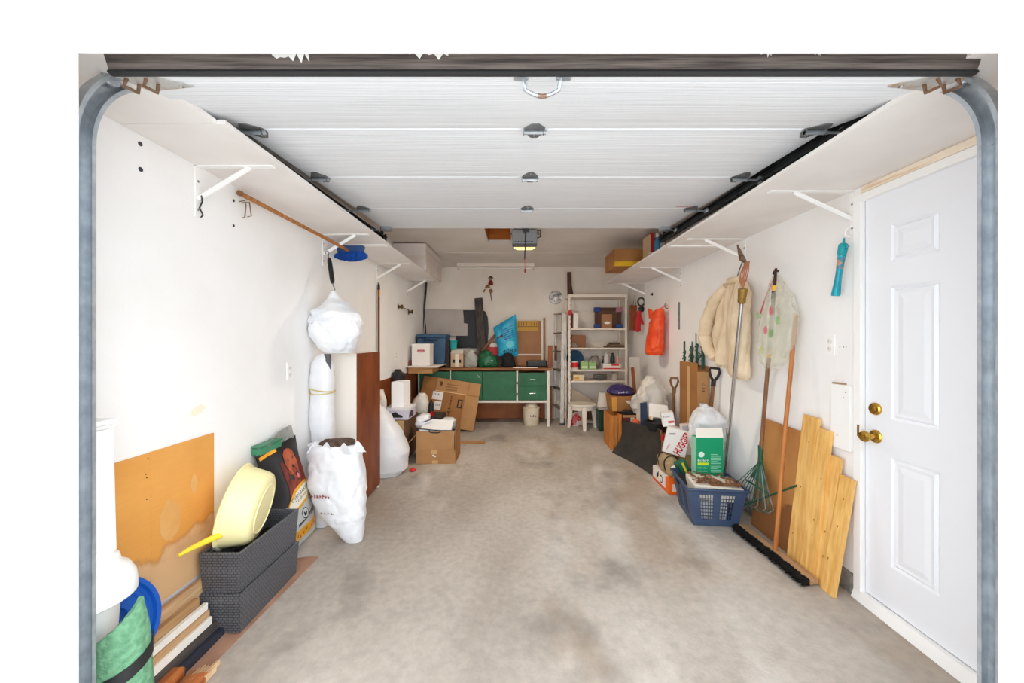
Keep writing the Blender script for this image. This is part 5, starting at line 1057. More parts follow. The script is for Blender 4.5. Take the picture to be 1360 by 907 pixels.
t = sbox('small_carton', 'small brown carton with white label in front of the picture frame', 'carton', 800, 813, 5.68, 5.78, z, .215, (166, 118, 80))
MB().prism(ell(0, 0, .045, .02, 18), (sx(806.5, 5.68), 5.6795, z+.085), (1, 0, 0), (0, 0, 1), .0008).o('oval_label', M_PAPER, t)
z = sz[1]
sbox('brown_carton', 'brown cardboard carton on the left of the second shelf', 'carton', 759, 778, 5.74, 5.95, z, .19, (140, 92, 60))
MB().pouch([(z+.001, sx(763), 5.69, .04, .03), (z+.05, sx(763), 5.69, .05, .035), (z+.075, sx(763), 5.69, .02, .02)], seed=72, amp=.12, freq=18, nh=14, nth=40).top('grey_rag', 'grey crumpled rag in front of the brown carton on the second shelf', 'rag', plain((136, 118, 104), .8), sm=30)
for k, (p0, p1, h0, c) in enumerate(((806, 830, .022, (96, 74, 58)), (810, 828, .05, (120, 92, 72)), (812, 824, .085, (88, 68, 56)))):
    sbox('folded_paper', ['bottom', 'middle', 'top'][k]+' brown folded paper bag in the pile on the second shelf', 'paper bag', p0, p1, 5.67+.02*k, 5.9, z+[0, .0225, .0505][k], [.022, .028, .03][k], c, .006)
z = sz[2]
t = T('blue_bowl', 'blue plastic bowl standing on edge on the third shelf', 'bowl', (sx(763, 5.8), 5.8, z))
MB().lathe([(.03, 0), (.1, .01), (.13, .05), (.135, .055), (.128, .055), (.09, .02), (.02, .012)], (sx(763, 5.86), 5.90, z+.137), (.15, -1, .25), n=32).o('bowl_body', plain((20, 82, 116), .4), t, sm=40)
MB().lathe([(.131, .0535), (.137, .058), (.134, .06), (.129, .058)], (sx(763, 5.86), 5.90, z+.137), (.15, -1, .25), n=32).o('rim', plain((16, 70, 104), .4), t, sm=40)
t = T('paint_can', 'small red and white can in front of the blue bowl', 'can', (sx(763, 5.68), 5.68, z))
MB().lathe([(.05, z+.0005), (.052, z+.004), (.052, z+.12), (.05, z+.124)], (sx(763.5, 5.68), 5.68, 0), n=24).o('can_body', plain((206, 196, 190), .35), t, sm=40)
MB().lathe([(.0525, z+.03), (.053, z+.035), (.053, z+.10), (.0525, z+.105)], (sx(763.5, 5.68), 5.68, 0), n=24).o('red_band', M_RED, t, sm=40)
for k, p0 in enumerate((771.5, 782)):
    t = T('light_bulb_pack', ['left', 'right'][k]+' green and white carton of bulbs on the third shelf', 'pack', (sx(p0+5), 5.7, z))
    MB().bx(sx(p0, 5.66), sx(p0+10, 5.66), 5.66, 5.76, z+.0005, z+.11).o('pack_body', plain((150, 186, 118), .5), t, bv=.008)
    for j in range(2): MB().lathe([(.022, z+.1105), (.026, z+.12), (.016, z+.128)], (sx(p0+2.8+4.4*j, 5.71), 5.71, 0), n=14).o('bulb_top', plain((214, 214, 196), .4), t, sm=40)
    MB().bx(sx(p0+1, 5.66), sx(p0+9, 5.66), 5.6585, 5.6595, z+.02, z+.05).o('pale_print', plain((206, 220, 180), .5), t)
MB().pouch([(z+.001, sx(789, 5.88), 5.9, .08, .06), (z+.08, sx(789, 5.88), 5.9, .10, .07), (z+.19, sx(790, 5.88), 5.9, .05, .04)], seed=74, amp=.12, freq=12, nh=24, nth=50).top('grey_bag', 'greyish plastic bag behind the bulb packs on the third shelf', 'plastic bag', plain((150, 140, 132), .4), sm=30)
t = sbox('tray_box', 'white and red cardboard tray holding bottles on the third shelf', 'tray', 801, 825, 5.66, 5.8, z, .085, (230, 220, 212))
MB().bx(sx(801.5, 5.66), sx(824.5, 5.66), 5.6585, 5.6595, z+.005, z+.022).o('red_print', M_RED, t); MB().bx(sx(812, 5.66), sx(822, 5.66), 5.6585, 5.6595, z+.055, z+.082).o('red_print', M_RED, t)
zz = z+.0855
bottle('brown_bottle', 'small dark brown bottle at the left of the tray of bottles', 801.8, 5.84, z, .026, .19, (40, 26, 22), (24, 20, 20))
bottle('white_bottle', 'white rounded bottle on the tray of bottles', 805.5, 5.74, zz, .042, .165, (206, 200, 194), (180, 176, 170))
bottle('black_bottle', 'black bottle standing in the middle of the tray of bottles', 813.5, 5.72, zz, .034, .16, (22, 34, 30), (20, 22, 22))
bottle('pink_bottle', 'pink bottle with a pale cap at the right of the tray', 820, 5.72, zz, .03, .115, (206, 150, 146), (226, 214, 206))
z = sz[3]
t = sbox('soap_box', 'cream box with yellow print on the lowest visible shelf', 'box', 761.5, 776, 5.66, 5.78, z, .085, (222, 204, 168))
MB().bx(sx(763, 5.66), sx(769, 5.66), 5.6585, 5.6595, z+.02, z+.05).o('yellow_print', plain((214, 150, 40), .5), t)
for k in range(4): MB().lathe([(.05, 0), (.1, .012), (.11, .02), (.105, .02), (.05, .006)], (sx(797, 5.78), 5.78, z+.002+.018*k), n=28).top('glass_plate', ['lowest', 'second', 'third', 'top'][k]+' grey glass plate in the stack on the lowest shelf', 'plate', plain((156, 158, 152), .2), sm=40, group='stacked glass plates')
t = T('glass_jar', 'clear glass jar at the right end of the lowest visible shelf', 'jar', (sx(817, 5.7), 5.7, z))
MB().lathe([(.045, z+.0005), (.05, z+.006), (.05, z+.09), (.04, z+.1)], (sx(816.5, 5.7), 5.7, 0), n=20).o('jar_body', plain((176, 166, 152), .2), t, sm=40)
MB().lathe([(.044, z+.1005), (.044, z+.118), (.04, z+.12)], (sx(816.5, 5.7), 5.7, 0), n=20).o('jar_lid', plain((150, 138, 124), .4), t, sm=40)
z = sz[4]
t = T('folded_board', 'slanting grey beige board lying behind the stool', 'board', (.95, 5.75, .3))
MB().hexa([A(757, 538, 5.70), A(797, 538, 5.70), A(797, 538, 5.9), A(757, 538, 5.9), A(760, 517, 5.70), A(768, 520, 5.70), A(768, 520, 5.9), A(760, 517, 5.9)]).o('board', mat('beige_board', (178, 162, 142), .7, col2=(160, 144, 124), scale=5), t, bv=.003)
MB().bx(A(776, 0, 5.75).x, A(794, 0, 5.75).x, 5.72, 5.9, z+.20, z+.215).o('dark_edge', plain((56, 48, 44), .6), t)
MB().bx(A(758, 0, 5.75).x, A(794, 0, 5.75).x, 5.72, 5.95, z+.001, z+.20).top('brown_carton', 'brown carton on the bottom shelf behind the stool', 'carton', M_DCARD, bv=.005)
t = T('chips_bag', 'red and white printed bag on the floor behind the stool legs', 'bag', (.86, 5.58, .1))
MB().pouch([(FZ(5.56)+.001, .87, 5.56, .08, .03), (.14, .87, 5.56, .09, .04), (.24, .86, 5.57, .07, .03), (.27, .86, 5.57, .04, .01)], seed=77, amp=.08, freq=10, nh=24, nth=50).o('bag', mat('red_white_bag', (196, 44, 40), .35, col2=(226, 214, 206), scale=12, lo=.48, hi=.56), t, sm=30)
MB().bx(.83, .91, 5.562, 5.572, .265, .282).o('sealed_edge', plain((220, 208, 200), .4), t)

# aluminium step ladder between bench and shelf unit
ld = T('step_ladder', 'folded aluminium step ladder standing between bench and shelf unit', 'ladder', (.64, 5.75, FZ(5.7)))
M_AL = mat('aluminium', (196, 188, 178), .4, .35, col2=(176, 168, 158), scale=12)
zf = FZ(5.6)
a0, a1 = V((.655, 5.60, zf)), V((.690, 5.66, 1.735)); b0, b1 = V((.585, 5.98, FZ(6))), V((.605, 5.96, 1.735))
MB().bar(a0, a1, .055, .022, V((0, 1, 0))).o('rail', M_AL, ld, bv=.002); MB().bar(b0, b1, .03, .022, V((0, 1, 0))).o('rail', M_AL, ld, bv=.002)
c0, c1 = V((.715, 5.60, zf)), V((.722, 5.66, 1.70)); MB().bar(c0, c1, .02, .04, V((0, 1, 0))).o('rear_rail', M_AL, ld, bv=.002)
for k, f in enumerate((.14, .31, .48, .65, .82)):
    MB().bar(a0.lerp(a1, f), b0.lerp(b1, f), .07, .022, V((0, 0, 1))).o('step', plain((120, 110, 102), .5), ld, bv=.002)
MB().bar(a1+V((.01, 0, .004)), b1+V((.01, 0, .004)), .10, .02).o('top_cap', M_AL, ld, bv=.004)
MB().bar(V((.688, 5.585, 1.04)), V((.700, 5.585, 1.27)), .008, .004, V((0, 1, 0))).bar(V((.712, 5.585, 1.06)), V((.700, 5.585, 1.27)), .008, .004, V((0, 1, 0))).o('spreader', M_STEEL, ld)
for p in (a0, c0): MB().bx(p.x-.03, p.x+.03, p.y-.016, p.y+.016, zf+.0005, zf+.03).o('foot', plain((60, 58, 58), .6), ld, bv=.003)
MB().bx(.578, .585, 5.60, 5.92, 1.02, 1.25).top('woven_panel', 'brown woven panel standing between ladder and bench', 'panel', wicker('brown_weave', (120, 92, 66), (70, 50, 34)))
# stool
so = T('plastic_stool', 'white plastic stool in front of the shelf unit', 'stool', (.93, 5.38, FZ(5.4)))
cx, cy, zs_ = .925, 5.40, .435
M_ST = mat('stool_white', (228, 218, 204), .45)
po = []
for k in range(32):
    t_ = 2*math.pi*k/32; c_, s_ = math.cos(t_), math.sin(t_); r_ = (abs(c_)**2.6+abs(s_)**2.6)**(-1/2.6); po.append((c_*r_*.195, s_*r_*.165))
MB().prism(po, (cx, cy, zs_-.028), (1, 0, 0), (0, 1, 0), .028).o('seat', M_ST, so, bv=.008)
MB().prism([(x*.86, y*.86) for x, y in po], (cx, cy, zs_-.085), (1, 0, 0), (0, 1, 0), .056).o('apron', M_ST, so, bv=.004)
for lx, ly in ((-.16, .03), (.16, .03), (.0, -.14), (.0, .145)):
    zfl = FZ(cy+ly)+.001; ox = lx*1.18; oy = ly*1.2
    MB().hexa([(cx+ox-.022, cy+oy-.016, zfl), (cx+ox+.022, cy+oy-.016, zfl), (cx+ox+.022, cy+oy+.016, zfl), (cx+ox-.022, cy+oy+.016, zfl), (cx+lx-.034, cy+ly-.022, zs_-.03), (cx+lx+.034, cy+ly-.022, zs_-.03), (cx+lx+.034, cy+ly+.022, zs_-.03), (cx+lx-.034, cy+ly+.022, zs_-.03)]).o('leg', M_ST, so, bv=.006)

# ================================================================ right side, from the back to the opening
# things under the far end of the right shelf
t = T('hanging_board', 'small brown board hanging on the right wall beside the shelf unit', 'board', (1.69, 5.55, 1.45))
MB().bx(A(837, 0, 5.52).x, A(846, 0, 5.52).x, 5.52, 5.545, 1.475, 1.84).o('board', M_BROWNP, t, bv=.003)
MB().tube([(A(841, 0, 5.52).x, 5.53, 1.84), (A(843, 0, 5.52).x, 5.53, 2.0), (A(845, 0, 5.52).x, 5.53, 1.84)], .003, 5).o('cord', M_DARKST, t, sm=50)
t = T('work_goggles', 'round dark goggles with green strap hanging beside the orange bag', 'goggles', (1.72, 5.30, 1.75))
c = V((A(851.5, 0, 5.28).x, 5.28, A(0, 401, 5.28).z))
MB().tube([c+V((math.cos(a)*.045, 0, math.sin(a)*.055)) for a in [2*math.pi*k/16 for k in range(16)]], .012, 8, closed=True).o('ring', plain((52, 60, 52), .5), t, sm=50)
MB().lathe([(.04, 0), (.042, .01), (.02, .02)], c+V((0, .0, -.1)), (0, -1, 0), n=18).o('eyepiece', M_BLACK, t, sm=40)
MB().tube([c+V((.0, 0, -.06)), c+V((-.02, 0, -.1)), c+V((-.01, 0, -.17))], .012, 8).o('strap', plain((40, 40, 40), .6), t, sm=50)
t = T('red_glove', 'red work glove hanging below the goggles on the right wall', 'glove', (1.70, 5.28, 1.45))
gx = A(848, 0, 5.26).x
MB().pouch([(1.50, gx-.01, 5.26, .03, .018), (1.6, gx, 5.26, .042, .024), (1.68, gx+.004, 5.26, .035, .02), (1.735, gx+.01, 5.26, .026, .016)], seed=81, amp=.07, freq=16, nh=24, nth=40).o('palm', plain((186, 30, 34), .6), t, sm=40)
for k in range(4): MB().tube([(gx-.035+.018*k, 5.26, 1.53), (gx-.04+.02*k, 5.258, 1.475), (gx-.042+.022*k, 5.258, 1.44+.008*abs(k-1.5))], [.012, .011, .008], 8).o('finger', plain((186, 30, 34), .6), t, sm=50)
MB().tube([(gx+.035, 5.26, 1.63), (gx+.055, 5.255, 1.58), (gx+.06, 5.255, 1.545)], [.013, .012, .008], 8).o('thumb', plain((186, 30, 34), .6), t, sm=50)
# orange bag
t = T('orange_bag', 'bright orange plastic bag hanging on the right wall', 'plastic bag', (1.66, 4.5, 1.15))
M_OR = mat('orange_plastic', (240, 88, 30), .4, col2=(222, 62, 20), scale=8)
MB().pouch([(1.155, 1.635, 4.52, .085, .12), (1.19, 1.63, 4.52, .10, .145), (1.30, 1.635, 4.52, .095, .14), (1.48, 1.645, 4.5, .08, .125), (1.62, 1.655, 4.48, .065, .105), (1.68, 1.66, 4.47, .05, .09), (1.70, 1.665, 4.46, .02, .06)], seed=83, amp=.10, freq=8, nh=60).o('bag', M_OR, t, sm=30)
MB().sheet(lambda u, v: V((1.59-.01*v+.02*u, 4.60-.1*u, 1.60+.12*v-.03*u)), 8, 6, .003).o('bag_mouth', M_OR, t, sm=50)
MB().tube([(1.65, 4.47, 1.68), (1.70, 4.44, 1.72), (1.745, 4.43, 1.735)], .008, 6).o('bag_handle', plain((226, 120, 96), .5), t, sm=50)
hk = MB().tube([(XR-.001, 4.44, 1.70), (XR-.03, 4.43, 1.71), (XR-.045, 4.43, 1.74), (XR-.03, 4.43, 1.765)], .006, 8).top('wall_hook', 'brass hook holding the orange bag on the right wall', 'hook', M_RUST, sm=50)
MB().bx(XR-.012, XR-.001, 4.11, 4.135, 1.45, 1.745).top('wall_strip', 'thin grey metal strip on the right wall below the third bracket', 'strip', M_STEEL, bv=.002)
MB().lathe([(.02, 0), (.02, .006), (.008, .012), (.008, .03)], (XR, 4.95, 1.93), (-1, 0, 0), n=14).top('wall_peg', 'small dark peg high on the right wall', 'peg', M_BLACK, sm=40)

# leaning pale panel and dark tote by the shelf unit
MB().hexa([V((1.48, 5.0, FZ(5)+.001)), V((1.575, 4.86, FZ(5)+.001)), V((1.59, 4.87, FZ(5)+.001)), V((1.495, 5.01, FZ(5)+.001)), A(836, 474, 5.2), A(849, 474, 5.05), A(849, 474, 5.07), A(836, 474, 5.22)]).top('leaning_panel', 'pale grey panel leaning behind the white bags on the right wall', 'panel', mat('pale_grey_panel', (204, 196, 186), .6, col2=(192, 184, 174), scale=4), bv=.001)
MB().bar((1.50, 4.66, FZ(4.7)+.003), A(840, 488, 4.72), .05, .03).top('wood_offcut', 'short brown wood offcut poking up behind the white bags', 'offcut', M_BROWNP, bv=.003)
t = T('green_tote', 'dark green plastic tote with grey lid on the floor right of the stool', 'tote', (1.2, 5.3, FZ(5.3)))
M_DG = mat('dark_green_plastic', (20, 62, 48), .45)
MB().taper((1.21, 5.32), .08, .10, .095, .115, FZ(5.3)+.001, .375).o('tote_body', M_DG, t, bv=.01)
MB().taper((1.21, 5.32), .102, .122, .10, .12, .3755, .405).o('lid', plain((170, 164, 154), .5), t, bv=.008)
for x in (1.15, 1.21, 1.27): MB().bx(x-.01, x+.01, 5.198, 5.212, .12, .34).o('rib', M_DG, t, bv=.003)
t = T('lamp_shade', 'pale fabric lamp shade standing on the green tote', 'lamp shade', (1.21, 5.32, .406))
MB().lathe([(.085, .407), (.088, .409), (.06, .60), (.057, .60), (.082, .41)], (1.205, 5.32, 0), n=32).o('shade', mat('pale_fabric', (216, 208, 198), .7), t, sm=40)
MB().lathe([(.0585, .594), (.0615, .596), (.0615, .603), (.0585, .605)], (1.205, 5.32, 0), n=32).o('trim_ring', plain((190, 182, 172), .6), t, sm=40)
# wooden crate with slats
cr = T('wooden_crate', 'orange wooden crate with upright slats behind the black shovel blade', 'crate', (1.15, 4.6, FZ(4.6)))
M_SL = mat('orange_slat', (206, 132, 58), .6, col2=(176, 104, 42), scale=5, stretch=(8, 8, .7))
zc = FZ(4.6)+.001
for k in range(3): MB().bx(1.085+.048*k, 1.125+.048*k, 4.435, 4.45, zc-.003, .455+.012*(k == 2)).o('slat', M_SL, cr, bv=.002)
for k in range(6): MB().bx(1.085, 1.10, 4.455+.055*k, 4.50+.055*k, zc, .455).o('slat', M_SL, cr, bv=.002)
MB().bx(1.10, 1.225, 4.455, 4.78, zc+.01, zc+.025).o('bottom_board', M_SL, cr); MB().bx(1.21, 1.225, 4.455, 4.78, zc+.026, .45).o('back_board', M_SL, cr)
MB().bx(1.10, 1.21, 4.765, 4.78, zc+.026, .45).o('end_board', M_SL, cr)
t = pbox('dark_red_carton', 'dark red carton with a white stripe beside the wooden crate', 'carton', 1.235, 1.47, 4.46, 4.76, FZ(4.6)+.001, .455, plain((96, 40, 40), .6), .004)
MB().bx(1.33, 1.375, 4.4585, 4.4595, .33, .4545).o('white_stripe', plain((216, 208, 200), .6), t); MB().bx(1.236, 1.469, 4.4582, 4.4595, .425, .4545).o('tan_strip', M_PINE_X, t)
t = T('taped_carton', 'brown carton wrapped in tape under the purple bag', 'carton', (1.29, 4.75, .47))
MB().hexa([(1.15, 4.60, .469), (1.43, 4.60, .469), (1.44, 4.86, .469), (1.15, 4.86, .469), (1.135, 4.58, .655), (1.44, 4.58, .655), (1.45, 4.88, .655), (1.13, 4.88, .655)]).o('carton_body', M_CARD2, t, bv=.005)
MB().hexa([(1.149, 4.597, .475), (1.205, 4.597, .475), (1.205, 4.598, .475), (1.149, 4.598, .475), (1.136, 4.578, .65), (1.205, 4.578, .65), (1.205, 4.579, .65), (1.136, 4.579, .65)]).o('tape', plain((214, 150, 66), .4), t)
MB().prism([(0, 0), (.05, .045), (-.05, .045)], (1.345, 4.583, .56), (1, 0, 0), (0, 0, 1), .002).o('paper_scrap', plain((214, 200, 184), .6), t)
t = T('purple_bag', 'shiny purple plastic packet on top of the taped carton', 'packet', (1.28, 4.72, .656))
MB().pouch([(.657, 1.285, 4.72, .12, .10), (.685, 1.285, 4.72, .16, .13), (.73, 1.28, 4.72, .155, .12), (.775, 1.27, 4.73, .09, .07), (.785, 1.27, 4.73, .05, .04)], seed=85, amp=.10, freq=9, nh=30).o('packet_body', mat('purple_foil', (58, 44, 98), .3, col2=(40, 30, 70), scale=7), t, sm=30)
lettering(t, 4, (1.22, 4.592, .685), (.12, .0, .01), (0, .01, .035), plain((206, 200, 220), .5)); lettering(t, 4, (1.33, 4.60, .70), (.07, .01, 0), (0, .01, .025), plain((196, 190, 214), .5))
MB().pouch([(.46, 1.32, 4.52, .09, .05), (.475, 1.32, 4.52, .10, .055), (.50, 1.32, 4.53, .05, .03)], seed=86, amp=.15, freq=14, nh=10, nth=40).top('black_cloth', 'bunched black cloth below the taped carton', 'cloth', M_RUBBER, sm=30)
# white bags
MB().pouch([(FZ(4.3)+.001, 1.53, 4.30, .13, .14), (.12, 1.53, 4.3, .16, .16), (.5, 1.53, 4.30, .17, .16), (.72, 1.525, 4.30, .16, .14), (.84, 1.52, 4.30, .11, .10), (.93, 1.50, 4.30, .04, .05)], seed=91, amp=.14, freq=7, nth=96, nh=80).top('plastic_bag', 'tall crumpled cream plastic bag leaning on the right wall', 'plastic bag', M_BAGC, sm=25)
MB().sheet(lambda u, v: V((1.40+.16*u+.02*math.sin(4*v), 4.13+.03*math.sin(5*u+2*v), .62+.32*v*(.6+.4*u))), 14, 12, .003).top('plastic_film', 'pale folded plastic film in front of the crumpled cream bag', 'plastic film', M_BAGC, sm=40)
MB().pouch([(.476, 1.42, 4.46, .05, .05), (.55, 1.43, 4.47, .10, .08), (.63, 1.43, 4.47, .09, .07), (.70, 1.45, 4.5, .04, .04)], seed=92, amp=.16, freq=9, nh=36).top('plastic_bag', 'small crumpled greyish bag beside the taped carton', 'plastic bag', mat('greyish_plastic', (196, 190, 184), .4, col2=(170, 164, 158), scale=9), sm=25)
# snow shovel blade, large and dark
sv = T('snow_scoop', 'large dark grey snow scoop blade standing on the floor', 'snow scoop', (1.2, 4.0, FZ(4)))
b0, b1, t0_, t1_ = V((1.075, 4.31, FZ(4.31)+.004)), V((1.282, 3.62, FZ(3.62)+.004)), V((1.20, 4.36, .405)), V((1.405, 3.73, .455))
def blade(u, v):
    p = b0.lerp(b1, u).lerp(t0_.lerp(t1_, u), v); bow = .055*math.sin(math.pi*v)**1.2
    return p+V((.95, .3, 0))*bow*1.0+V((.03*math.sin(math.pi*u), 0, 0))
M_SC = mat('scuffed_dark_plastic', (62, 58, 54), .5, col2=(46, 43, 41), scale=7)
MB().sheet(blade, 24, 22, .006).o('blade', M_SC, sv, sm=60)
MB().tube([blade(1, k/12)+V((.004, -.006, 0)) for k in range(13)], .009, 6).o('edge_trim', plain((150, 96, 78), .6), sv, sm=50)
MB().tube([blade(k/14, 1) for k in range(15)], .006, 6).o('top_lip', M_SC, sv, sm=50)
# carton, black pan, white card, blue folder
t = pbox('support_carton', 'plain brown carton behind the dark snow scoop', 'carton', 1.40, 1.66, 3.76, 4.06, FZ(3.9)+.001, .41, M_CARD2, .004)
MB().bx(1.50, 1.56, 3.7585, 3.7595, .06, .409).o('tape', M_TAPE, t)
t = T('roasting_pan', 'black roasting pan on the brown carton behind the snow scoop', 'pan', (1.43, 3.9, .411))
MB().lathe([(.02, .412), (.085, .412), (.095, .42), (.115, .50), (.128, .505), (.128, .512), (.112, .512), (.09, .43), (.02, .424)], (1.43, 3.88, 0), n=36, sx=.95, sy=1).o('pan_body', M_BLACK, t, sm=40)
MB().tube([(1.315, 3.86, .508), (1.29, 3.85, .515), (1.29, 3.91, .515), (1.315, 3.90, .508)], .006, 6).o('handle', M_BLACK, t, sm=50)
t = T('white_card', 'stiff white card propped on the black roasting pan', 'card', (1.46, 3.9, .51))
o = A(862, 557, 3.86); u = (A(888, 561, 3.82)-o); v_ = V((.01, .05, .16))
MB().prism([(0, .12), (.12, .12), (.12, 0), (.2, 0), (.2, .2), (.86, .2), (.86, 0), (.98, 0), (1, 1), (.04, 1)], o, u, v_, -.006).o('card', plain((240, 234, 226), .6), t)
MB().prism([(.02, -.02), (.12, -.02), (.12, .18), (.02, .18)], o, u, v_, .004).o('wooden_peg', M_PINE_Z, t); MB().prism([(.88, -.02), (.98, -.02), (.98, .18), (.88, .18)], o, u, v_, .004).o('wooden_peg', M_PINE_Z, t)
t = T('blue_folder', 'dark blue folder standing between the dark red carton and the pan', 'folder', (1.36, 4.12, .3))
MB().hexa([A(850.5, 566, 4.15), A(860, 566, 4.1), A(860, 566, 4.13), A(850.5, 566, 4.18), A(850, 535, 4.15), A(859, 534, 4.1), A(859, 534, 4.13), A(850, 535, 4.18)]).o('cover', plain((38, 56, 86), .6), t, bv=.002)
MB().hexa([A(851, 565, 4.138), A(853, 565, 4.13), A(853, 565, 4.134), A(851, 565, 4.142), A(850.6, 536, 4.138), A(852.4, 536, 4.13), A(852.4, 536, 4.134), A(850.6, 536, 4.142)]).o('spine_band', plain((28, 44, 70), .6), t)
pbox('folder_support', 'low brown box under the blue folder', 'box', 1.355, 1.395, 4.10, 4.20, FZ(4.1)+.001, .40, M_DCARD, .004)
MB().lathe([(.01, -.04), (.05, -.02), (.055, .0), (.045, .03), (.01, .045)], A(845, 561, 4.32), n=20).top('orange_ball', 'small orange ball wedged behind the snow scoop', 'ball', plain((206, 96, 46), .6), sm=60)
# D handle tools
def dtool(name, label, base, top, m_sh, m_d, r):
    t = T(name, label, 'garden tool', base); base = V(base); top = V(top); d = (top-base).normalized(); a = V((0, 1, 0)); a = (a-d*a.dot(d)).normalized(); a = (a*.75+V((-.66, 0, 0))); a = (a-d*a.dot(d)).normalized()
    MB().tube([base, base.lerp(top, .5), top], [r, r, r*.95], 10).o('shaft', m_sh, t, sm=50)
    pts = [top-d*.01, top+d*.03+a*.028, top+d*.075+a*.042, top+d*.105+a*.036, top+d*.108-a*.036, top+d*.075-a*.042, top+d*.03-a*.028, top-d*.01]
    MB().tube(pts, r*.72, 8).o('d_grip', m_d, t, sm=50); MB().tube([top-d*.05, top+d*.005], r*1.25, 10).o('socket', m_d, t, sm=50)
    return t
t = dtool('spading_fork', 'brown wooden D handle of a fork left of the tall carton', (1.60, 3.93, .3), (1.628, 3.95, .835), M_HANDLE2, M_HANDLE2, .016)
for k in range(4): MB().tube([(1.60, 3.89+.03*k, .31), (1.595, 3.885+.034*k, .2), (1.58, 3.885+.034*k, FZ(3.9)+.01)], [.007, .006, .003], 6).o('tine', M_DARKST, t, sm=50)
MB().bar((1.60, 3.885, .305), (1.60, 3.985, .305), .012, .02).o('fork_bridge', M_DARKST, t)
t = dtool('shovel', 'black D handle shovel standing right of the tall carton', (1.69, 3.40, .3), (1.712, 3.315, .985), M_HANDLE2, M_BLACK, .016)
MB().sheet(lambda u, v: V((1.655+.02*math.sin(math.pi*u)+.035*v, 3.34+.12*u, FZ(3.4)+.012+.3*v)), 10, 6, .004).o('blade', M_STEEL, t, sm=50)
# tall carton with plant stakes
t = T('tall_carton', 'tall narrow brown carton holding green plant stakes by the right wall', 'carton', (1.70, 3.66, FZ(3.6)))
x0, x1, y0, y1 = 1.645, 1.752, 3.47, 3.85; z0 = FZ(3.6); zh = 1.045
MB().bx(x0, x1, y0, y0+.005, z0, zh).o('front_wall', M_CARD, t); MB().bx(x0, x0+.005, y0+.0055, y1, z0, zh+.08).o('side_wall', M_CARD2, t)
MB().bx(x1-.005, x1, y0+.0055, y1, z0, zh+.05).o('side_wall', M_CARD2, t); MB().bx(x0+.0055, x1-.0055, y1-.005, y1, z0, zh+.07).o('rear_wall', M_CARD2, t)
MB().hexa([(x0+.012, y0, zh), (x1, y0, zh), (x1, y0+.005, zh), (x0+.012, y0+.005, zh), (x0+.02, y0+.09, zh+.03), (x1, y0+.09, zh+.035), (x1, y0+.095, zh+.035), (x0+.02, y0+.095, zh+.03)]).o('top_flap', M_CARD2, t)
MB().bx(x0-.0008, x0-.0001, 3.62, 3.68, .4, zh+.04).o('tape', M_TAPE, t)
ep = [(math.cos(a)*.014, math.sin(a)*.014) for a in (math.pi/2, math.pi*7/6, math.pi*11/6)]
for k in range(3):
    a, b = ep[k], ep[(k+1) % 3]; MB().bar((1.70+a[0], y0-.0012, .93+a[1]), (1.70+a[0]+(b[0]-a[0])*.75, y0-.0012, .93+a[1]+(b[1]-a[1])*.75), .001, .005, V((0, 1, 0))).o('recycling_mark', M_INK, t)
for k in range(2): MB().bx(1.69, 1.71, y0-.0012, y0-.0003, .865+.022*k, .877+.022*k).o('printed_mark', plain((110, 76, 44), .7), t)
M_STK = mat('green_coated_wire', (30, 74, 56), .5)
rn = random.Random(5)
for k in range(11):
    x = 1.66+.08*rn.random(); y = 3.50+.33*(k/10); tl = 1.28+.14*rn.random()
    lean = rn.uniform(-.03, .03)
    st_ = T('plant_stake', '%s green wire plant stake in the tall carton, counted from the front' % ['first', 'second', 'third', 'fourth', 'fifth', 'sixth', 'seventh', 'eighth', 'ninth', 'tenth', 'eleventh'][k], 'plant stake', (x, y, .8), 'green plant stakes')
    MB().tube([(x, y, .7), (x, y+lean*.4, 1.1), (min(x+lean*.5, 1.75), y+lean, tl)],   .0055, 6).o('wire', M_STK, st_, sm=50)
    c = V((x, y+lean*.6, 1.14+.13*rn.random())); r_ = .024+.016*rn.random()
    MB().tube([c+V((.3*r_*math.sin(a), r_*math.cos(a), r_*math.sin(a))) for a in [1.6*math.pi*j/10 for j in range(11)]], .0045, 5).o('loop', M_STK, st_, sm=50)

# jacket with the telescopic pole in front of it
jk = T('jacket', 'beige zip jacket hanging on the right wall behind the silver pole', 'jacket', (1.70, 3.03, 1.05))
M_JK = mat('beige_cloth', (230, 210, 180), .85, col2=(214, 192, 160), scale=7, bump=.25, bscale=90)
def jp(lev, seed, amp, freq, folds, fold): return MB().pouch(lev, seed=seed, amp=amp, freq=freq, fold=fold, folds=folds, nh=64, pw=2.6)
jp([(1.14, 1.73, 3.05, .018, .20), (1.3, 1.728, 3.06, .022, .24), (1.6, 1.725, 3.04, .024, .21), (1.75, 1.725, 3.0, .022, .12), (1.82, 1.725, 2.97, .02, .05)], 100, .03, 6, 9, .2).o('back_panel', M_JK, jk, sm=40)
jp([(1.045, 1.678, 2.86, .035, .085), (1.075, 1.67, 2.865, .05, .115), (1.25, 1.668, 2.88, .05, .125), (1.45, 1.67, 2.89, .05, .13), (1.62, 1.68, 2.90, .045, .12), (1.74, 1.695, 2.92, .035, .085), (1.80, 1.705, 2.93, .03, .04)], 101, .035, 5, 4, .2).o('front_panel', M_JK, jk, sm=40)
jp([(1.11, 1.70, 3.13, .03, .07), (1.14, 1.692, 3.13, .045, .10), (1.35, 1.69, 3.12, .046, .115), (1.58, 1.695, 3.08, .042, .105), (1.74, 1.705, 3.03, .035, .06), (1.80, 1.71, 3.0, .025, .03)], 102, .035, 5, 4, .2).o('front_panel', M_JK, jk, sm=40)
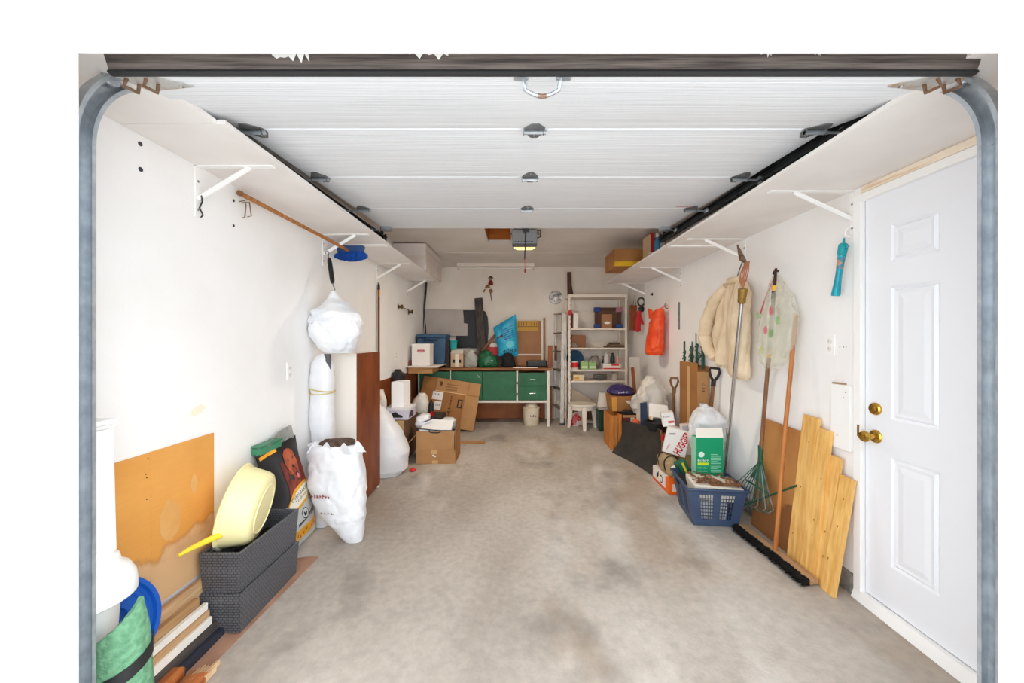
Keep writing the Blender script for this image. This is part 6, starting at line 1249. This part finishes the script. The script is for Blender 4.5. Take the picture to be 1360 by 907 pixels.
def sleeve(pts, rad, seed):
    mb = MB(); P = []; R_ = []
    for i in range(len(pts)-1):
        for k in range(7): t_ = k/7; P.append(V(pts[i]).lerp(V(pts[i+1]), t_)); R_.append((rad[i]+(rad[i+1]-rad[i])*t_)*(1+.06*math.sin(seed+1.7*(7*i+k))+.05*math.sin(.9*(7*i+k))))
    P.append(V(pts[-1])); R_.append(rad[-1]); return mb.tube(P, R_, 18)
sleeve([(1.695, 3.07, 1.77), (1.665, 3.20, 1.67), (1.645, 3.29, 1.51), (1.64, 3.33, 1.37), (1.64, 3.26, 1.25), (1.65, 3.18, 1.18)], [.035, .052, .054, .052, .046, .034], 1).o('sleeve', M_JK, jk, sm=60)
sleeve([(1.695, 2.86, 1.76), (1.655, 2.79, 1.68), (1.632, 2.775, 1.52), (1.625, 2.785, 1.36), (1.632, 2.80, 1.20), (1.64, 2.81, 1.10)], [.035, .055, .064, .062, .052, .038], 2).o('sleeve', M_JK, jk, sm=60)
MB().tube([(1.69, 3.04, 1.80), (1.665, 2.98, 1.80), (1.665, 2.93, 1.80), (1.69, 2.88, 1.80)], [.02, .026, .026, .02], 10).o('collar', M_JK, jk, sm=60)
MB().tube([(1.71, 2.955, 1.83), (1.73, 2.95, 1.90), (1.745, 2.945, 1.95)], .004, 6).o('hanging_loop', plain((90, 70, 52), .6), jk)
tp = T('telescopic_pole', 'silver telescopic pole with brass head and red tip by the jacket', 'pole', (1.63, 2.95, .2))
p0, p1 = V((1.672, 3.07, .20)), V((1.546, 2.62, 1.60))
MB().tube([p0, p1], .0135, 12).o('tube', M_CHROME, tp, sm=50); MB().tube([p0-V((0, 0, .03)), p0+V((0, 0, .02))], .019, 12).o('red_tip', M_RED, tp, sm=50)
d = (p1-p0).normalized()
MB().lathe([(.02, 0), (.026, .01), (.026, .03), (.022, .035), (.026, .04), (.028, .075), (.03, .08), (.03, .1), (.018, .105)], p1-d*.01, d, n=20).o('brass_head', mat('dull_brass', (170, 136, 70), .4, .7), tp, sm=35)
h0 = p1+d*.095
for k in range(5):
    a = (k-2)/2; MB().tube([h0, h0+V((0, .035*a, .05)), h0+V((.01, .045*a, .11)), h0+V((.03, .02*a, .18))], .0045, 6).o('prong', mat('copper_wire', (176, 116, 84), .5, .3), tp, sm=50)
MB().tube([h0+V((.03, 0, .17)), V((1.62, 2.76, 1.92)), V((1.68, 2.90, 2.06))], [.01, .009, .006], 8).o('hanging_cord', M_HANDLE2, tp, sm=50)
MB().bar(h0+V((.03, -.005, .15)), V((1.67, 2.87, 2.03)), .018, .006).o('serrated_strip', M_RUST, tp)

# green box, white bundle, basket
t = T('plastic_bag', 'puffy white plastic bag bundle behind the green box', 'plastic bag', (1.60, 3.2, FZ(3.2)))
MB().pouch([(.05, 1.60, 3.18, .09, .09), (.35, 1.60, 3.18, .11, .10), (.52, 1.585, 3.17, .14, .11), (.66, 1.585, 3.17, .145, .11), (.73, 1.58, 3.18, .11, .09), (.775, 1.58, 3.19, .05, .05)], seed=111, amp=.11, freq=8, nth=90, nh=70).o('bag', mat('bundle_white', (236, 234, 234), .4, col2=(206, 206, 208), scale=9), t, sm=25)
MB().pouch([(.765, 1.575, 3.2, .04, .035), (.785, 1.57, 3.2, .02, .02), (.80, 1.565, 3.2, .035, .03)], seed=112, amp=.16, freq=18, nh=10, nth=40).o('knot', M_BAG, t, sm=30)
bk = T('laundry_basket', 'blue plastic laundry basket with lattice windows full of odds and ends', 'laundry basket', (1.415, 2.84, FZ(2.8)))
M_BK = mat('blue_grey_plastic', (62, 79, 108), .45, col2=(54, 70, 97), scale=6)
Mb = TRS((1.415, 2.84, FZ(2.84)+.001), rz=-7)
hw0, hd0, hw1, hd1, H = .148, .165, .195, .205, .265
def wallpt(side, a, h):      # a in -1..1 along the wall, h in 0..1 up
    ww = hw0+(hw1-hw0)*h; dd = hd0+(hd1-hd0)*h; z = H*h
    return {'f': V((a*ww, -dd, z)), 'b': V((-a*ww, dd, z)), 'l': V((-ww, -a*dd, z)), 'r': V((ww, a*dd, z))}[side]
def wpanel(mb, side, a0, a1, h0, h1, th=.004):
    P = [wallpt(side, a0, h0), wallpt(side, a1, h0), wallpt(side, a1, h1), wallpt(side, a0, h1)]
    n = (P[1]-P[0]).cross(P[3]-P[0]).normalized(); mb.hexa([P[0], P[1], P[1]-n*th, P[0]-n*th, P[3], P[2], P[2]-n*th, P[3]-n*th])
for side, nm in (('f', 'front_wall'), ('b', 'rear_wall'), ('l', 'side_wall'), ('r', 'side_wall')):
    mb = MB(Mb)
    for a0, a1 in ((-1, -.62), (-.14, .14), (.62, 1)): wpanel(mb, side, a0, a1, .18, .86)
    wpanel(mb, side, -1, 1, 0, .18); wpanel(mb, side, -1, 1, .86, 1)
    wl = mb.o(nm, M_BK, bk)
    for c0 in (-.62, .14):
        mb = MB(Mb)
        for k in range(1, 5): a = c0+.48*k/5; wpanel(mb, side, a-.011, a+.011, .18, .86, .003)
        for k in range(1, 7): h_ = .18+.68*k/7; wpanel(mb, side, c0, c0+.48, h_-.008, h_+.008, .0035)
        mb.o('lattice', M_BK, wl, kind='stuff')
mb = MB(Mb); rim = [wallpt('f', -1, 1), wallpt('f', 1, 1), wallpt('b', -1, 1), wallpt('b', 1, 1)]
pts = []
for k in range(4):
    for j in range(6):
        p = rim[k].lerp(rim[(k+1) % 4], j/6); pts.append(p*1.0+V((0, 0, .002)))
mb.tube([V((p.x*1.03, p.y*1.03, p.z)) for p in pts], .010, 8, closed=True).o('rim', M_BK, bk, sm=50)
MB(Mb).bx(-hw0+.004, hw0-.004, -hd0+.004, hd0-.004, .002, .008).o('base', M_BK, bk)
zB = FZ(2.84)
t = T('foam_tray', 'white foam tray heaped with dry brown bark in the laundry basket', 'tray', (1.43, 2.78, .2))
Mt = TRS((1.425, 2.775, .205), rx=2, ry=3, rz=-8)
MB(Mt).taper((0, 0), .155, .10, .165, .11, 0, .105).o('tray_body', plain((238, 230, 214), .6), t, bv=.008)
mb = MB(Mt)
for k in range(70):
    x = rnd.uniform(-.15, .15); y = rnd.uniform(-.1, .1); a = rnd.random()*6.3; l = rnd.uniform(.02, .06)
    mb.bar((x, y, .108+rnd.random()*.018), (x+l*math.cos(a), y+l*math.sin(a), .112+rnd.random()*.02), .014, .004)
mb.o('bark', mat('dry_bark', (142, 98, 70), .85, col2=(96, 62, 44), scale=12), t, kind='stuff')
MB(Mt).bar((-.05, -.10, .115), (.165, -.06, .118), .022, .012).o('wood_stick', M_HANDLE2, t)
for k, (x, y, c, w_) in enumerate(((1.37, 2.775, (226, 222, 214), .045), (1.468, 2.775, (232, 228, 222), .045), (1.42, 2.88, (220, 190, 140), .05))):
    pbox('carton_pack', ['left white', 'middle white', 'tan'][k]+' small pack low inside the laundry basket', 'pack', x-w_, x+w_, y-.03, y+.03, zB+.01, zB+.15, plain(c, .6), .003)
gb = T('green_box', 'bright green cardboard box with white printing in the laundry basket', 'box', (1.48, 2.98, .1))
x0, x1, y0, y1 = 1.379, 1.588, 2.93, 3.01; z0, z1 = .115, .585
M_GB = mat('bright_green_card', (16, 152, 104), .5)
MB().bx(x0, x1, y0, y1, z0, z1).o('box_body', M_GB, gb, bv=.002)
MB().hexa([(x0, y0, z1+.0005), (x1, y0, z1+.0005), (x1, y0+.003, z1+.0005), (x0, y0+.003, z1+.0005), (x0+.022, y0+.055, z1+.062), (x1+.018, y0+.055, z1+.062), (x1+.018, y0+.058, z1+.062), (x0+.022, y0+.058, z1+.062)]).o('top_flap', plain((244, 240, 228), .6), gb)
MB().bx(x0-.0006, x0-.0001, y0+.002, y1, z0, z1).o('side_strip', plain((150, 206, 180), .5), gb)
yp = y0-.0008
MB().prism(ell(0, 0, .022, .022, 20), (x0+.04, yp, .455), (1, 0, 0), (0, 0, 1), .0005).o('round_seal', plain((220, 236, 226), .5), gb)
lettering(gb, 6, (x0+.012, yp, .40), (.085, 0, 0), (0, 0, .026), plain((224, 240, 230), .5)); MB().bx(x0+.012, x0+.095, yp, yp+.0005, .372, .392).o('yellow_bar', plain((206, 222, 40), .5), gb)
for k in range(3): lettering(gb, 11, (x0+.012, yp, .345-.026*k), (.075, 0, 0), (0, 0, .015), plain((176, 224, 200), .5))
for k in range(11): MB().bx(x0+.112, x0+.112+.078*(1 if k % 4 else .7), yp, yp+.0005, .452-.0135*k, .457-.0135*k).o('text_line', plain((150, 214, 184), .5), gb)
for k in (0, 1): MB().bx(x0+.095+.052*k, x0+.13+.052*k, yp, yp+.0005, .262, .295).o('white_panel', plain((226, 226, 220), .5), gb)
for k in range(6): MB().bx(x0+.098+.005*k, x0+.1005+.005*k, yp-.0004, yp-.0001, .266, .291).o('barcode_bar', M_INK, gb)
# diaper box and its neighbours
t = pbox('pile_carton', 'brown carton under the diaper box by the right wall', 'carton', 1.42, 1.60, 3.34, 3.60, FZ(3.4)+.001, .33, M_CARD2, .004)
MB().bx(1.48, 1.53, 3.3385, 3.3395, .05, .329).o('tape', M_TAPE, t)
Mh = TRS((1.385, 3.40, .335), ry=12, rz=-22)
hu = T('diaper_box', 'white diaper carton with big red lettering tilted on the pile', 'carton', (1.385, 3.42, .33))
MB(Mh).bx(-.085, .105, -.07, .07, .0, .225).o('box_body', plain((232, 226, 220), .6), hu, bv=.003)
tv, tf = txt('HUGGIES*'); up_ = V((.28, 0, .96)); ri = V((.96, 0, -.28))
mb = MB(Mh); mb.add([V((.062, -.0712, .006))+up_*(x*.205)+(-ri)*(y*.066) for x, y in tv], tf); mb.o('lettering', M_RED, hu)
tv, tf = txt(6); mb = MB(Mh); mb.add([V((-.045, -.0712, .03))+up_*(x*.06)+(-ri)*(y*.02) for x, y in tv], tf); mb.o('lettering', M_RED, hu)
MB(Mh).prism([(0, 0), (.05, .015), (.05, .03), (0, .015)], (-.06, -.0712, .16), (1, 0, 0), (0, 0, 1), .0006).o('grey_print', plain((150, 146, 146), .6), hu)
MB(Mh).bx(-.0805, -.0801, -.06, .06, .03, .06).o('grey_print', plain((150, 146, 146), .6), hu)
Mh2 = TRS((1.375, 3.45, .560), ry=-10, rz=-14)
t = T('small_white_box', 'small white box with red print on top of the diaper carton', 'box', (1.38, 3.45, .56))
MB(Mh2).bx(-.052, .052, -.045, .045, .004, .125).o('box_body', plain((230, 224, 218), .6), t, bv=.003); MB(Mh2).bx(-.005, .045, -.0458, -.0452, .03, .05).o('red_print', plain((190, 70, 74), .5), t)
tv, tf = txt(5); mb = MB(Mh2); mb.add([V((-.04, -.0462, .08))+V((x*.06, 0, y*.02)) for x, y in tv], tf); mb.o('lettering', plain((120, 116, 118), .5), t)
Mh3 = TRS((1.545, 3.33, .335), rx=-8, ry=-10, rz=-28)
t = T('printed_carton', 'grey printed carton tilted between diaper box and green box', 'carton', (1.47, 3.2, .28))
MB(Mh3).bx(-.07, .05, -.05, .05, .0, .27).o('carton_body', mat('grey_print_card', (206, 188, 172), .65, col2=(184, 160, 142), scale=6), t, bv=.003)
MB(Mh3).bx(-.05, .0, -.0508, -.0502, .14, .25).o('grey_picture', plain((150, 150, 154), .6), t); MB(Mh3).prism(ell(0, 0, .02, .026, 16), (.022, -.0508, .14), (1, 0, 0), (0, 0, 1), .0006).o('dark_picture', plain((84, 72, 70), .6), t); MB(Mh3).bx(-.0708, -.0702, -.03, .03, .05, .28).o('pink_print', plain((206, 140, 130), .6), t)
Mh4 = TRS((1.375, 3.07, .21), ry=-28, rz=12)
t = T('green_yellow_box', 'dark green box with a yellow stripe leaning against the basket', 'box', (1.37, 3.07, .2))
MB(Mh4).bx(-.035, .045, -.03, .03, .0, .17).o('box_body', plain((26, 92, 66), .5), t, bv=.003); MB(Mh4).bx(-.002, .016, -.0308, -.0302, .005, .165).o('yellow_stripe', plain((224, 196, 40), .5), t)
t = T('white_tub', 'white tub with a green label beside the tilted green box', 'tub', (1.30, 3.14, .21)); c = V((1.318, 3.13, .212)); ax = V((-.3, -.25, 1))
MB().lathe([(.034, 0), (.036, .004), (.042, .07), (.044, .074), (.04, .08), (.01, .082)], c, ax, n=24).o('tub_body', plain((236, 234, 230), .45), t, sm=40); MB().lathe([(.0368, .012), (.0375, .014), (.0415, .05), (.0412, .052)], c, ax, n=24).o('green_label', plain((30, 150, 50), .5), t, sm=40)
t = T('charger_box', 'orange and white cardboard box with black print on the floor', 'box', (1.33, 3.38, FZ(3.3)))
x0, x1, y0, y1 = 1.272, 1.39, 3.195, 3.57; z0 = FZ(3.3)+.002; z1 = z0+.128
MB().bx(x0, x1, y0, y1, z0, z1).o('box_body', plain((236, 228, 220), .55), t, bv=.002)
MB().bx(x0-.0006, x1+.0006, y0-.0006, y0+.07, z0, z1+.0006).o('orange_end', plain((238, 104, 22), .5), t); MB().bx(x0-.0007, x0-.0001, y0+.07, y1, z0, z0+.026).o('orange_band', plain((226, 92, 40), .5), t)
MB().prism([(y+3.0-3.0, z) for y, z in ell(0, 0, .03, .036, 22)], (x0-.0008, 3.36, z0+.07), (0, -1, 0), (0, 0, 1), .0005).o('black_ring', M_INK, t); MB().prism(ell(0, 0, .02, .025, 22), (x0-.0014, 3.36, z0+.07), (0, -1, 0), (0, 0, 1), .0005).o('white_centre', M_PAPER, t)
MB().prism([(0, 0), (.05, .05), (.05, .09), (0, .05)], (x0-.0008, 3.47, z0+.03), (0, -1, 0), (0, 0, 1), .0005).o('black_stripe', M_INK, t); MB().bx(x0+.03, x1-.012, y0-.0014, y0-.0008, z0+.025, z0+.085).o('white_label', plain((240, 214, 200), .5), t)
t = T('fabric_bundle', 'rolled khaki fabric bundle tied with dark straps above the orange box', 'fabric bundle', (1.33, 3.36, .165))
MB().pouch([(.168, 1.34, 3.38, .045, .13), (.20, 1.34, 3.38, .06, .16), (.27, 1.335, 3.38, .06, .15), (.325, 1.345, 3.39, .03, .09)], seed=121, amp=.11, freq=10, nh=30).o('fabric', mat('khaki_fabric', (176, 150, 112), .85, col2=(146, 120, 88), scale=9), t, sm=40)
for y in (3.30, 3.44): MB().tube([(1.34+math.cos(a)*.066, y+.01*math.sin(3*a), .25+math.sin(a)*.085) for a in [2*math.pi*k/16 for k in range(16)]], .006, 6, closed=True).o('strap', M_BLACK, t, sm=50)
t = T('black_pot', 'small black plastic pot lying at the left of the laundry basket', 'pot', (1.27, 2.98, .2)); MB().lathe([(.03, 0), (.034, .004), (.043, .08), (.046, .082), (.046, .092), (.04, .092), (.03, .01)], (1.285, 2.955, .205), (-.25, -.55, .75), n=22).o('pot_body', M_BLACK, t, sm=40); MB().lathe([(.044, .0825), (.048, .084), (.048, .0925), (.044, .094)], (1.285, 2.955, .205), (-.25, -.55, .75), n=22).o('pot_rim', M_BLACK, t, sm=40)
MB().bar((1.395, 3.655, .375), (1.402, 3.65, .42), .03, .03).top('red_lighter', 'small red plastic item at the edge of the snow scoop', 'plastic item', M_RED, bv=.004)

# floral bag, rake, broom
t = T('floral_bag', 'clear plastic bag with floral print hanging on the right wall', 'plastic bag', (1.66, 2.45, 1.13))
MB().pouch([(1.15, 1.675, 2.50, .03, .05), (1.19, 1.67, 2.49, .05, .10), (1.32, 1.668, 2.46, .06, .15), (1.48, 1.675, 2.43, .055, .16), (1.6, 1.69, 2.46, .045, .12), (1.7, 1.71, 2.51, .03, .06), (1.77, 1.725, 2.545, .012, .015)], seed=131, amp=.08, freq=7, fold=.05, folds=9, nth=90, nh=70).o('outer_bag', M_CLEAR2, t, sm=30)
MB().pouch([(1.24, 1.635, 2.46, .02, .03), (1.30, 1.63, 2.455, .03, .06), (1.42, 1.632, 2.45, .03, .07), (1.54, 1.645, 2.47, .025, .05), (1.60, 1.66, 2.49, .008, .012)], seed=132, amp=.10, freq=9, nth=60, nh=50).o('inner_bag', M_CLEAR2, t, sm=30)
MB().tube([(1.70, 2.66, 1.52), (1.695, 2.62, 1.58), (1.70, 2.58, 1.66), (1.715, 2.55, 1.74)], .005, 6).o('red_cord', plain((206, 70, 80), .5), t, sm=50)
for k, (y, z, c) in enumerate(((2.40, 1.52, (206, 110, 120)), (2.45, 1.40, (206, 120, 130)), (2.40, 1.38, (130, 170, 110)), (2.55, 1.50, (150, 180, 120)), (2.36, 1.46, (150, 190, 130)), (2.52, 1.27, (200, 206, 130)))):
    MB().prism([(x*(1+.2*math.sin(5*i)), q*(1+.2*math.cos(4*i))) for i, (x, q) in enumerate(ell(0, 0, .02, .025, 12))], (1.60 if k < 3 else 1.615, y, z), (0, -1, 0), (0, 0, 1), .001).o('printed_flower', plain(c, .6), t)
MB().tube([(XR-.001, 2.56, 1.80), (XR-.03, 2.555, 1.805), (XR-.045, 2.55, 1.785), (XR-.03, 2.55, 1.77)], .006, 8).top('wall_hook', 'black hook holding the floral bag on the right wall', 'hook', M_BLACK, sm=50)
rk = T('leaf_rake', 'green leaf rake with black and wooden handle leaning on the right wall', 'rake', (1.66, 2.6, .2))
r0, r1 = V((1.655, 2.585, .56)), V((1.675, 2.47, 1.74))
rl = lambda f: r0.lerp(r1, f)
MB().tube([rl(0), rl(.56)], .0125, 10).o('wooden_handle', M_HANDLE2, rk, sm=50); MB().tube([rl(.56), rl(.60)], .0145, 10).o('yellow_ring', plain((228, 176, 40), .5), rk, sm=50)
MB().tube([rl(.60), rl(.93)], .0135, 10).o('black_grip', M_BLACK, rk, sm=50); MB().tube([rl(.93), rl(.96)], .014, 10).o('yellow_ring', plain((228, 176, 40), .5), rk, sm=50); MB().tube([rl(.96), rl(1.05), V((1.72, 2.53, 1.80))], [.010, .008, .006], 8).o('hanging_end', plain((60, 20, 24), .5), rk, sm=50)
M_RG = mat('rake_green', (38, 84, 62), .5)
MB().tube([r0+V((0, 0, .06)), r0-V((0, 0, .05))], [.017, .015], 10).o('socket', M_RG, rk, sm=50)
hub = r0-V((0, 0, .05))
MB().hexa([hub+V((-.006, -.02, 0)), hub+V((.006, -.02, 0)), hub+V((.006, .02, 0)), hub+V((-.006, .02, 0)), hub+V((-.02, -.085, -.13)), hub+V((-.01, -.085, -.13)), hub+V((-.01, .085, -.13)), hub+V((-.02, .085, -.13))]).o('fan_plate', M_RG, rk, bv=.002)
for k in range(15):
    a = (k-7)/7; s_ = hub+V((-.004, .015*a, -.01)); e_ = hub+V((-.035-.02*abs(a), .21*a, -.285+.05*a*a))
    MB().tube([s_, s_.lerp(e_, .5)+V((.0, 0, 0)), e_, e_+V((-.03, 0, -.02)), e_+V((-.055, 0, -.005))], [.003, .003, .003, .0028, .002], 5).o('tine', M_RG if k % 3 else M_STEEL, rk, sm=50)
MB().bar(hub+V((-.024, -.13, -.17)), hub+V((-.024, .13, -.17)), .006, .012).o('cross_brace', M_RG, rk)
bm_ = T('push_broom', 'wide push broom with black bristles and wooden handle by the boards', 'broom', (1.57, 2.33, FZ(2.3)))
n0_, n1_ = V((1.598, 2.045, .035)), V((1.555, 2.64, .045))
MB().bar(n0_, n1_, .05, .03, V((0, 0, 1))).o('head_block', mat('broom_block', (186, 150, 112), .7, col2=(160, 124, 88), scale=5, stretch=(10, .8, 10)), bm_, bv=.004)
dd = (n1_-n0_).normalized(); side = V((-1, -.07, 0)).normalized()
mb = MB()
for k in range(900):
    f = rnd.random(); p = n0_.lerp(n1_, f)+side*.024+V((0, 0, rnd.uniform(-.015, .016))); ln = .052+.012*rnd.random()
    q = p+side*ln+V((0, rnd.uniform(-.012, .012), rnd.uniform(-.014, .004))); q.z = max(q.z, FZ(q.y)+.002)
    mb.add([p+dd*.0035, p-dd*.0035, q], [(0, 1, 2)]); mb.add([p+V((0, 0, .003)), p-V((0, 0, .003)), q], [(0, 1, 2)])
mb.o('bristles', plain((22, 20, 20), .8), bm_, kind='stuff')
MB().bar(n0_+side*.045, n1_+side*.045, .035, .022, V((0, 0, 1))).o('bristle_core', plain((18, 16, 16), .9), bm_)
mid = n0_.lerp(n1_, .47)
MB().tube([mid+V((0, 0, .012)), V((1.63, 2.32, .75)), V((1.715, 2.34, 1.49))], .0125, 10).o('handle', mat('orange_handle', (190, 122, 62), .5, col2=(164, 98, 46), scale=6, stretch=(6, 6, .6)), bm_, sm=50); MB().tube([V((1.708, 2.339, 1.44)), V((1.715, 2.34, 1.495))], [.0135, .012], 10).o('handle_cap', M_HANDLE, bm_, sm=50)
MB().tube([A(985, 672, 2.72), A(1058, 645, 2.27)], .006, 8).top('garden_stake', 'thin dark green garden stake lying across the stained plywood', 'stake', M_RG, sm=50)
# stained plywood and the four pine boards leaning on the wall
M_PW = stained_board('stained_plywood', (192, 134, 74), (168, 108, 54), (128, 80, 44), .0, .5, 7.7)
MB().hexa([(1.667, 2.26, FZ(2.3)+.001), (1.678, 2.26, FZ(2.3)+.001), (1.678, 2.71, FZ(2.7)+.001), (1.667, 2.71, FZ(2.7)+.001), (1.735, 2.24, .775), (1.747, 2.24, .775), (1.747, 2.70, .785), (1.735, 2.70, .785)]).top('plywood_sheet', 'stained brown plywood sheet leaning behind the push broom', 'plywood', M_PW, bv=.001)
names = ['tallest, beside the plywood', 'second tallest of the four', 'third tallest of the four', 'shortest, next to the door']
for k, (bw, tw, zt_, th_) in enumerate((((2.198, 2.318), (2.182, 2.300), .885, .0), ((2.095, 2.192), (2.088, 2.176), .835, .013), ((2.044, 2.108), (2.030, 2.100), .702, .004), ((1.955, 2.038), (1.945, 2.024), .618, .017))):
    zf0, zf1 = FZ(bw[0])+.001, FZ(bw[1])+.001; x = 1.640-th_; xt = 1.728-th_*.5
    w_ = T('pine_board', 'pale pine board leaning on the right wall, '+names[k], 'board', (x, sum(bw)/2, zf0), 'leaning pine boards')
    MB().hexa([(x, bw[0], zf0), (x+.019, bw[0], zf0), (x+.019, bw[1], zf1), (x, bw[1], zf1), (xt, tw[0], zt_-.004*(k % 2)), (xt+.019, tw[0], zt_-.004*(k % 2)), (xt+.019, tw[1], zt_+.003), (xt, tw[1], zt_+.003)]).o('board', M_PINE_Z, w_, bv=.002)
    for j in range(3):
        f = rnd.uniform(.1+.28*j, .3+.28*j); yk = bw[0]+(bw[1]-bw[0])*rnd.uniform(.15, .85); c = V((x+(xt-x)*f-.0006, yk, zf0+(zt_-zf0)*f))
        MB().prism(ell(0, 0, .0035, .006, 10), c, (0, -1, 0), V((xt-x, 0, zt_-zf0)).normalized(), .0005).o('knot', plain((150, 98, 46), .7), w_)
# wall fittings
t = T('access_cover', 'plain white access cover screwed to the right wall beside the door', 'cover', (XR, 2.05, .75))
MB().bx(XR-.02, XR-.001, 1.99, 2.112, .752, 1.098).o('cover', M_WHITE, t, bv=.002)
for y, z in ((2.015, 1.06), (2.03, 1.03), (2.07, .82)): MB().lathe([(.004, 0), (.003, .001)], (XR-.02, y, z), (-1, 0, 0), n=8).o('screw', M_STEEL, t)
MB().bx(XR-.022, XR-.001, 2.03, 2.10, 1.0985, 1.106).o('worn_edge', plain((170, 140, 110), .7), t)
outlet(XR, -1, 2.135, 1.31, 'white power outlet on the right wall beside the side door', .058)
for k, y in enumerate((2.075, 2.05, 2.035)): MB().lathe([(.003, 0), (.002, .001)], (XR, y, 1.30), (-1, 0, 0), n=8).top('wall_screw', ['first', 'second', 'third'][k]+' tiny screw to the right of the right wall outlet', 'screw', M_DARKST)
# teal bubble wand hanging by the door
bw_ = T('bubble_wand', 'translucent teal plastic tube toy hanging beside the side door', 'toy', (1.72, 2.01, 1.57))
M_TEAL = mat('teal_plastic', (20, 158, 178), .25, col2=(14, 134, 156), scale=8); q0, q1 = V((1.712, 2.045, 1.575)), V((1.708, 1.988, 1.86)); ql = lambda f: q0.lerp(q1, f)
MB().tube([ql(0), ql(.04), ql(.3), ql(.5), ql(.74)], [.019, .020, .015, .014, .017], 14).o('tube', M_TEAL, bw_, sm=50); MB().tube([ql(.742), ql(.78), ql(.92), ql(.95)], [.018, .021, .02, .012], 14).o('cap', plain((10, 150, 158), .4), bw_, sm=50)
MB().tube([ql(.50), ql(.60), ql(.70)], [.0152, .0162, .0172], 14).o('label_sleeve', mat('orange_label', (222, 146, 50), .5, col2=(60, 130, 150), scale=30, lo=.45, hi=.55), bw_, sm=50); MB().tube([ql(.95), ql(1.0)+V((.0, .0, .0)), ql(1.04)], [.006, .005, .003], 8).o('tip', plain((10, 150, 158), .4), bw_, sm=50); MB().bar(ql(.86)+V((-.0, -.015, 0)), ql(.86)+V((0, -.035, .004)), .008, .012).o('clip', M_TEAL, bw_)
MB().tube([(XR-.001, 1.975, 1.925), (XR-.03, 1.975, 1.93), (XR-.05, 1.982, 1.91), (XR-.05, 1.985, 1.885), (XR-.03, 1.985, 1.875)], .005, 8).top('wall_hook', 'white hook holding the teal toy beside the door', 'hook', M_WHITE, sm=50)

# things on the right shelf
zs = SR+.0175
t = T('shelf_box', 'brown carton with yellow tape overhanging the right shelf', 'carton', (1.27, 4.35, zs))
MB().bx(1.06, 1.48, 4.14, 4.58, zs, 2.335).o('carton_body', M_CARD2, t, bv=.003); MB().bx(1.059, 1.481, 4.1385, 4.1395, zs+.005, zs+.055).o('yellow_tape', plain((214, 170, 30), .35), t)
for k, (p0, p1, c, lab, ht) in enumerate(((861.5, 864.5, (206, 176, 140), 'thin wooden board standing on the right shelf beside the carton', .28), (864.8, 868, (190, 30, 36), 'red book standing on the right shelf', .30))):
    a, b = (p0-687)*3.9/505, (p1-687)*3.9/505
    t = pbox('shelf_book', lab, 'book', a, b, 3.9, 4.08, zs, zs+ht, plain(c, .6), .002); MB().bx(a+.002, b-.002, 3.899, 3.8995, zs+.06, zs+.10).o('spine_band', plain((226, 214, 206), .6), t)
t = T('blue_bottle', 'blue plastic bottle with white cap on the right shelf by the track', 'bottle', (1.40, 3.8, zs)); bxx = (873.5-687)*3.8/505
MB().lathe([(.033, zs), (.036, zs+.01), (.036, zs+.17), (.016, zs+.21), (.015, zs+.225)], (bxx, 3.8, 0), n=20).o('bottle_body', plain((70, 136, 176), .3), t, sm=40); MB().lathe([(.018, zs+.2255), (.018, zs+.26), (.014, zs+.265)], (bxx, 3.8, 0), n=14).o('cap', plain((226, 222, 220), .4), t, sm=40)
t = pbox('dark_pack', 'dark patterned package on the right shelf behind the blue bottle', 'package', (876-687)*3.75/505, (884-687)*3.75/505, 3.75, 3.9, zs, zs+.24, mat('dark_pattern', (60, 58, 72), .5, col2=(140, 120, 120), scale=30, lo=.55, hi=.65), .004)
MB().bx((877-687)*3.75/505, (883-687)*3.75/505, 3.7488, 3.7496, zs+.1, zs+.16).o('pale_label', plain((196, 190, 186), .6), t)
